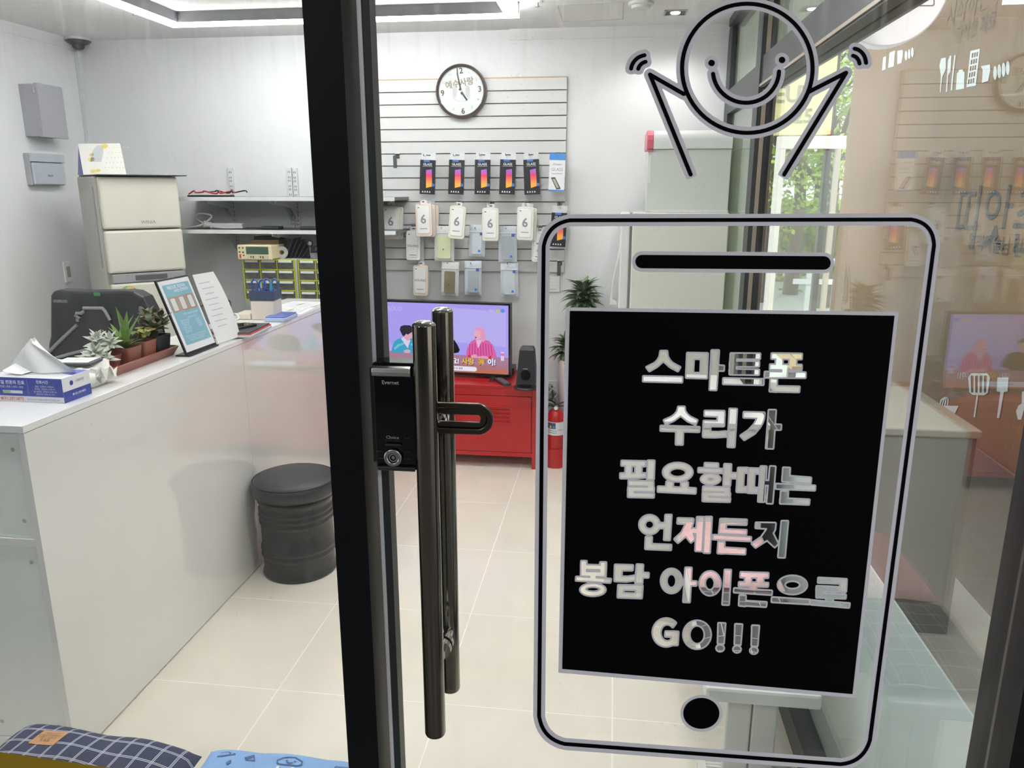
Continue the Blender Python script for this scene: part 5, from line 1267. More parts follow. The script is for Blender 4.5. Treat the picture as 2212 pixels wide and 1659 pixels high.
# ================================================================ low white unit between the bench and the fridge
UY0, UY1, UZ = 2.68, 3.42, PY(1500, 912, 2.68).z
lu = thing('storage_unit', 'low white gloss storage unit between the right bench and the white fridge', 'cabinet', (0.285, 3.0, 0))
part('body', MB(lu.location).box(0.024, 0.568, UY0 + 0.006, UY1, 0.0, UZ - 0.0195), mat('bright_white_laminate', (248, 247, 242), 0.25, var=0.01), lu, bevel=0.001)
part('top_board', MB(lu.location).box(0.022, 0.570, UY0, UY1 + 0.004, UZ - 0.019, UZ), M_top, lu, bevel=0.001)
for i in range(2): part('door', MB(lu.location).box(0.007, 0.0235, UY0 + 0.012 + i * 0.385, UY0 + 0.385 + i * 0.385, 0.06, UZ - 0.03), M_gloss, lu, bevel=0.001)

# ================================================================ reception counter
CX, CY0, CY1, CZ = -1.49, 1.715, 4.10, 1.0115
cn = thing('reception_counter', 'white gloss panelled reception counter running into the shop', 'counter', (-1.64, 2.9, 0))
ysm = PX(525, 760, CX).y
for y0, y1 in ((CY0, ysm - 0.0012), (ysm + 0.0012, CY1)):
    part('front_panel', MB(cn.location).box(CX - 0.018, CX, y0, y1, 0.004, CZ - 0.0205), M_gloss, cn, bevel=0.0008)
M_carc = mat('grey_green_carcass', (238, 243, 239), 0.3, var=0.015)
part('back_panel', MB(cn.location).box(-1.792, -1.774, CY0, CY1, 0.0, CZ - 0.0205), M_carc, cn)
for z0, z1 in ((0.0, 0.05), (0.668, 0.690)):
    part('end_rail', MB(cn.location).box(-1.774, CX - 0.0181, CY0 + 0.004, CY0 + 0.06, z0, z1), M_gloss, cn)
for z0, z1 in ((0.05, 0.668), (0.690, CZ - 0.0205)):
    ep = part('end_panel', MB(cn.location).box(-1.774, CX - 0.0185, CY0 + 0.012, CY0 + 0.03, z0 + 0.001, z1 - 0.001), M_carc, cn)
    for x in (-1.54, -1.72):
        for z in (z0 + 0.05, z1 - 0.05): part('screw_cap', MB(cn.location).cyl((x, CY0 + 0.012, z), (x, CY0 + 0.0112, z), 0.006, n=14), mat('screw_cap_grey', (182, 188, 186), 0.4), ep)
part('plinth_line', MB(cn.location).box(CX - 0.02, CX - 0.004, CY0 + 0.002, CY1, 0.0, 0.0039), M_black, cn)
wt = solo('worktop', MB().box(-1.80, CX + 0.002, CY0 - 0.003, CY1 + 0.004, CZ - 0.019, CZ), M_top, 'white worktop slab along the reception counter', 'worktop', bevel=0.001)

# ---- tissue box
TB = PZ(140, 872, CZ); tdir = (PZ(0, 866, CZ) - TB).normalized(); tz = PY(136, 819, TB.y).z - CZ; tl = 0.235; td = 0.115
tb = thing('tissue_box', 'blue and white printed tissue box at the near end of the counter', 'tissue box', (TB.x, TB.y, CZ + 0.0004))
tb.rotation_euler = (0, 0, math.atan2(-tdir.y, -tdir.x))
M_tw = mat('carton_white', (236, 236, 242), 0.35, var=0.01); M_tb = mat('carton_royal_blue', (52, 66, 150), 0.35, var=0.02); M_tb2 = mat('carton_light_blue', (108, 120, 206), 0.35, var=0.02)
part('carton', MB().box(-tl, 0, 0, td, 0, tz), M_tw, tb, bevel=0.001)
F_ = frame((-tl, -0.0004, 0), (1, 0, 0), (0, 0, 1)); pr = MB()
pr.cur = 0; pr.quad((0, tz * 0.24, 0), (tl, tz * 0.24, 0), (tl, tz - 0.001, 0), (0, tz - 0.001, 0), F_)
pr.cur = 1
def px2(x): return tl + (x - 1085) / 1085.0 * 0.205     # crop pixels to metres along the face
G_ = F_ @ Matrix.Translation((0, 0, 0.0003))
pr.text('365일 전문의 진료', G_ @ Matrix.Translation((px2(215), tz * 0.78, 0)), 0.0125, 0.02)
pr.text('진찰 | 예방 | 내과 | 입원', G_ @ Matrix.Translation((px2(240), tz * 0.60, 0)), 0.0075)
pr.text('진료시간', G_ @ Matrix.Translation((px2(760), tz * 0.83, 0)), 0.0105, 0.02)
for k in range(4): pr.text(('평일  오전9시~오후6시', '토요일  오전9시~오후1시', '일·공휴일  오전9시~오후1시', '점심시간 오후1시~2시')[k], G_ @ Matrix.Translation((px2(790), tz * (0.65 - 0.105 * k), 0)), 0.0062)
pr.quad((px2(80), tz * 0.34, 0), (px2(410), tz * 0.34, 0), (px2(410), tz * 0.46, 0), (px2(80), tz * 0.46, 0), G_)
pr.quad((px2(507), tz * 0.30, 0), (px2(509), tz * 0.30, 0), (px2(509), tz * 0.92, 0), (px2(507), tz * 0.92, 0), G_)
pr.cur = 2; pr.quad((px2(84), tz * 0.35, 0.0002), (px2(210), tz * 0.35, 0.0002), (px2(210), tz * 0.45, 0.0002), (px2(84), tz * 0.45, 0.0002), G_)
pr.cur = 3; pr.text('031.297.0875', G_ @ Matrix.Translation((px2(235), tz * 0.12, 0)), 0.0125, 0.02); pr.poly([(q[0], q[1], 0) for q in ell(px2(45), tz * 0.12, 0.004, 0.004, 14)], G_)
pr.cur = 4; pr.text('경기도 화성시 봉담읍 동화리 상가빌딩 2층', G_ @ Matrix.Translation((px2(740), tz * 0.11, 0)), 0.0058)
F2 = frame((0.0004, 0, 0), (0, 1, 0), (0, 0, 1))
pr.cur = 0; pr.quad((0, 0, 0), (td, 0, 0), (td, tz * 0.44, 0), (0, tz * 0.44, 0), F2)
G2 = F2 @ Matrix.Translation((0, 0, 0.0003))
pr.cur = 1; pr.text('● 031.297.0875', G2 @ Matrix.Translation((td * 0.55, tz * 0.24, 0)), 0.0085, 0.02)
pr.cur = 0; pr.poly([(q[0], q[1], 0) for q in ell(td * 0.32, tz * 0.72, 0.007, 0.007, 18)], G2)
pr.cur = 4; pr.text('나래의원', G2 @ Matrix.Translation((td * 0.62, tz * 0.73, 0)), 0.010)
F3 = frame((-tl, 0, tz + 0.0004), (1, 0, 0), (0, 1, 0))
pr.cur = 5; pr.add([(tl * 0.66, td * 0.62), (tl - 0.001, td * 0.40), (tl - 0.001, td - 0.001), (tl * 0.60, td - 0.001)], [(0, 1, 2, 3)], F3)
part('printing', pr, [M_tb, mat('print_white', (226, 228, 240), 0.4, var=0), mat('print_green', (140, 180, 130), 0.4, var=0), mat('print_coral', (206, 120, 110), 0.4, var=0), mat('print_slate', (120, 122, 150), 0.4, var=0), M_tb2], tb)
# pulled tissue
tsu = MB()
def tis(u, v):
    w = 0.115 * (1 - v) ** 0.8 + 0.012
    x = -tl * 0.52 + (u - 0.5) * w * 1.5 + 0.03 * (1 - v) * u - 0.012 * v
    y = td * 0.5 + 0.012 * math.sin(u * 9 + v * 3) * (1 - v * 0.6) + 0.01 * v
    return (x, y, tz + 0.002 + 0.098 * v ** 0.85 * (1 - 0.35 * abs(u - 0.45)))
tsu.grid(tis, 20, 14); tsu.grid(lambda u, v: (tis(1 - u, v)[0], tis(1 - u, v)[1] + 0.012 * (1 - (2 * u - 1) ** 2) + 0.001, tis(1 - u, v)[2]), 20, 14)
M_tis = mat('tissue_paper', (240, 240, 240), 0.8, var=0.01)
part('tissue', tsu, M_tis, tb, smooth=60)
fl = MB(); fl.grid(lambda u, v: (-tl * 0.84 + u * 0.06, td * 0.15 + v * 0.07, tz + 0.004 + 0.024 * (1 - u) ** 2 * (0.4 + 0.6 * v)), 8, 6); part('tissue_flap', fl, M_tis, tb, smooth=60)
part('slot_film', MB().add([(q[0], q[1], tz + 0.0006) for q in ell(-tl * 0.5, td * 0.5, 0.075, 0.022, 24)], [tuple(range(24))]), mat('clear_hang_card', (226, 228, 230), 0.2), tb)

# ---- soft pack of wipes with a device lying on it
WP = PZ(229, 832, CZ)
wp = thing('wipes_pack', 'crumpled white soft pack of wipes behind the tissue box', 'wipes', (-1.65, 2.13, CZ + 0.0004))
wpm = MB()
def sup(u, v):     # rounded loaf: u around the cross-section (along y), v along x
    a = 2 * math.pi * u; ca, sa = math.cos(a), math.sin(a)
    e = 0.55
    cy = math.copysign(abs(ca) ** e, ca); czz = math.copysign(abs(sa) ** e, sa)
    k = 1 - max(0, (abs(v - 0.5) - 0.40) / 0.10) ** 2 * 0.35
    n_ = 0.0035 * math.sin(u * 31 + v * 17) + 0.004 * math.sin(v * 29 + u * 11)
    n_ *= 1 + 2.2 * max(0, v - 0.75) * 4
    x = -0.12 + 0.225 * v + n_ * 0.5
    return (x, (0.060 + n_) * cy * k, max(0.0, 0.034 + (0.034 + n_ * 0.8) * czz * k))
wpm.grid(sup, 36, 22)
n0 = len(wpm.v); ends = [[sup(i / 36, vv) for i in range(36)] for vv in (0, 1)]
wpm.add(ends[0], [tuple(reversed(range(36)))]); wpm.add(ends[1], [tuple(range(36))])
part('soft_pack', wpm, mat('white_soft_film', (240, 238, 232), 0.35, var=0.02), wp, smooth=50)
part('end_seal', MB().grid(lambda u, v: (0.104 + 0.022 * v, (u - 0.5) * 0.10 + 0.006 * math.sin(v * 4), 0.034 + 0.014 * math.sin(u * 14) * (0.4 + v) + 0.01 * v), 16, 5), mat('white_soft_film', (240, 238, 232), 0.35), wp, smooth=50)
dv = PZ(168, 784, CZ + 0.072)
cr = thing('card_reader', 'flat white card reader with dark edge lying on the wipes pack', 'card reader', (dv.x, dv.y, CZ + 0.0705), rz=math.radians(8))
part('base', MB().box(-0.060, 0.060, -0.042, 0.042, 0, 0.009), mat('dark_green_grey', (60, 68, 68), 0.4), cr, bevel=0.004)
part('face', MB().box(-0.050, 0.050, -0.034, 0.036, 0.0092, 0.0112), M_white, cr, bevel=0.003)
part('lettering', MB().text('CARD', frame((0, 0, 0.0115), (1, 0, 0), (0, 1, 0)), 0.014), mat('print_pale', (206, 208, 206), 0.5, var=0), cr)

# ---- plant tray with four pots
M_terra = mat('terracotta_plastic', (140, 84, 70), 0.45, var=0.06)
ty0, ty1, tx0, tx1 = 2.22, 2.615, -1.735, -1.575
tr = thing('plant_tray', 'long terracotta coloured tray holding the small pots on the counter', 'tray', ((tx0 + tx1) / 2, (ty0 + ty1) / 2, CZ + 0.0004))
hx, hy = (tx1 - tx0) / 2, (ty1 - ty0) / 2
lo_, hi_ = rrect(-hx + 0.016, hx - 0.016, -hy + 0.016, hy - 0.016, 0.012), rrect(-hx, hx, -hy, hy, 0.012)
n_ = len(lo_); lip = rrect(-hx + 0.006, hx - 0.006, -hy + 0.006, hy - 0.006, 0.012); inn = rrect(-hx + 0.02, hx - 0.02, -hy + 0.02, hy - 0.02, 0.012)
vs = [(x, y, 0) for x, y in lo_] + [(x, y, 0.030) for x, y in hi_] + [(x, y, 0.033) for x, y in lip] + [(x, y, 0.005) for x, y in inn]
fs = [tuple(reversed(range(n_)))] + [(j * n_ + i, j * n_ + (i + 1) % n_, (j + 1) * n_ + (i + 1) % n_, (j + 1) * n_ + i) for j in range(3) for i in range(n_)] + [tuple(range(3 * n_, 4 * n_))]
part('tray', MB().add(vs, fs), M_terra, tr, smooth=30)
def pot(loc, lab, w, h, m, kind):
    t = thing('potted_succulent', lab, 'plant', loc, rz=math.radians(random.uniform(-6, 6)))
    a, b2 = w * 0.40, w * 0.5
    lo = rrect(-a, a, -a, a, 0.008); hi = rrect(-b2, b2, -b2, b2, 0.010); ii = rrect(-b2 + 0.004, b2 - 0.004, -b2 + 0.004, b2 - 0.004, 0.009); n = len(lo)
    vs = [(x, y, 0) for x, y in lo] + [(x, y, h) for x, y in hi] + [(x, y, h) for x, y in ii] + [(x, y, h - 0.012) for x, y in ii]
    fs = [tuple(reversed(range(n)))] + [(j * n + i, j * n + (i + 1) % n, (j + 1) * n + (i + 1) % n, (j + 1) * n + i) for j in range(3) for i in range(n)]
    part('pot', MB().add(vs, fs), m, t, smooth=30)
    part('soil', MB().prism(ii, h - 0.016, h - 0.011), mat('soil', (62, 48, 38), 0.9, var=0.3), t)
    return t
pz = CZ + 0.0058
M_dpot = mat('black_pot_plastic', (38, 38, 41), 0.4, var=0.05)
M_wleaf = mat('silver_white_leaf', (196, 202, 190), 0.6, var=0.08, scale=60); M_al = mat('aloe_green', (104, 134, 66), 0.4, var=0.22, scale=40); M_jade = mat('jade_dark', (84, 90, 66), 0.4, var=0.25, scale=40); M_jade2 = mat('jade_olive', (122, 124, 76), 0.4, var=0.2, scale=40); M_yg = mat('yellow_green_leaf', (150, 142, 56), 0.4, var=0.2, scale=40); M_pl = mat('mauve_leaf', (124, 104, 96), 0.45, var=0.2)
h1, h2, h3, h4 = 0.052, 0.066, 0.072, 0.078
p1 = pot((-1.667, 2.292, pz), 'silver white succulent in the first terracotta pot of the tray', 0.098, h1, M_terra, 0)
lm1 = [blade(0.050, 0.020, 0.45, 5, fold=-0.2, thick=0.012, belly=0.2).mesh('leaf', M_wleaf, True), blade(0.043, 0.018, 0.7, 5, fold=-0.2, thick=0.011, belly=0.2).mesh('leaf', M_wleaf, True)]
sp = []
for (x, y, z, n, sc) in ((-0.012, 0.01, 0.070, 20, 1.0), (0.028, 0.02, 0.066, 17, 0.9), (0.004, -0.026, 0.028, 22, 1.0), (-0.03, -0.02, 0.006, 12, 0.9), (0.034, -0.022, 0.002, 12, 0.9)):
    for i in range(n):
        t = i / n; sp.append(((x, y, h1 + z * (0.55 + 0.45 * t) - 0.01), i * 2.399, 0.12 + 1.45 * (1 - t) ** 0.9, sc * (0.75 + 0.35 * (1 - t))))
leafset(p1, lm1, sp)
part('stem', MB().tube([(0, 0, h1 - 0.014), (-0.012, 0.01, h1 + 0.07)], 0.006, 7).tube([(0, 0, h1 - 0.014), (0.028, 0.02, h1 + 0.06)], 0.005, 7), M_wleaf, p1, smooth=60)
p2 = pot((-1.640, 2.385, pz), 'green aloe in the second terracotta pot of the tray', 0.082, h2, M_terra, 1)
lm2 = [blade(0.16, 0.027, 0.22, 7, fold=0.3, thick=0.008, belly=0.6).mesh('leaf', M_al, True), blade(0.13, 0.028, 0.45, 7, fold=0.3, thick=0.008, belly=0.6).mesh('leaf', M_al, True), blade(0.10, 0.018, 0.7, 7, fold=0.3, thick=0.007, belly=0.6).mesh('leaf', mat('aloe_light', (140, 160, 84), 0.4, var=0.2), True)]
leafset(p2, lm2, [((0.006 * math.cos(i * 2.4), 0.006 * math.sin(i * 2.4), h2 - 0.014), i * 2.399, 0.08 + 0.045 * i, 1.0 - 0.022 * i) for i in range(22)])
p3 = pot((-1.632, 2.468, pz), 'yellow green succulent in the third terracotta pot of the tray', 0.078, h3, M_terra, 2)
lm3 = [blade(0.036, 0.020, 0.6, 4, fold=-0.15, thick=0.006, tipw=0.004, belly=0.25).mesh('leaf', m, True) for m in (M_yg, M_al, M_yg)]
random.seed(9)
sp = []
for c in range(7):
    a = c * 2.4; r = 0.012 + 0.004 * c; zz = 0.012 + 0.045 * random.random()
    for i in range(6): sp.append(((r * math.cos(a), r * math.sin(a), h3 + zz * (0.5 + i / 12) - 0.012), i * 2.4 + c, 0.2 + 0.2 * i, random.uniform(0.7, 1.05)))
leafset(p3, lm3, sp)
p4 = pot((-1.626, 2.545, pz), 'dark olive jade plant in the black pot of the tray', 0.080, h4, M_dpot, 3)
lm4 = [blade(0.034, 0.020, 0.7, 4, fold=-0.12, thick=0.005, tipw=0.006, belly=0.2).mesh('leaf', m, True) for m in (M_jade, M_jade2, M_jade, M_pl)]
sp = []; stems = []
for c in range(11):
    a = c * 2.4; r = 0.016 + 0.0035 * c; zt_ = 0.035 + 0.045 * random.random()
    x, y = r * math.cos(a), r * math.sin(a); stems.append([(0, 0, h4 - 0.014), (x * 0.5, y * 0.5, h4 + zt_ * 0.5), (x, y, h4 + zt_)])
    for i in range(9): sp.append(((x * (0.6 + 0.05 * i), y * (0.6 + 0.05 * i), h4 + zt_ * (0.45 + i / 14)), i * 2.4 + c, 1.3 - 0.12 * i, random.uniform(0.75, 1.15)))
leafset(p4, lm4, sp)
sm = MB()
for s_ in stems: sm.tube(s_, 0.003, 5)
part('stem', sm, M_jade2, p4, smooth=60, kind='stuff')

# ---- poster stand and clear paper holder
def leaning(name, lab, cat, b0, b1, t1, t0, th, m, extra=None):
    c = (b0 + b1) / 2
    t = thing(name, lab, cat, (c.x, c.y, CZ + 0.0004))
    F_ = frame(b0, b1 - b0, t0 - b0)
    return t, F_, (b1 - b0).length, (t0 - b0).length
b0, b1 = Vector((-1.523, 2.569, CZ + 0.012)), Vector((-1.518, 2.768, CZ + 0.012)); t0, t1 = Vector((-1.612, 2.572, 1.283)), Vector((-1.607, 2.772, 1.283))
ps, F_, pw, phh = leaning('poster_stand', 'black edged leaning stand with a teal phone screen price poster', 'sign', b0, b1, t1, t0, 0.006, M_black)
mo = MB(ps.location); mo.prism([(-0.006, -0.006), (pw + 0.004, -0.006), (pw + 0.004, phh + 0.004), (-0.006, phh + 0.004)], -0.008, -0.001, F_); part('backing', mo, M_black, ps, bevel=0.001)
part('paper', MB(ps.location).prism([(0.001, 0.003), (pw - 0.002, 0.003), (pw - 0.002, phh - 0.003), (0.001, phh - 0.003)], -0.001, 0.0, F_), M_tw, ps)
part('base_foot', MB(ps.location).box(-1.566, -1.510, 2.562, 2.775, CZ + 0.0006, CZ + 0.006), M_black, ps, bevel=0.001)
pr = MB(ps.location); G_ = F_ @ Matrix.Translation((0, 0, 0.0005))
def U(u, v): return (u * pw, v * phh, 0)
pr.cur = 0; pr.poly([U(0.08, 0.10), U(0.93, 0.10), U(0.93, 0.93), U(0.08, 0.93)], G_)
G_ = G_ @ Matrix.Translation((0, 0, 0.0004)); pr.cur = 1
pr.text('파손으로 고민되는', G_ @ Matrix.Translation(U(0.5, 0.885)), 0.0155, 0.03); pr.text('수리는 정직하게', G_ @ Matrix.Translation(U(0.6, 0.83)), 0.0135, 0.03)
for v, s_ in ((0.50, '액정이 깨졌을때 터치불량'), (0.45, '화면 줄감 잔상')): pr.text(s_, G_ @ Matrix.Translation(U(0.6, v)), 0.009)
for k in range(6): pr.text(('액정수리 배터리', '충전단자 교체', '카메라 수리', '후면유리 교체', '침수 폰 복구', '데이터 복구')[k], G_ @ Matrix.Translation(U(0.32, 0.42 - k * 0.032)), 0.0085)
for k in range(4): pr.text(('당일수리', '부품보유', '무상점검', '기술상담')[k], G_ @ Matrix.Translation(U(0.74, 0.40 - k * 0.032)), 0.0085)
for k in range(3): pr.text(('방문전 전화주시면 친절하게 안내해 드립니다', '수리후 품질보증 기간을 약속드립니다', '중고폰 매입 판매 상담 환영합니다')[k], G_ @ Matrix.Translation(U(0.5, 0.205 - k * 0.03)), 0.0074)
for k in range(3):
    pr.cur = 2; pr.poly([U(0.10 + k * 0.275, 0.55), U(0.36 + k * 0.275, 0.55), U(0.36 + k * 0.275, 0.76), U(0.10 + k * 0.275, 0.76)], G_)
    pr.cur = 3; pr.poly([(p[0], p[1], 0.0003) for p in rrect((0.15 + k * 0.275) * pw, (0.29 + k * 0.275) * pw, 0.57 * phh, 0.74 * phh, 0.005)], G_)
part('printing', pr, [mat('poster_teal', (128, 178, 198), 0.5, var=0.05), mat('print_white', (226, 228, 240), 0.4, var=0), mat('poster_brown', (168, 138, 116), 0.5, var=0.1), mat('poster_phone', (214, 222, 226), 0.4, var=0)], ps)
b0, b1 = Vector((-1.520, 2.786, CZ + 0.002)), Vector((-1.506, 2.905, CZ + 0.002)); t0, t1 = Vector((-1.606, 2.776, 1.283)), Vector((-1.60, 2.90, 1.28))
pp, F_, pw, phh = leaning('paper_holder', 'clear leaning holder with a white price sheet beside the poster stand', 'sign', b0, b1, t1, t0, 0.004, M_clear)
part('acrylic', MB(pp.location).prism([(0, 0), (pw + 0.035, 0), (pw + 0.010, phh), (0, phh)], -0.003, -0.0008, F_), glass('acrylic_sheet', base=0.04), pp)
def curl(u, v): return (u * (pw + 0.028 - 0.022 * v ** 2), v * phh * 0.98 + 0.004, 0.0008 + 0.016 * u * u * (0.3 + v * (1 - v) * 2.2))
cm = MB(pp.location); cm.grid(curl, 8, 10, F_); part('paper', cm, mat('white_sheet', (238, 238, 240), 0.6, var=0.01), pp, smooth=60)
tm = MB(pp.location)
for k in range(9):
    v, u0, u1 = 0.86 - k * 0.08, 0.14 + 0.05 * (k % 3), 0.62 + 0.08 * (k % 2)
    n = 6
    for i in range(n):
        ua, ub = u0 + (u1 - u0) * i / n, u0 + (u1 - u0) * (i + 1) / n
        q = [Vector(curl(ua, v)), Vector(curl(ub, v)), Vector(curl(ub, v + 0.012)), Vector(curl(ua, v + 0.012))]
        tm.quad(*[(p.x, p.y, p.z + 0.0008) for p in q], M=F_)
part('printing', tm, mat('print_pale_grey', (196, 198, 204), 0.5, var=0), pp)
bpn = PZ(378, 752, CZ)
pen = thing('pen_stand', 'thin black pen standing in a round holder left of the poster stand', 'pen', (-1.655, 2.66, CZ + 0.0004))
part('base', MB().cyl((0, 0, 0), (0, 0, 0.012), 0.026, n=24), M_black, pen, smooth=35, bevel=0.003)
part('pen', MB().tube([(0.002, 0, 0.011), (-0.004, -0.012, 0.11)], 0.0035, 8).ball((-0.004, -0.012, 0.113), 0.006), M_black, pen, smooth=60)
part('cord', MB().tube(spl([(0.01, 0.01, 0.012), (-0.01, -0.005, 0.05), (-0.008, -0.014, 0.09), (-0.004, -0.012, 0.105)]), 0.0012, 5), M_black, pen, smooth=60)

# ---- laptop, mouse, organiser, trays, papers
ZL = CZ + 0.026
NR, FR_, NL = PZ(541, 719, ZL), PZ(587, 697, ZL), PZ(507, 716, ZL)
lap = thing('laptop', 'closed dark laptop with red rim and silver body on the counter', 'laptop', (NR.x, NR.y, CZ + 0.0004))
e1 = (FR_ - NR); ll = e1.length; lap.rotation_euler = (0, 0, math.atan2(e1.y, e1.x))
part('body', MB().box(0, ll, 0, 0.205, 0.004, 0.016), mat('silver_body', (206, 208, 210), 0.3, var=0.02), lap, bevel=0.004)
part('rim', MB().box(0.002, ll - 0.002, 0.002, 0.203, 0.0165, 0.021), mat('red_rim', (196, 50, 56), 0.35), lap, bevel=0.0015)
part('lid', MB().box(0.007, ll - 0.007, 0.007, 0.198, 0.0212, 0.0255), mat('dark_lid', (54, 54, 58), 0.35, var=0.05), lap, bevel=0.001)
for x in (0.03, ll - 0.03):
    for y in (0.03, 0.17): part('foot', MB().cyl((x, y, 0), (x, y, 0.005), 0.008, n=10), M_black, lap)
msp = PZ(520, 703, ZL + 0.01)
ms = thing('phone', 'black phone with rounded ends lying on the laptop', 'phone', (msp.x - 0.01, msp.y, CZ + 0.0262), rz=math.radians(70))
part('body', MB().prism(rrect(-0.075, 0.075, -0.036, 0.036, 0.012), 0, 0.010), M_black, ms, bevel=0.003)
part('screen', MB().prism(rrect(-0.068, 0.068, -0.031, 0.031, 0.006), 0.0102, 0.0106), M_blackgloss, ms)
og = PZ(570, 690, CZ)
org = thing('pen_organiser', 'square pen organiser with navy top and cream lower body on the counter', 'organiser', (-1.612, 3.435, CZ + 0.0004), rz=math.radians(4))
M_crm = mat('cream_plastic', (232, 220, 206), 0.4, var=0.02); M_navy = mat('navy_plastic', (62, 72, 98), 0.4, var=0.04)
part('lower_body', MB().box(-0.055, 0.055, -0.055, 0.055, 0, 0.090), M_crm, org, bevel=0.004)
part('upper_tray', MB().ringprism(rrect(-0.058, 0.058, -0.058, 0.058, 0.006), rrect(-0.052, 0.052, -0.052, 0.052, 0.005), 0.0905, 0.135).box(-0.055, 0.055, -0.055, 0.055, 0.0905, 0.095), M_navy, org)
part('drawer_tray', MB().box(-0.13, -0.058, -0.058, 0.05, 0, 0.030), M_crm, org, bevel=0.006)
M_blu = mat('blue_handle', (60, 92, 170), 0.35, var=0.05)
for i, (x, y, lab) in enumerate(((-0.020, -0.022, 'blue handled scissors standing in the organiser, left pair'), (0.026, 0.012, 'blue handled scissors standing in the organiser, right pair'))):
    o0 = Vector(org.location)
    sc_ = thing('scissors', lab, 'scissors', (o0.x + x, o0.y + y, CZ + 0.096), group='scissors in the organiser')
    for s in (-1, 1):
        lp_ = [(s * 0.019 + 0.016 * math.cos(t), 0, 0.062 + 0.026 * math.sin(t)) for t in np.linspace(0, 2 * math.pi, 20, endpoint=False)]
        part('handle', MB().tube(lp_, 0.0042, 7, closed=True).cyl((s * 0.010, 0, 0.042), (s * 0.003, 0, 0.022), 0.005, n=8), M_blu, sc_, smooth=60)
    part('blade', MB().box(-0.008, 0.008, -0.0015, 0.0015, 0.0, 0.03), M_black if i == 0 else M_steel, sc_)
for i, (x, y, c, lab) in enumerate(((0.040, -0.03, (60, 150, 190), 'light blue cutter standing in the organiser'), (-0.042, 0.03, (236, 236, 236), 'white capped pen standing in the organiser'))):
    o0 = org.location
    pn_ = thing('pen', lab, 'pen', (o0.x + x, o0.y + y, CZ + 0.096))
    part('barrel', MB().cyl((0, 0, 0.0), (0.004, 0, 0.06), 0.007, n=12), mat('pen_col_%d' % i, c, 0.35), pn_, smooth=35)
    part('cap', MB().cyl((0.004, 0, 0.06), (0.005, 0, 0.078), 0.006, 0.004, n=12), mat('pen_col_%d' % i, c, 0.35), pn_, smooth=35)
plug = thing('charger_plug', 'cream charger plug with white cable looped on the counter', 'charger', (-1.735, 3.28, CZ + 0.0004))
part('plug', MB().box(-0.022, 0.022, -0.018, 0.018, 0.001, 0.045), mat('tan_plastic', (226, 202, 158), 0.4), plug, bevel=0.005)
part('cable', MB().tube(spl([(0.02, 0, 0.03), (0.06, -0.03, 0.048), (0.10, -0.08, 0.036), (0.09, -0.13, 0.033), (0.05, -0.16, 0.031)]), 0.0035, 7), M_white, plug, smooth=60)
part('black_cable', MB().tube(spl([(0.0, 0.02, 0.03), (-0.03, 0.1, 0.085), (-0.06, 0.0, 0.10), (-0.08, -0.12, 0.07), (-0.05, -0.22, 0.010)]), 0.004, 7), M_black, plug, smooth=60)
bt_ = PZ(600, 692, CZ)
bx = thing('blue_case', 'small clear and blue plastic case on the counter edge', 'case', (bt_.x + 0.005, bt_.y + 0.03, CZ + 0.0004), rz=math.radians(2))
part('base', MB().box(-0.05, 0.05, -0.08, 0.08, 0, 0.018), mat('pale_blue_clear', (180, 196, 222), 0.15), bx, bevel=0.004)
part('lid', MB().box(-0.046, 0.046, -0.076, 0.076, 0.0182, 0.024), mat('blue_lid', (92, 116, 196), 0.25, var=0.1), bx, bevel=0.003)
for i, (x, y, a, lab) in enumerate(((-1.59, 3.66, 4, 'loose printed sheet nearest the organiser on the counter'), (-1.62, 3.86, -5, 'loose printed sheet at the far end of the counter'))):
    sh_ = thing('paper_sheet', lab, 'paper', (x, y, CZ + 0.0004 + 0.0008 * i), rz=math.radians(a), group='sheets on the counter end')
    part('sheet', MB().box(-0.105, 0.085, -0.11, 0.12, 0, 0.0006), mat('white_sheet', (238, 238, 240), 0.6), sh_)
    pr = MB(); pr.cur = 0
    for k in range(7): pr.quad((-0.08 + k * 0.022, -0.09, 0.0009), (-0.074 + k * 0.022, -0.09, 0.0009), (-0.074 + k * 0.022, 0.09 - 0.02 * (k % 3), 0.0009), (-0.08 + k * 0.022, 0.09 - 0.02 * (k % 3), 0.0009))
    pr.cur = 1; pr.quad((-0.02, -0.02, 0.0011), (0.0, -0.02, 0.0011), (0.0, 0.05, 0.0011), (-0.02, 0.05, 0.0011))
    part('printing', pr, [mat('print_pale_grey', (196, 198, 204), 0.5, var=0), mat('print_olive', (168, 172, 130), 0.5, var=0)], sh_)

# ================================================================ office chair behind the counter
YC = 3.30
def K(x, y): q = PY(80 + x * 0.12658, 600 + y * 0.12658, YC); return (q.x, q.z)
co = [K(*p) for p in ((222, 300), (270, 232), (340, 210), (800, 235), (1200, 228), (1480, 222), (1640, 240), (1800, 330), (1900, 520), (1960, 640), (2000, 1000), (1990, 1500), (180, 1500), (186, 1150), (220, 1000))]
cxm = (min(p[0] for p in co) + max(p[0] for p in co)) / 2
ch = thing('office_chair', 'black leather office chair with grey piping behind the counter', 'chair', (cxm, YC + 0.25, 0))
M_lea = mat('black_leather', (42, 44, 48), 0.42, var=0.12, scale=14, bump=0.2, bscale=60); M_pip = mat('grey_piping', (140, 142, 146), 0.5, var=0.05); M_mesh = mat('dark_mesh', (56, 52, 55), 0.6, var=0.1)
Fc = frame((0, YC, 0), (1, 0, 0), (0, 0, 1))
part('backrest', MB(ch.location).prism(co[::-1], -0.09, 0.0, Fc), M_lea, ch, bevel=0.012)
ins = [K(*p) for p in ((830, 530), (1120, 530), (1260, 740), (1330, 1200), (230, 1320), (210, 1290), (690, 800), (760, 640))]
part('centre_panel', MB(ch.location).prism(ins[::-1], 0.0, 0.004, Fc), M_mesh, ch)
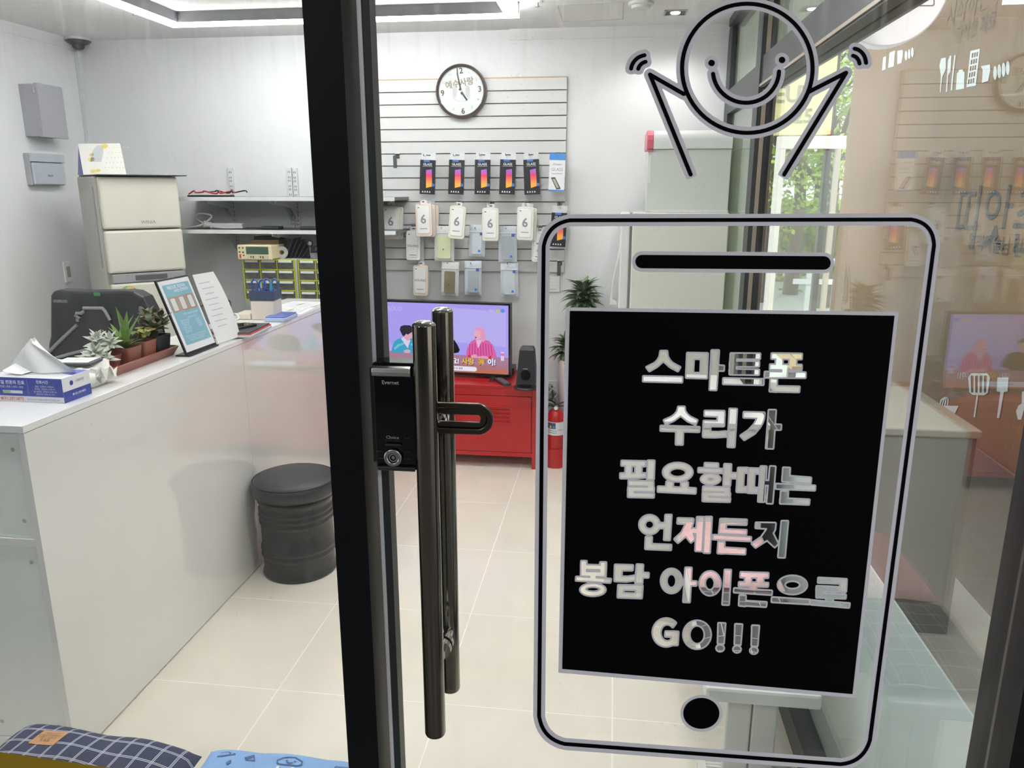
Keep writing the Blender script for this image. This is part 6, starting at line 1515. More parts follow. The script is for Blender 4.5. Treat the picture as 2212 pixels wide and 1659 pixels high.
for pth in (((700, 800), (450, 1030), (210, 1270), (190, 1350)), ((805, 515), (1130, 515), (1180, 570), (1260, 720)), ((830, 565), (760, 605), (690, 600), (672, 640), (745, 685), (700, 700), (715, 745)), ((900, 1215), (560, 1300), (180, 1410))):
    part('piping', MB(ch.location).tube([(*[K(*q)[0]], YC - 0.006, K(*q)[1]) for q in pth], 0.008, 8), M_pip, ch, smooth=60)
gl_ = K(1028, 280); part('tag', MB(ch.location).box(gl_[0] - 0.016, gl_[0] + 0.016, YC - 0.003, YC - 0.0005, gl_[1] - 0.008, gl_[1] + 0.008), mat('green_tag', (64, 140, 84), 0.5), ch)
lg = K(400, 400); part('emblem', MB(ch.location).box(lg[0] - 0.036, lg[0] + 0.036, YC - 0.002, YC - 0.0003, lg[1] - 0.007, lg[1] + 0.007), mat('grey_thread', (110, 112, 116), 0.6, var=0.3, scale=120), ch)
part('seat', MB(ch.location).prism(rrect(cxm - 0.25, cxm + 0.25, YC + 0.0, YC + 0.50, 0.06), 0.44, 0.54), M_lea, ch, bevel=0.02)
part('spine', MB(ch.location).box(cxm - 0.04, cxm + 0.04, YC + 0.05, YC + 0.09, 0.46, 0.85), M_black, ch, bevel=0.006)
part('post', MB(ch.location).cyl((cxm, YC + 0.25, 0.08), (cxm, YC + 0.25, 0.45), 0.03, n=18), M_chrome, ch, smooth=35)
for k in range(5):
    a = k * 2 * math.pi / 5 + 0.3; d = Vector((math.cos(a), math.sin(a), 0)); c = Vector((cxm, YC + 0.25, 0))
    part('base_leg', MB(ch.location).tube([c + Vector((0, 0, 0.10)), c + d * 0.27 + Vector((0, 0, 0.07))], [0.025, 0.016], 8), M_black, ch, smooth=60)
    w_ = c + d * 0.27; part('caster', MB(ch.location).cyl(w_ + Vector((-d.y, d.x, 0)) * 0.014 + Vector((0, 0, 0.027)), w_ - Vector((-d.y, d.x, 0)) * 0.014 + Vector((0, 0, 0.027)), 0.027, n=16), M_black, ch, smooth=35)

# ================================================================ repair bench with parts drawers and instruments
DY = 4.35; DZ = 0.735
dk = thing('repair_desk', 'white repair desk against the back wall behind the counter', 'desk', (-1.95, 4.5, 0))
part('desktop', MB(dk.location).box(-2.32, -1.44, 4.20, 4.69, DZ - 0.025, DZ), M_top, dk, bevel=0.002)
for x in (-2.31, -1.48):
    for y in (4.22, 4.64): part('leg', MB(dk.location).box(x, x + 0.03, y, y + 0.03, 0, DZ - 0.0255), M_steel, dk, bevel=0.002)
M_lime = mat('lime_plastic', (178, 182, 40), 0.4, var=0.05); M_cab = mat('grey_cabinet_plastic', (200, 202, 204), 0.4, var=0.02); M_drw = mat('smoke_clear_plastic', (98, 98, 98), 0.18, var=0.25, scale=25); M_lab = mat('white_label_strip', (240, 240, 238), 0.4, var=0.02)
M_drw2 = mat('smoke_clear_plastic_light', (134, 132, 132), 0.18, var=0.25, scale=25)
def drawer_cabinet(x0, x1, z0, z1, rows, lab, first=None):
    t = thing('parts_drawer_cabinet', lab, 'drawer cabinet', ((x0 + x1) / 2, DY + 0.08, z0), group='lime edged parts drawer cabinets')
    w = x1 - x0; h = z1 - z0
    part('case', MB().box(-w / 2, w / 2, -0.074, 0.09, 0.0005, h), M_cab, t, bevel=0.002)
    g = MB(); cw = (w - 0.016) / 3; rh = (h - 0.010) / rows
    part('lime_grid', g.ringprism([(-w / 2 + 0.0, 0.0005), (w / 2 - 0.012, 0.0005), (w / 2 - 0.012, h), (-w / 2, h)], [(-w / 2 + 0.007, 0.007), (w / 2 - 0.019, 0.007), (w / 2 - 0.019, h - 0.007), (-w / 2 + 0.007, h - 0.007)], 0.074, 0.082, frame((0, 0, 0), (1, 0, 0), (0, 0, 1))), M_lime, t)
    for c in (1, 2): part('lime_bar', MB().box(-w / 2 + 0.004 + c * (w - 0.02) / 3 - 0.003, -w / 2 + 0.004 + c * (w - 0.02) / 3 + 0.003, -0.081, -0.074, 0.007, h - 0.007), M_lime, t)
    for r in range(1, rows): part('lime_bar', MB().box(-w / 2 + 0.007, w / 2 - 0.019, -0.0815, -0.074, r * h / rows - 0.003, r * h / rows + 0.003), M_lime, t)
    me = meL = None
    for r in range(rows):
        for c in range(3):
            cx = -w / 2 + 0.004 + (c + 0.5) * (w - 0.02) / 3; czz = (r + 0.5) * h / rows; dw = (w - 0.02) / 6 - 0.005; dh = h / rows / 2 - 0.005
            if me is None:
                me = MB().box(-dw, dw, -0.0795, -0.0742, -dh, dh).mesh('drawer', M_drw); meL = MB().box(-dw * 0.85, dw * 0.85, -0.088, -0.0797, dh * 0.45, dh * 0.95).mesh('label_strip', M_lab)
            d = bpy.data.objects.new('drawer', me); COL.objects.link(d); d.parent = t; d.location = (cx, 0, czz)
            l = bpy.data.objects.new('label_strip', meL); COL.objects.link(l); l.parent = d
    return t
dx0, dx1 = PY(523, 558, DY).x, PY(639.5, 558, DY).x; dz1, dz0 = PY(523, 559, DY).z, PY(525, 648, DY).z
dw_ = dx1 - dx0
drawer_cabinet(dx0, dx1, dz0, dz1, 4, 'parts drawer cabinet with lime grid under the bench multimeter')
drawer_cabinet(dx1 + 0.008, dx1 + 0.008 + dw_, dz0, dz1, 4, 'parts drawer cabinet with lime grid right of the first, beside the door mullion')
drawer_cabinet(dx0 + 0.03, dx0 + 0.03 + dw_, DZ, dz0 - 0.0005, 4, 'lower parts drawer cabinet supporting the one under the multimeter')
drawer_cabinet(dx1 + 0.04, dx1 + 0.04 + dw_ - 0.03, DZ, dz0 - 0.0005, 4, 'lower parts drawer cabinet mostly hidden by the counter papers')
# bench multimeter
MY = 4.30
m0, m1 = PY(514, 557, MY), PY(590, 557, MY); mh = PY(514, 529, MY).z - dz1
mw = m1.x - m0.x
M_mm = mat('cream_instrument', (232, 220, 178), 0.4, var=0.03)
mmt = thing('bench_multimeter', 'cream bench multimeter with green display on the drawer cabinet', 'multimeter', (m0.x + mw / 2, MY, dz1 + 0.0004), rz=math.radians(-3))
part('case', MB().box(-mw / 2 + 0.003, mw / 2 - 0.003, 0.01, 0.16, 0.003, mh - 0.003), M_mm, mmt, bevel=0.004)
part('front_bezel', MB().box(-mw / 2, mw / 2, -0.006, 0.012, 0.0, mh), M_mm, mmt, bevel=0.005)
part('display', MB().box(-mw * 0.24, mw * 0.40, -0.0075, -0.006, mh * 0.38, mh * 0.88), mat('lcd_green', (66, 92, 72), 0.15, var=0.05), mmt)
for k in range(9): part('button', MB().box(-mw * 0.20 + k * mw * 0.07, -mw * 0.165 + k * mw * 0.07, -0.008, -0.006, mh * 0.10 + 0.002 * (k % 2), mh * 0.26), mat('button_dark', (88, 82, 74), 0.4) if k in (1, 2, 5, 6) else M_cab, mmt)
for (u, v) in ((-0.43, 0.80), (-0.33, 0.80), (-0.43, 0.52), (-0.33, 0.50), (-0.32, 0.28)): part('jack', MB().cyl((u * mw, -0.006, v * mh), (u * mw, -0.010, v * mh), 0.004, n=12), M_black, mmt)
part('red_switch', MB().box(-0.44 * mw, -0.40 * mw, -0.009, -0.006, mh * 0.10, mh * 0.36), mat('red_switch', (206, 60, 44), 0.4), mmt)
# things on and behind it
zz = dz1 + 0.0004
q0, q1 = PY(545, 527, 4.50), PY(606, 527, 4.50)
solo('cardboard_box', MB().box(q0.x, q1.x, 4.475, 4.60, zz, PY(545, 517, 4.5).z), mat('brown_card', (170, 142, 112), 0.7, var=0.06), 'brown flat cardboard box behind the bench multimeter', 'box', bevel=0.002)
zb3 = PY(545, 517, 4.5).z
solo('black_case', MB().box(PY(550, 512, 4.5).x, PY(610, 512, 4.5).x, 4.485, 4.59, zb3 + 0.0005, zb3 + 0.018), M_black, 'long black case lying on the brown cardboard box', 'case', bevel=0.004)
q = PY(600, 533, 4.38)
tpv = thing('tape_roll', 'grey roll of tape leaning right of the bench multimeter', 'tape', (q.x + 0.014, 4.40, zz + 0.036), rz=math.radians(20))
part('roll', MB().ringprism(ell(0, 0, 0.036, 0.036, 32), ell(0, 0, 0.015, 0.015, 32), -0.012, 0.012, frame((0, 0, 0), (1, 0, 0), (0, 0, 1))), mat('grey_tape', (182, 182, 180), 0.4, var=0.04), tpv, smooth=35)
part('core', MB().ringprism(ell(0, 0, 0.0149, 0.0149, 24), ell(0, 0, 0.012, 0.012, 24), -0.0118, 0.0118, frame((0, 0, 0), (1, 0, 0), (0, 0, 1))), mat('brown_card', (170, 142, 112), 0.7), tpv)
hsl = PY(620, 514, 4.46).z - zz
for k in range(5):
    x = PY(604, 555, 4.46).x + 0.052 + k * 0.024
    lab = ('black cutting plate leaning nearest the tape roll', 'black cutting plate second from the tape roll', 'black cutting plate third from the tape roll', 'black cutting plate fourth from the tape roll', 'black cutting plate farthest from the tape roll')[k]
    solo('cutting_plate', MB().prism([(0.0, 0.0), (0.005, 0.0), (0.055, hsl - 0.012 * k), (0.050, hsl - 0.012 * k)], -4.56 + 0.0, -4.43, frame((x, 0, zz), (1, 0, 0), (0, 0, 1))), mat('black_plate', (52, 54, 58), 0.3, var=0.08), lab, 'plate', group='black plates leaning behind the multimeter')
q = PY(668, 526, 4.42)
mg = thing('magnifier_stand', 'small dark magnifier on a stand atop the right drawer cabinet', 'magnifier', (q.x, 4.43, zz))
part('base', MB().lathe([(0.03, 0), (0.03, 0.008), (0.01, 0.012)], n=24), M_black, mg, smooth=35)
part('post', MB().cyl((0, 0, 0.01), (0, 0, q.z - zz - 0.016), 0.003, n=8), M_steel, mg)
part('lens_ring', MB().tube([(0.016 * math.cos(t), 0, q.z - zz + 0.016 * math.sin(t)) for t in np.linspace(0, 2 * math.pi, 24, endpoint=False)], 0.004, 8, closed=True), M_black, mg, smooth=60)
part('lens', MB().ball((0, 0, q.z - zz), 0.013, 0.004, 0.013), mat('grey_lens', (176, 178, 180), 0.1), mg, smooth=60)
q = PY(676, 549, 4.40)
sw_ = thing('screw_jar', 'small clear jar of dark screws atop the right drawer cabinet', 'jar', (q.x + 0.01, 4.40, zz))
part('jar', MB().lathe([(0.022, 0), (0.024, 0.004), (0.024, 0.034), (0.020, 0.038)], n=24), mat('jar_grey', (120, 122, 126), 0.15, var=0.3, scale=80), sw_, smooth=35)
part('lid', MB().lathe([(0.024, 0.0385), (0.024, 0.046)], n=24), M_black, sw_, smooth=35)

# ================================================================ black drum stool
zr = 0.425
dr = thing('drum_stool', 'black oil drum shaped stool standing against the counter front', 'stool', (-1.309, 2.925, 0))
M_drum = mat('black_drum_paint', (40, 41, 44), 0.32, var=0.1, scale=8)
prof = [(0.150, 0.0), (0.156, 0.006), (0.156, 0.014), (0.150, 0.022), (0.150, 0.085)]
for zc_ in (0.098, 0.125):
    prof += [(0.150, zc_ - 0.012), (0.156, zc_ - 0.004), (0.156, zc_ + 0.004), (0.150, zc_ + 0.012)]
prof += [(0.150, 0.23)]
for zc_ in (0.245, 0.272, 0.297):
    prof += [(0.150, zc_ - 0.011), (0.156, zc_ - 0.003), (0.156, zc_ + 0.003), (0.150, zc_ + 0.011)]
prof += [(0.152, 0.325), (0.158, 0.335), (0.158, 0.345), (0.150, 0.352)]
part('drum', MB().lathe(prof, n=64, cap1=True), M_drum, dr, smooth=50)
part('seat', MB().lathe([(0.152, 0.353), (0.170, 0.358), (0.178, 0.375), (0.178, 0.400), (0.172, 0.416), (0.160, zr), (0.08, zr + 0.004), (0.001, zr + 0.005)], n=64, cap1=False), mat('black_vinyl_seat', (44, 45, 49), 0.38, var=0.08), dr, smooth=60)
part('seat_welt', MB().tube([(0.171 * math.cos(t), 0.171 * math.sin(t), 0.4175) for t in np.linspace(0, 2 * math.pi, 64, endpoint=False)], 0.003, 6, closed=True), M_black, dr, smooth=60)

# ================================================================ benches and cushions
def plaid(name, base, line, per, w, ax=('X', 'Y'), double=True, rough=0.85):
    if name in MATS: return MATS[name]
    m = bpy.data.materials.new(name); m.use_nodes = True; nt = m.node_tree; p = nt.nodes['Principled BSDF']; p.inputs['Roughness'].default_value = rough
    tc = nt.nodes.new('ShaderNodeTexCoord'); sp = nt.nodes.new('ShaderNodeSeparateXYZ'); nt.links.new(tc.outputs['UV'], sp.inputs[0])
    outs = []
    for a in ax:
        for off in ((0.0, 0.09) if double else (0.0,)):
            m1 = nt.nodes.new('ShaderNodeMath'); m1.operation = 'MULTIPLY_ADD'; m1.inputs[1].default_value = 1 / per; m1.inputs[2].default_value = off
            nt.links.new(sp.outputs[a], m1.inputs[0])
            m2 = nt.nodes.new('ShaderNodeMath'); m2.operation = 'FRACT'; nt.links.new(m1.outputs[0], m2.inputs[0])
            m3 = nt.nodes.new('ShaderNodeMath'); m3.operation = 'LESS_THAN'; m3.inputs[1].default_value = w; nt.links.new(m2.outputs[0], m3.inputs[0]); outs.append(m3.outputs[0])
    last = outs[0]
    for o in outs[1:]:
        a_ = nt.nodes.new('ShaderNodeMath'); a_.operation = 'MAXIMUM'; nt.links.new(last, a_.inputs[0]); nt.links.new(o, a_.inputs[1]); last = a_.outputs[0]
    mx = nt.nodes.new('ShaderNodeMix'); mx.data_type = 'RGBA'; mx.inputs[6].default_value = srgb(*base); mx.inputs[7].default_value = srgb(*line)
    nt.links.new(last, mx.inputs[0]); nt.links.new(mx.outputs[2], p.inputs['Base Color'])
    nz = nt.nodes.new('ShaderNodeTexNoise'); nz.inputs['Scale'].default_value = 900; bp = nt.nodes.new('ShaderNodeBump'); bp.inputs['Strength'].default_value = 0.25; bp.inputs['Distance'].default_value = 0.002
    nt.links.new(tc.outputs['Object'], nz.inputs['Vector']); nt.links.new(nz.outputs['Fac'], bp.inputs['Height']); nt.links.new(bp.outputs['Normal'], p.inputs['Normal'])
    MATS[name] = m; return m
def bench(name, lab, x0, x1, y0, y1, zt, along):
    t = thing(name, lab, 'bench', ((x0 + x1) / 2, (y0 + y1) / 2, 0))
    o = t.location
    part('seat_slab', MB(o).box(x0, x1, y0, y1, zt - 0.042, zt), mat('bench_white', (232, 233, 230), 0.35, var=0.015), t, bevel=0.008)
    part('under_frame', MB(o).box(x0 + 0.03, x1 - 0.03, y0 + 0.03, y1 - 0.03, zt - 0.055, zt - 0.0425), mat('frame_grey_white', (206, 208, 205), 0.4), t)
    for e in (0, 1):
        for s in (0, 1):
            if along == 'Y':
                yy = y0 + 0.17 if e == 0 else y1 - 0.17; xx = x0 + 0.085 if s == 0 else x1 - 0.085
            else:
                xx = x0 + 0.17 if e == 0 else x1 - 0.17; yy = y0 + 0.06 if s == 0 else y1 - 0.06
            if along == 'Y': xx = (x0 + 0.115, x0 + 0.184)[s]
            part('leg', MB(o).box(xx - 0.033, xx + 0.033, yy - 0.02, yy + 0.02, 0.03, zt - 0.0555) if along == 'Y' else MB(o).box(xx - 0.02, xx + 0.02, yy - 0.03, yy + 0.03, 0.03, zt - 0.0555), mat('bench_leg', (214, 216, 212), 0.35, var=0.02), t, bevel=0.005)
            xf = xx + ((-0.045, 0.045)[s] if along == 'Y' else 0)
            ft = part('foot', MB(o).prism([(-0.05, 0.0), (0.05, 0.0), (0.05, 0.02), (0.03, 0.034), (-0.03, 0.034), (-0.05, 0.02)], -0.035, 0.035, frame((xf, yy, 0), (1, 0, 0), (0, 0, 1))), mat('bench_foot', (224, 224, 216), 0.5), t)
            for k in range(6): part('rib', MB(o).box(xf - 0.03, xf + 0.03, yy - 0.033 + k * 0.012, yy - 0.029 + k * 0.012, 0.034, 0.0365), mat('bench_foot', (224, 224, 216), 0.5), ft)
    return t
BZ = 0.40
bench('bench', 'white bench along the right glass wall carrying two cushions', 0.265, 0.545, 1.72, 2.65, BZ, 'Y')
BZ2 = 0.33
bench('bench', 'white bench under the left front window carrying two cushions', -1.385, -0.45, 1.125, 1.375, BZ2, 'X')
def cushion(name, lab, cx, cy, z, lx, ly, hgt, m, rz=0.0, quilt=0, quilty=1, seed=1, parts=None, group=None):
    t = thing(name, lab, 'cushion', (cx, cy, z + 0.0006), rz=rz, group=group)
    rnd = random.Random(seed); ph = [rnd.uniform(0, 6.28) for _ in range(6)]
    def top(u, v):
        e = (1 - abs(2 * u - 1) ** 5) * (1 - abs(2 * v - 1) ** 5); e = max(e, 0) ** 0.45
        q = 0.0
        if quilt: q = 0.25 * (abs(math.sin(math.pi * quilt * u)) ** 0.5 * abs(math.sin(math.pi * quilty * v)) ** 0.5 - 0.7)
        wv = 0.10 * math.sin(u * 7 + ph[0]) * math.sin(v * 5 + ph[1]) + 0.05 * math.sin(u * 17 + ph[2] + v * 6)
        return hgt * (0.5 + 0.5 * e * (0.92 + q + wv))
    def pos(u, v):
        k = 1 + 0.012 * math.sin(v * 9 + ph[3]); k2 = 1 + 0.015 * math.sin(u * 11 + ph[4])
        return ((u - 0.5) * lx * k, (v - 0.5) * ly * k2)
    nu, nv = max(16, int(lx / 0.012)), max(14, int(ly / 0.012))
    mb = MB()
    mb.grid(lambda u, v: (*pos(u, v), top(u, v)), nu, nv)
    n0 = len(mb.v)
    mb.grid(lambda u, v: (*pos(1 - u, v), max(0.0, hgt * 0.5 * (1 - ((1 - abs(2 * u - 1) ** 5) * (1 - abs(2 * v - 1) ** 5)) ** 0.6))), nu, nv)
    me = mb.mesh('cover', m, 70)
    uv = me.uv_layers.new(name='UVMap')
    for l in me.loops:
        c = me.vertices[l.vertex_index].co; uv.data[l.index].uv = (c.x + 10, c.y + 10)
    o = bpy.data.objects.new('cover', me); COL.objects.link(o); o.parent = t
    return t, (lambda u, v: Vector((*pos(u, v), top(u, v))))
M_grid = plaid('charcoal_plaid', (78, 80, 80), (196, 198, 194), 0.062, 0.035, double=False)
M_navyp = plaid('navy_plaid', (50, 57, 84), (178, 182, 194), 0.040, 0.05)
M_pink = mat('pink_linen', (232, 190, 190), 0.85, var=0.06, scale=40, bump=0.3, bscale=160)
M_sky = mat('sky_blue_cotton', (134, 172, 218), 0.85, var=0.03, scale=12, bump=0.2, bscale=200)
cushion('cushion', 'charcoal checked cushion on the bench by the right glass wall', 0.404, 1.95, BZ, 0.28, 0.41, 0.055, M_grid, quilt=1, seed=2)
cushion('cushion', 'pink quilted cushion behind the charcoal checked one on the right bench', 0.405, 2.385, BZ, 0.275, 0.45, 0.075, M_pink, quilt=2, quilty=3, seed=4)
nvc, ntop = cushion('cushion', 'navy checked cushion with tan leather patch under the left front window', -1.105, 1.262, BZ2, 0.455, 0.235, 0.092, M_navyp, rz=math.radians(-5), seed=6)
# leather patch lies on the navy cushion's cover
lp_ = MB()
def pat(u, v, dz=0.0015): q = ntop(0.19 + 0.145 * u, 0.62 + 0.20 * v); return (q.x, q.y, q.z + dz)
lp_.grid(lambda u, v: pat(u, v), 8, 5); lp_.grid(lambda u, v: pat(1 - u, v, 0.0), 8, 5)
ptc = part('leather_patch', lp_, mat('tan_leather', (188, 142, 98), 0.6, var=0.08, scale=60), nvc, smooth=60)
pq = ntop(0.2625, 0.72); Fp = frame((pq.x, pq.y, pq.z + 0.0036), Vector(pat(1, .5)) - Vector(pat(0, .5)), Vector(pat(.5, 1)) - Vector(pat(.5, 0)))
lm = MB()
for k, s_ in enumerate(('GOOD FABRIC', 'HANDMADE CUSHION', 'COMFORT LIVING')): lm.text(s_, Fp @ Matrix.Translation((0, 0.012 - k * 0.007, 0)) @ Matrix.Rotation(math.pi, 4, 'Z'), 0.0058)
for k in (-1, 0, 1): lm.add([(k * 0.009 - 0.003, -0.013, 0), (k * 0.009 + 0.003, -0.013, 0), (k * 0.009, -0.006, 0)], [(0, 1, 2)], Fp)
part('lettering', lm, mat('patch_print', (120, 86, 58), 0.6, var=0), ptc)
skc, stop_ = cushion('cushion', 'sky blue cushion with little line drawings under the left front window', -0.654, 1.258, BZ2, 0.415, 0.235, 0.085, M_sky, rz=math.radians(-1), quilt=3, quilty=1, seed=8)
dr_ = MB()
def ribbon(pts, w=0.0016, closed=False):
    P = [Vector((p[0], p[1])) for p in pts]; n = len(P)
    for i in range(n if closed else n - 1):
        a, b = P[i], P[(i + 1) % n]; d = (b - a)
        if d.length < 1e-6: continue
        nrm = Vector((-d.y, d.x)).normalized() * w; e = d.normalized() * w * 0.6
        q = []
        for c in (a - nrm - e, b - nrm + e, b + nrm + e, a + nrm - e):
            u, v = c.x / 0.40 + 0.5, c.y / 0.235 + 0.5
            q.append((c.x, c.y, stop_(min(max(u, 0), 1), min(max(v, 0), 1)).z + 0.0016))
        dr_.quad(*q)
# doodles read off the visible far strip: planet, leaf, cloud with face and rain, bolt, glasses, sparkles
dr_.cur = 0
ribbon([(-0.155 + 0.016 * math.cos(t), 0.078 + 0.010 * math.sin(t)) for t in np.linspace(0, 6.28, 18, endpoint=False)], closed=True)
ribbon([(-0.155 + 0.027 * math.cos(t), 0.078 + 0.005 * math.sin(t)) for t in np.linspace(2.6, 6.9, 14)])
ribbon([(-0.10, 0.070), (-0.088, 0.084), (-0.078, 0.068), (-0.094, 0.064)], closed=True); ribbon([(-0.098, 0.066), (-0.086, 0.078)])
cl = [(0.005 + x, 0.066 + y) for x, y in ((-0.026, -0.008), (-0.030, 0.002), (-0.020, 0.010), (-0.008, 0.014), (0.004, 0.016), (0.014, 0.011), (0.024, 0.006), (0.026, -0.004), (0.018, -0.010), (0.0, -0.011), (-0.014, -0.011))]
ribbon(cl, closed=True); ribbon([(-0.004, 0.066), (-0.003, 0.068)], 0.0018); ribbon([(0.014, 0.066), (0.015, 0.068)], 0.0018); ribbon([(0.0, 0.062), (0.005, 0.060), (0.011, 0.062)])
ribbon([(-0.064, 0.045), (-0.072, 0.026), (-0.062, 0.028), (-0.072, 0.008)], 0.0025)
for cx in (0.115, 0.148): ribbon([(cx - 0.013, 0.074), (cx + 0.013, 0.074), (cx + 0.010, 0.060), (cx - 0.010, 0.060)], closed=True)
ribbon([(0.128, 0.072), (0.135, 0.072)])
for (x, y) in ((-0.125, 0.046), (0.068, 0.042), (0.165, 0.036), (-0.18, 0.05)): ribbon([(x, y + 0.007), (x + 0.004, y), (x, y - 0.007), (x - 0.004, y)], closed=True)
dr_.cur = 1
for (x, y) in ((-0.015, 0.045), (0.002, 0.036), (0.018, 0.044), (-0.15, 0.02), (-0.14, 0.02), (-0.13, 0.02), (-0.155, 0.008), (-0.145, 0.008)): ribbon([(x, y - 0.003), (x, y + 0.003)], 0.0032)
part('drawings', dr_, [mat('doodle_navy', (74, 98, 140), 0.8, var=0), mat('doodle_white', (232, 236, 240), 0.8, var=0)], skc)

# ================================================================ outside, beyond the right glass wall
M_or = mat('orange_brown_panel', (128, 98, 60), 0.6, var=0.06, scale=2)
NX = 1.62
nb = struct('wall_neighbour', MB().box(NX, NX + 0.2, 1.0, 5.95, 0.5, 5.0), M_or)
part('plinth', MB().box(NX - 0.01, NX + 0.2, 1.0, 5.95, -0.125, 0.4999), mat('dark_plinth', (116, 114, 106), 0.6, var=0.08), nb)
M_dec = mat('white_decal', (222, 232, 234), 0.5, var=0.02); M_ink = mat('ink_black', (14, 13, 12), 0.5, var=0)
dcl = thing('utensil_decal', 'white kitchen utensil silhouettes printed on the orange neighbour wall', 'decal', (NX, 3.6, 1.4))
def NW(px_, py_): q = PX(px_, py_, NX - 0.002); return (q.y, q.z)
def dpoly(name, pts, m=M_dec, dx=0.002, parent=None):
    v, f = fill([[NW(*p) for p in pts]]); mb = MB((parent or dcl).location); mb.add([(NX - dx, a, b) for a, b in v], f); return part(name, mb, m, parent or dcl)
def dmulti(name, polys, m=M_dec):
    v, f = fill([[NW(*p) for p in pts] for pts in polys]); mb = MB(dcl.location); mb.add([(NX - 0.002, a, b) for a, b in v], f); return part(name, mb, m, dcl)
Q = lambda *pts: [(1652 + x * 0.25317, y * 0.25317) for x, y in pts]
dpoly('ladle', Q((1490, 560), (1505, 500), (1545, 490), (1545, 590), (1515, 655), (1500, 790), (1494, 790), (1503, 650)))
dpoly('knife', Q((1562, 520), (1580, 475), (1592, 475), (1585, 610), (1565, 640), (1555, 785), (1545, 785), (1556, 630)))
dpoly('skewer', Q((1618, 470), (1628, 470), (1606, 680), (1598, 770), (1586, 770), (1594, 680)))
dpoly('jar', Q((1640, 625), (1655, 612), (1655, 596), (1690, 592), (1690, 608), (1705, 615), (1700, 755), (1630, 768)))
gr = [Q((1755, 435), (1836, 415), (1800, 730), (1720, 745))]
for r in range(5):
    for c in range(3):
        x = 1768 + c * 20 - r * 8; y = 455 + r * 56 - c * 5
        gr.append(Q((x, y), (x + 14, y - 4), (x + 10, y + 36), (x - 4, y + 40)))
dmulti('waffle', gr)
dpoly('jug', Q((1845, 565), (1920, 550), (1925, 600), (1905, 690), (1852, 708), (1860, 600)))
for k in range(4): dpoly('pepper', [(1652 + (1965 + k * 36 + 16 * math.cos(t)) * 0.25317, (622 - k * 14 + 60 * math.sin(t)) * 0.25317) for t in np.linspace(0, 6.28, 16, endpoint=False)])
dpoly('jar', Q((1010, 490), (1035, 480), (1030, 590), (1000, 604))); dpoly('waffle', Q((1065, 450), (1112, 430), (1100, 565), (1052, 580))); dpoly('jug', Q((1132, 435), (1175, 425), (1180, 460), (1165, 535), (1130, 550)))
for k in range(3): dpoly('pepper', [(1652 + (1205 + k * 27 + 11 * math.cos(t)) * 0.25317, (475 - k * 14 + 42 * math.sin(t)) * 0.25317) for t in np.linspace(0, 6.28, 12, endpoint=False)])
R5 = lambda *pts: [(1652 + x * 0.25317, 800 + y * 0.25317) for x, y in pts]
dpoly('bowl', R5((1415, 300), (1655, 303), (1625, 365), (1570, 390), (1495, 385), (1440, 350)))
for k in range(4): dpoly('whisk', R5((1487 + k * 22, 300), (1500 + k * 20, 250), (1535 + k * 6, 225), (1540 + k * 6, 230), (1512 + k * 19, 255), (1497 + k * 22, 300)))
wk = [R5((1735, 60), (1760, 25), (1900, 25), (1922, 60), (1905, 190), (1870, 213), (1775, 210), (1745, 185))]
for k in range(4): wk.append(R5((1757 + k * 38, 45), (1783 + k * 38, 45), (1780 + k * 36, 190), (1762 + k * 36, 190)))
dmulti('spatula', wk); dpoly('spatula_handle', R5((1808, 212), (1822, 212), (1795, 400), (1780, 400)))
dpoly('turner', R5((1985, 60), (2080, 60), (2072, 180), (2040, 185), (2002, 408), (1980, 408), (2010, 185), (1978, 178)))
dpoly('spoon', R5((2195, 180), (2212, 180), (2212, 330), (2190, 420), (2160, 420), (2143, 350), (2165, 300), (2192, 285)))
def ntext(s, px_, py_, size, bold=0.0, m=M_ink, nm='lettering'):
    y, z = NW(px_, py_); part(nm, MB(dcl.location).text(s, frame((NX - 0.002, y, z), (0, -1, 0), (0, 0, 1)), size, bold), m, dcl)
ntext('띠앗촌', 2150, 482, 0.30); ntext('담백예술님 건강한', 2165, 533, 0.085); ntext('시작하는 맛', 2105, 8, 0.13, 0, mat('faint_ink', (104, 84, 66), 0.5, var=0))
ntext('정직한 재료', 2105, 62, 0.085, 0, mat('faint_ink', (104, 84, 66), 0.5, var=0))
# low display case outside
wb = thing('low_display_case', 'low pale display case standing outside the right glass wall', 'display case', (1.06, 3.25, -0.125))
part('case_body', MB(wb.location).box(0.74, 1.376, 2.94, 3.60, -0.125, 0.70), mat('grey_green_case', (104, 106, 96), 0.4, var=0.03), wb, bevel=0.004)
part('case_top', MB(wb.location).box(0.73, 1.386, 2.93, 3.61, 0.70, 0.73), mat('pale_laminate_top', (170, 166, 146), 0.3, var=0.02), wb, bevel=0.004)
# round shop sign on a bracket
rsx, rsy, rsz = PY(1918, -24, 3.55).x, 3.55, PY(1918, -24, 3.55).z
RR = PY(1918, 104, 3.55); rr_ = rsz - RR.z
rs = thing('round_sign', 'big round white hanging shop sign outside above the glass transom', 'sign', (rsx, rsy, rsz))
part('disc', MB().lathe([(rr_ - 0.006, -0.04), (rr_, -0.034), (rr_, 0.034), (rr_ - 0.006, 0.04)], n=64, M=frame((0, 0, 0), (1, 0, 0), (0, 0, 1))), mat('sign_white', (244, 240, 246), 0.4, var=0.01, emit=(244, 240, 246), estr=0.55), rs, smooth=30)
part('bracket', MB().cyl((0, 0, rr_), (0, 0, 3.9 - rsz), 0.012, n=12).cyl((0, 0, 3.88 - rsz), (NX - rsx, 0, 3.88 - rsz), 0.012, n=12), M_frame, rs)
def RS(px_, py_): q = PY(px_, py_, rsy - 0.042); return (q.x - rsx, q.z - rsz)
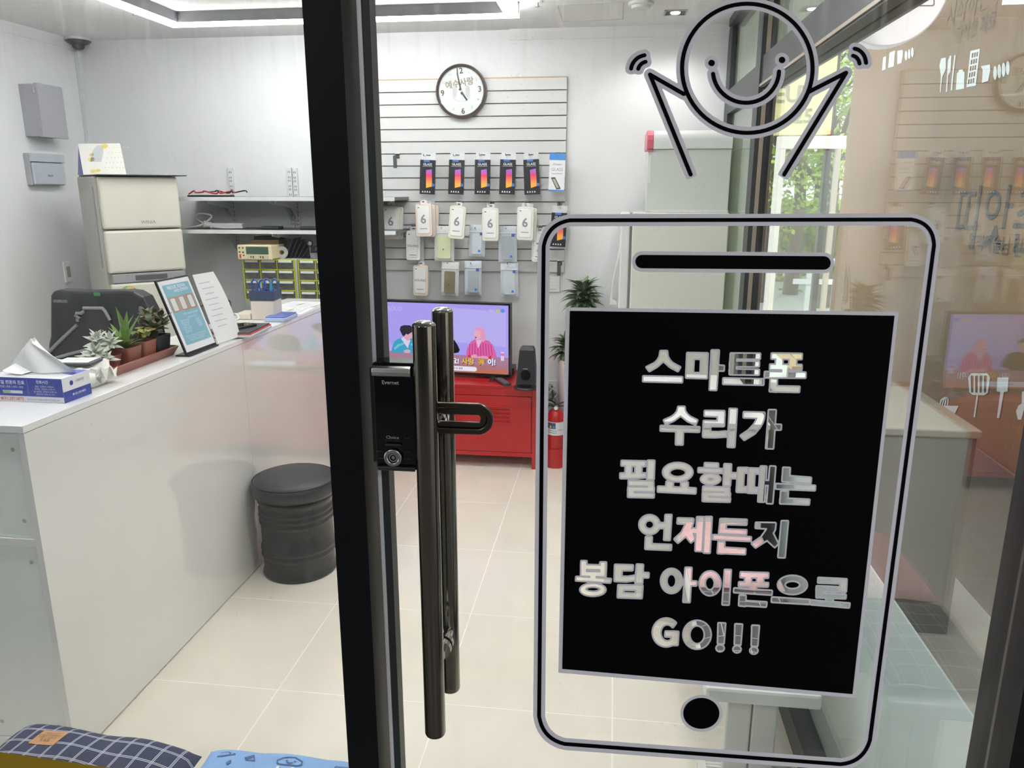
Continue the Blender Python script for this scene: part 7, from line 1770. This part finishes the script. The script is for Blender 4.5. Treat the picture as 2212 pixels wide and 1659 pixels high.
def rpoly(nm, polys, m): v, f = fill([[RS(*p) for p in pts] for pts in polys]); part(nm, MB().add([(a, -0.0412, b) for a, b in v], f), m, rs)
rpoly('emblem', [Q((815, 170), (880, 195), (930, 195), (980, 175), (1030, 120), (1075, 60), (1100, -20), (1080, -120), (940, -160), (840, -120))], mat('sign_grey', (120, 124, 124), 0.5, var=0.02))
rpoly('letter_outline', [Q((1092, -150), (1172, -150), (1172, 40), (1160, 55), (1108, 55), (1094, 40)), Q((1102, -140), (1162, -140), (1162, 38), (1154, 47), (1112, 47), (1104, 38))], mat('sign_plum', (110, 70, 96), 0.5, var=0))
rpoly('letter_outline', [Q((1222, -150), (1450, -150), (1450, 40), (1436, 52), (1238, 52), (1224, 40)), Q((1232, -140), (1440, -140), (1440, 36), (1430, 43), (1242, 43), (1234, 36))], mat('sign_plum', (110, 70, 96), 0.5, var=0))
# street: bright pavement, kerb, hedges, trees, doorway frame, yellow board
struct('ground_pavement', MB().box(0.70, 9.0, 5.6, 10.5, -0.125, -0.105), mat('white_paving', (226, 226, 220), 0.6, var=0.04, scale=3))
struct('ground_road', MB().box(-6, 16, 11.2, 15.0, -0.125, -0.11), mat('pale_asphalt', (170, 176, 178), 0.7, var=0.05))
dfx = PY(1672, 500, 6.9).x; dft = PY(1672, 322, 6.9).z
od = struct('door_2', MB().box(dfx - 0.03, dfx + 0.035, 6.87, 6.95, -0.105, dft), mat('white_door_frame', (240, 240, 232), 0.4))
dfr = PY(1790, 500, 6.9).x
part('door_jamb', MB().box(dfr, dfr + 0.03, 6.87, 6.95, -0.105, dft), mat('beige_jamb', (190, 182, 164), 0.4), od)
part('door_head', MB().box(dfx - 0.03, dfr + 0.06, 6.87, 6.95, dft, dft + 0.10), mat('white_door_frame', (240, 240, 232), 0.4), od)
part('door_pane', MB().box(dfx + 0.035, dfr, 6.905, 6.915, -0.105, dft), glass('hazy_pane', tint=(0.9, 0.94, 0.92, 1), base=0.06), od)
bw0 = PY(1700, 640, 6.3)
bnw = thing('wooden_bench', 'tan wooden bench outside on the bright pavement', 'bench', (bw0.x + 0.1, 6.3, -0.105))
for k in range(3): part('plank', MB().box(-0.13 + k * 0.09, -0.05 + k * 0.09, -0.5, 0.6, 0.40, 0.435), mat('tan_wood', (206, 172, 116), 0.5, var=0.12, scale=6, stretch=(6, 0.6, 6)), bnw, bevel=0.004)
for y in (-0.4, 0.5):
    for x in (-0.11, 0.11): part('leg', MB().box(x - 0.025, x + 0.025, y - 0.025, y + 0.025, 0, 0.3995), M_frame2, bnw)
ybx0, ybx1 = PY(1662, 200, 7.6).x, PY(1800, 200, 7.6).x; ybz1, ybz0 = PY(1700, 95, 7.6).z, PY(1700, 292, 7.6).z
ysb = thing('yellow_shop_sign', 'pale yellow shop sign board outside beyond the corner post', 'sign', ((ybx0 + ybx1) / 2, 7.6, ybz0))
part('board', MB(ysb.location).box(ybx0, ybx1, 7.56, 7.66, ybz0, ybz1), mat('pale_yellow_board', (226, 222, 160), 0.5, var=0.02), ysb)
def yt(s, px_, py_, size): q = PY(px_, py_, 7.555); part('lettering', MB(ysb.location).text(s, frame((q.x, 7.555, q.z), (1, 0, 0), (0, 0, 1)), size, 0.02), mat('olive_print', (150, 152, 120), 0.5, var=0), ysb)
yt('EUV', 1716, 205, 0.20); yt('25', 1735, 252, 0.17)
part('post', MB(ysb.location).box(ybx1 - 0.02, ybx1 + 0.03, 7.58, 7.66, -0.125, ybz1), M_frame2, ysb)
M_leafA = mat('sunlit_leaf', (150, 178, 60), 0.6, var=0.35, scale=1.5); M_leafB = mat('shade_leaf', (96, 130, 56), 0.6, var=0.35, scale=1.5); M_bark = mat('bark', (98, 90, 80), 0.8, var=0.2, scale=20)  # sun and shade tones put into the two leaf colours
def tree(x, y, h, r, lab, m, seed):
    rnd = random.Random(seed)
    t = thing('street_tree', lab, 'tree', (x, y, -0.11), group='street trees')
    part('trunk', MB().tube([(0, 0, 0), (0.03, 0, h * 0.3), (-0.03, 0.02, h * 0.62)], [0.13, 0.10, 0.06], 10), M_bark, t, smooth=60)
    for k in range(4):
        a = k * 1.6 + seed; part('branch', MB().tube([(0, 0, h * (0.36 + 0.05 * k)), (0.35 * r * math.cos(a), 0.35 * r * math.sin(a), h * (0.5 + 0.06 * k)), (0.8 * r * math.cos(a), 0.8 * r * math.sin(a), h * (0.58 + 0.08 * k))], [0.05, 0.035, 0.015], 7), M_bark, t, smooth=60)
    vs = []; fs = []
    cl = [(rnd.gauss(0, r * 0.45), rnd.gauss(0, r * 0.45), h * 0.66 + rnd.gauss(0, r * 0.42)) for _ in range(26)]
    for i in range(2600):
        c = rnd.choice(cl); p = Vector((c[0] + rnd.gauss(0, r * 0.17), c[1] + rnd.gauss(0, r * 0.17), c[2] + rnd.gauss(0, r * 0.15)))
        a = Vector((rnd.uniform(-1, 1), rnd.uniform(-1, 1), rnd.uniform(-1, 1))).normalized(); b = a.orthogonal().normalized(); s = rnd.uniform(0.035, 0.07)
        n = len(vs); vs += [tuple(p - a * s), tuple(p + b * s * 0.5), tuple(p + a * s), tuple(p - b * s * 0.5)]; fs.append((n, n + 1, n + 2, n + 3))
    part('foliage', MB().add(vs, fs), m, t, kind='stuff')
def dirx(px_, y): return PY(px_, 480, y).x
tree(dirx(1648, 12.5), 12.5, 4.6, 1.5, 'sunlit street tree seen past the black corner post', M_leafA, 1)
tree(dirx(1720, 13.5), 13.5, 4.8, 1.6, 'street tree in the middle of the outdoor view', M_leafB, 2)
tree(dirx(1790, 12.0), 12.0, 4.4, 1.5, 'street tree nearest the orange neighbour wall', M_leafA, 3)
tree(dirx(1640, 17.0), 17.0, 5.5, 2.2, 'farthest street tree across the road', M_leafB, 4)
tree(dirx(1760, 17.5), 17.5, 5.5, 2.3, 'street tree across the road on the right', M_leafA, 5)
rnd = random.Random(21); vs = []; fs = []
hx0_, hx1_ = dirx(1600, 15.8), dirx(1900, 15.8)
for i in range(5000):
    p = Vector((rnd.uniform(hx0_, hx1_), 15.8 + rnd.uniform(-0.4, 0.4), -0.1 + 1.5 * rnd.random() ** 0.7)); a = Vector((rnd.uniform(-1, 1), rnd.uniform(-1, 1), rnd.uniform(-1, 1))).normalized(); b = a.orthogonal().normalized(); s = rnd.uniform(0.05, 0.10)
    n = len(vs); vs += [tuple(p - a * s), tuple(p + b * s * 0.6), tuple(p + a * s), tuple(p - b * s * 0.6)]; fs.append((n, n + 1, n + 2, n + 3))
solo('hedge', MB().add(vs, fs), M_leafA, 'clipped sunlit hedge along the far side of the road', 'hedge', kind='stuff')
gd = thing('guard_rail', 'grey roadside guard rail in front of the hedge', 'rail', ((hx0_ + hx1_) / 2, 11.0, -0.12))
for k in range(2): part('rail', MB(gd.location).box(hx0_, hx1_, 10.97, 11.0, 0.35 + 0.28 * k, 0.42 + 0.28 * k), M_cab, gd)
for k in range(6):
    x = hx0_ + (hx1_ - hx0_) * (k + 0.5) / 6; part('post', MB(gd.location).box(x - 0.03, x + 0.03, 10.99, 11.05, -0.12, 0.75), M_cab, gd)
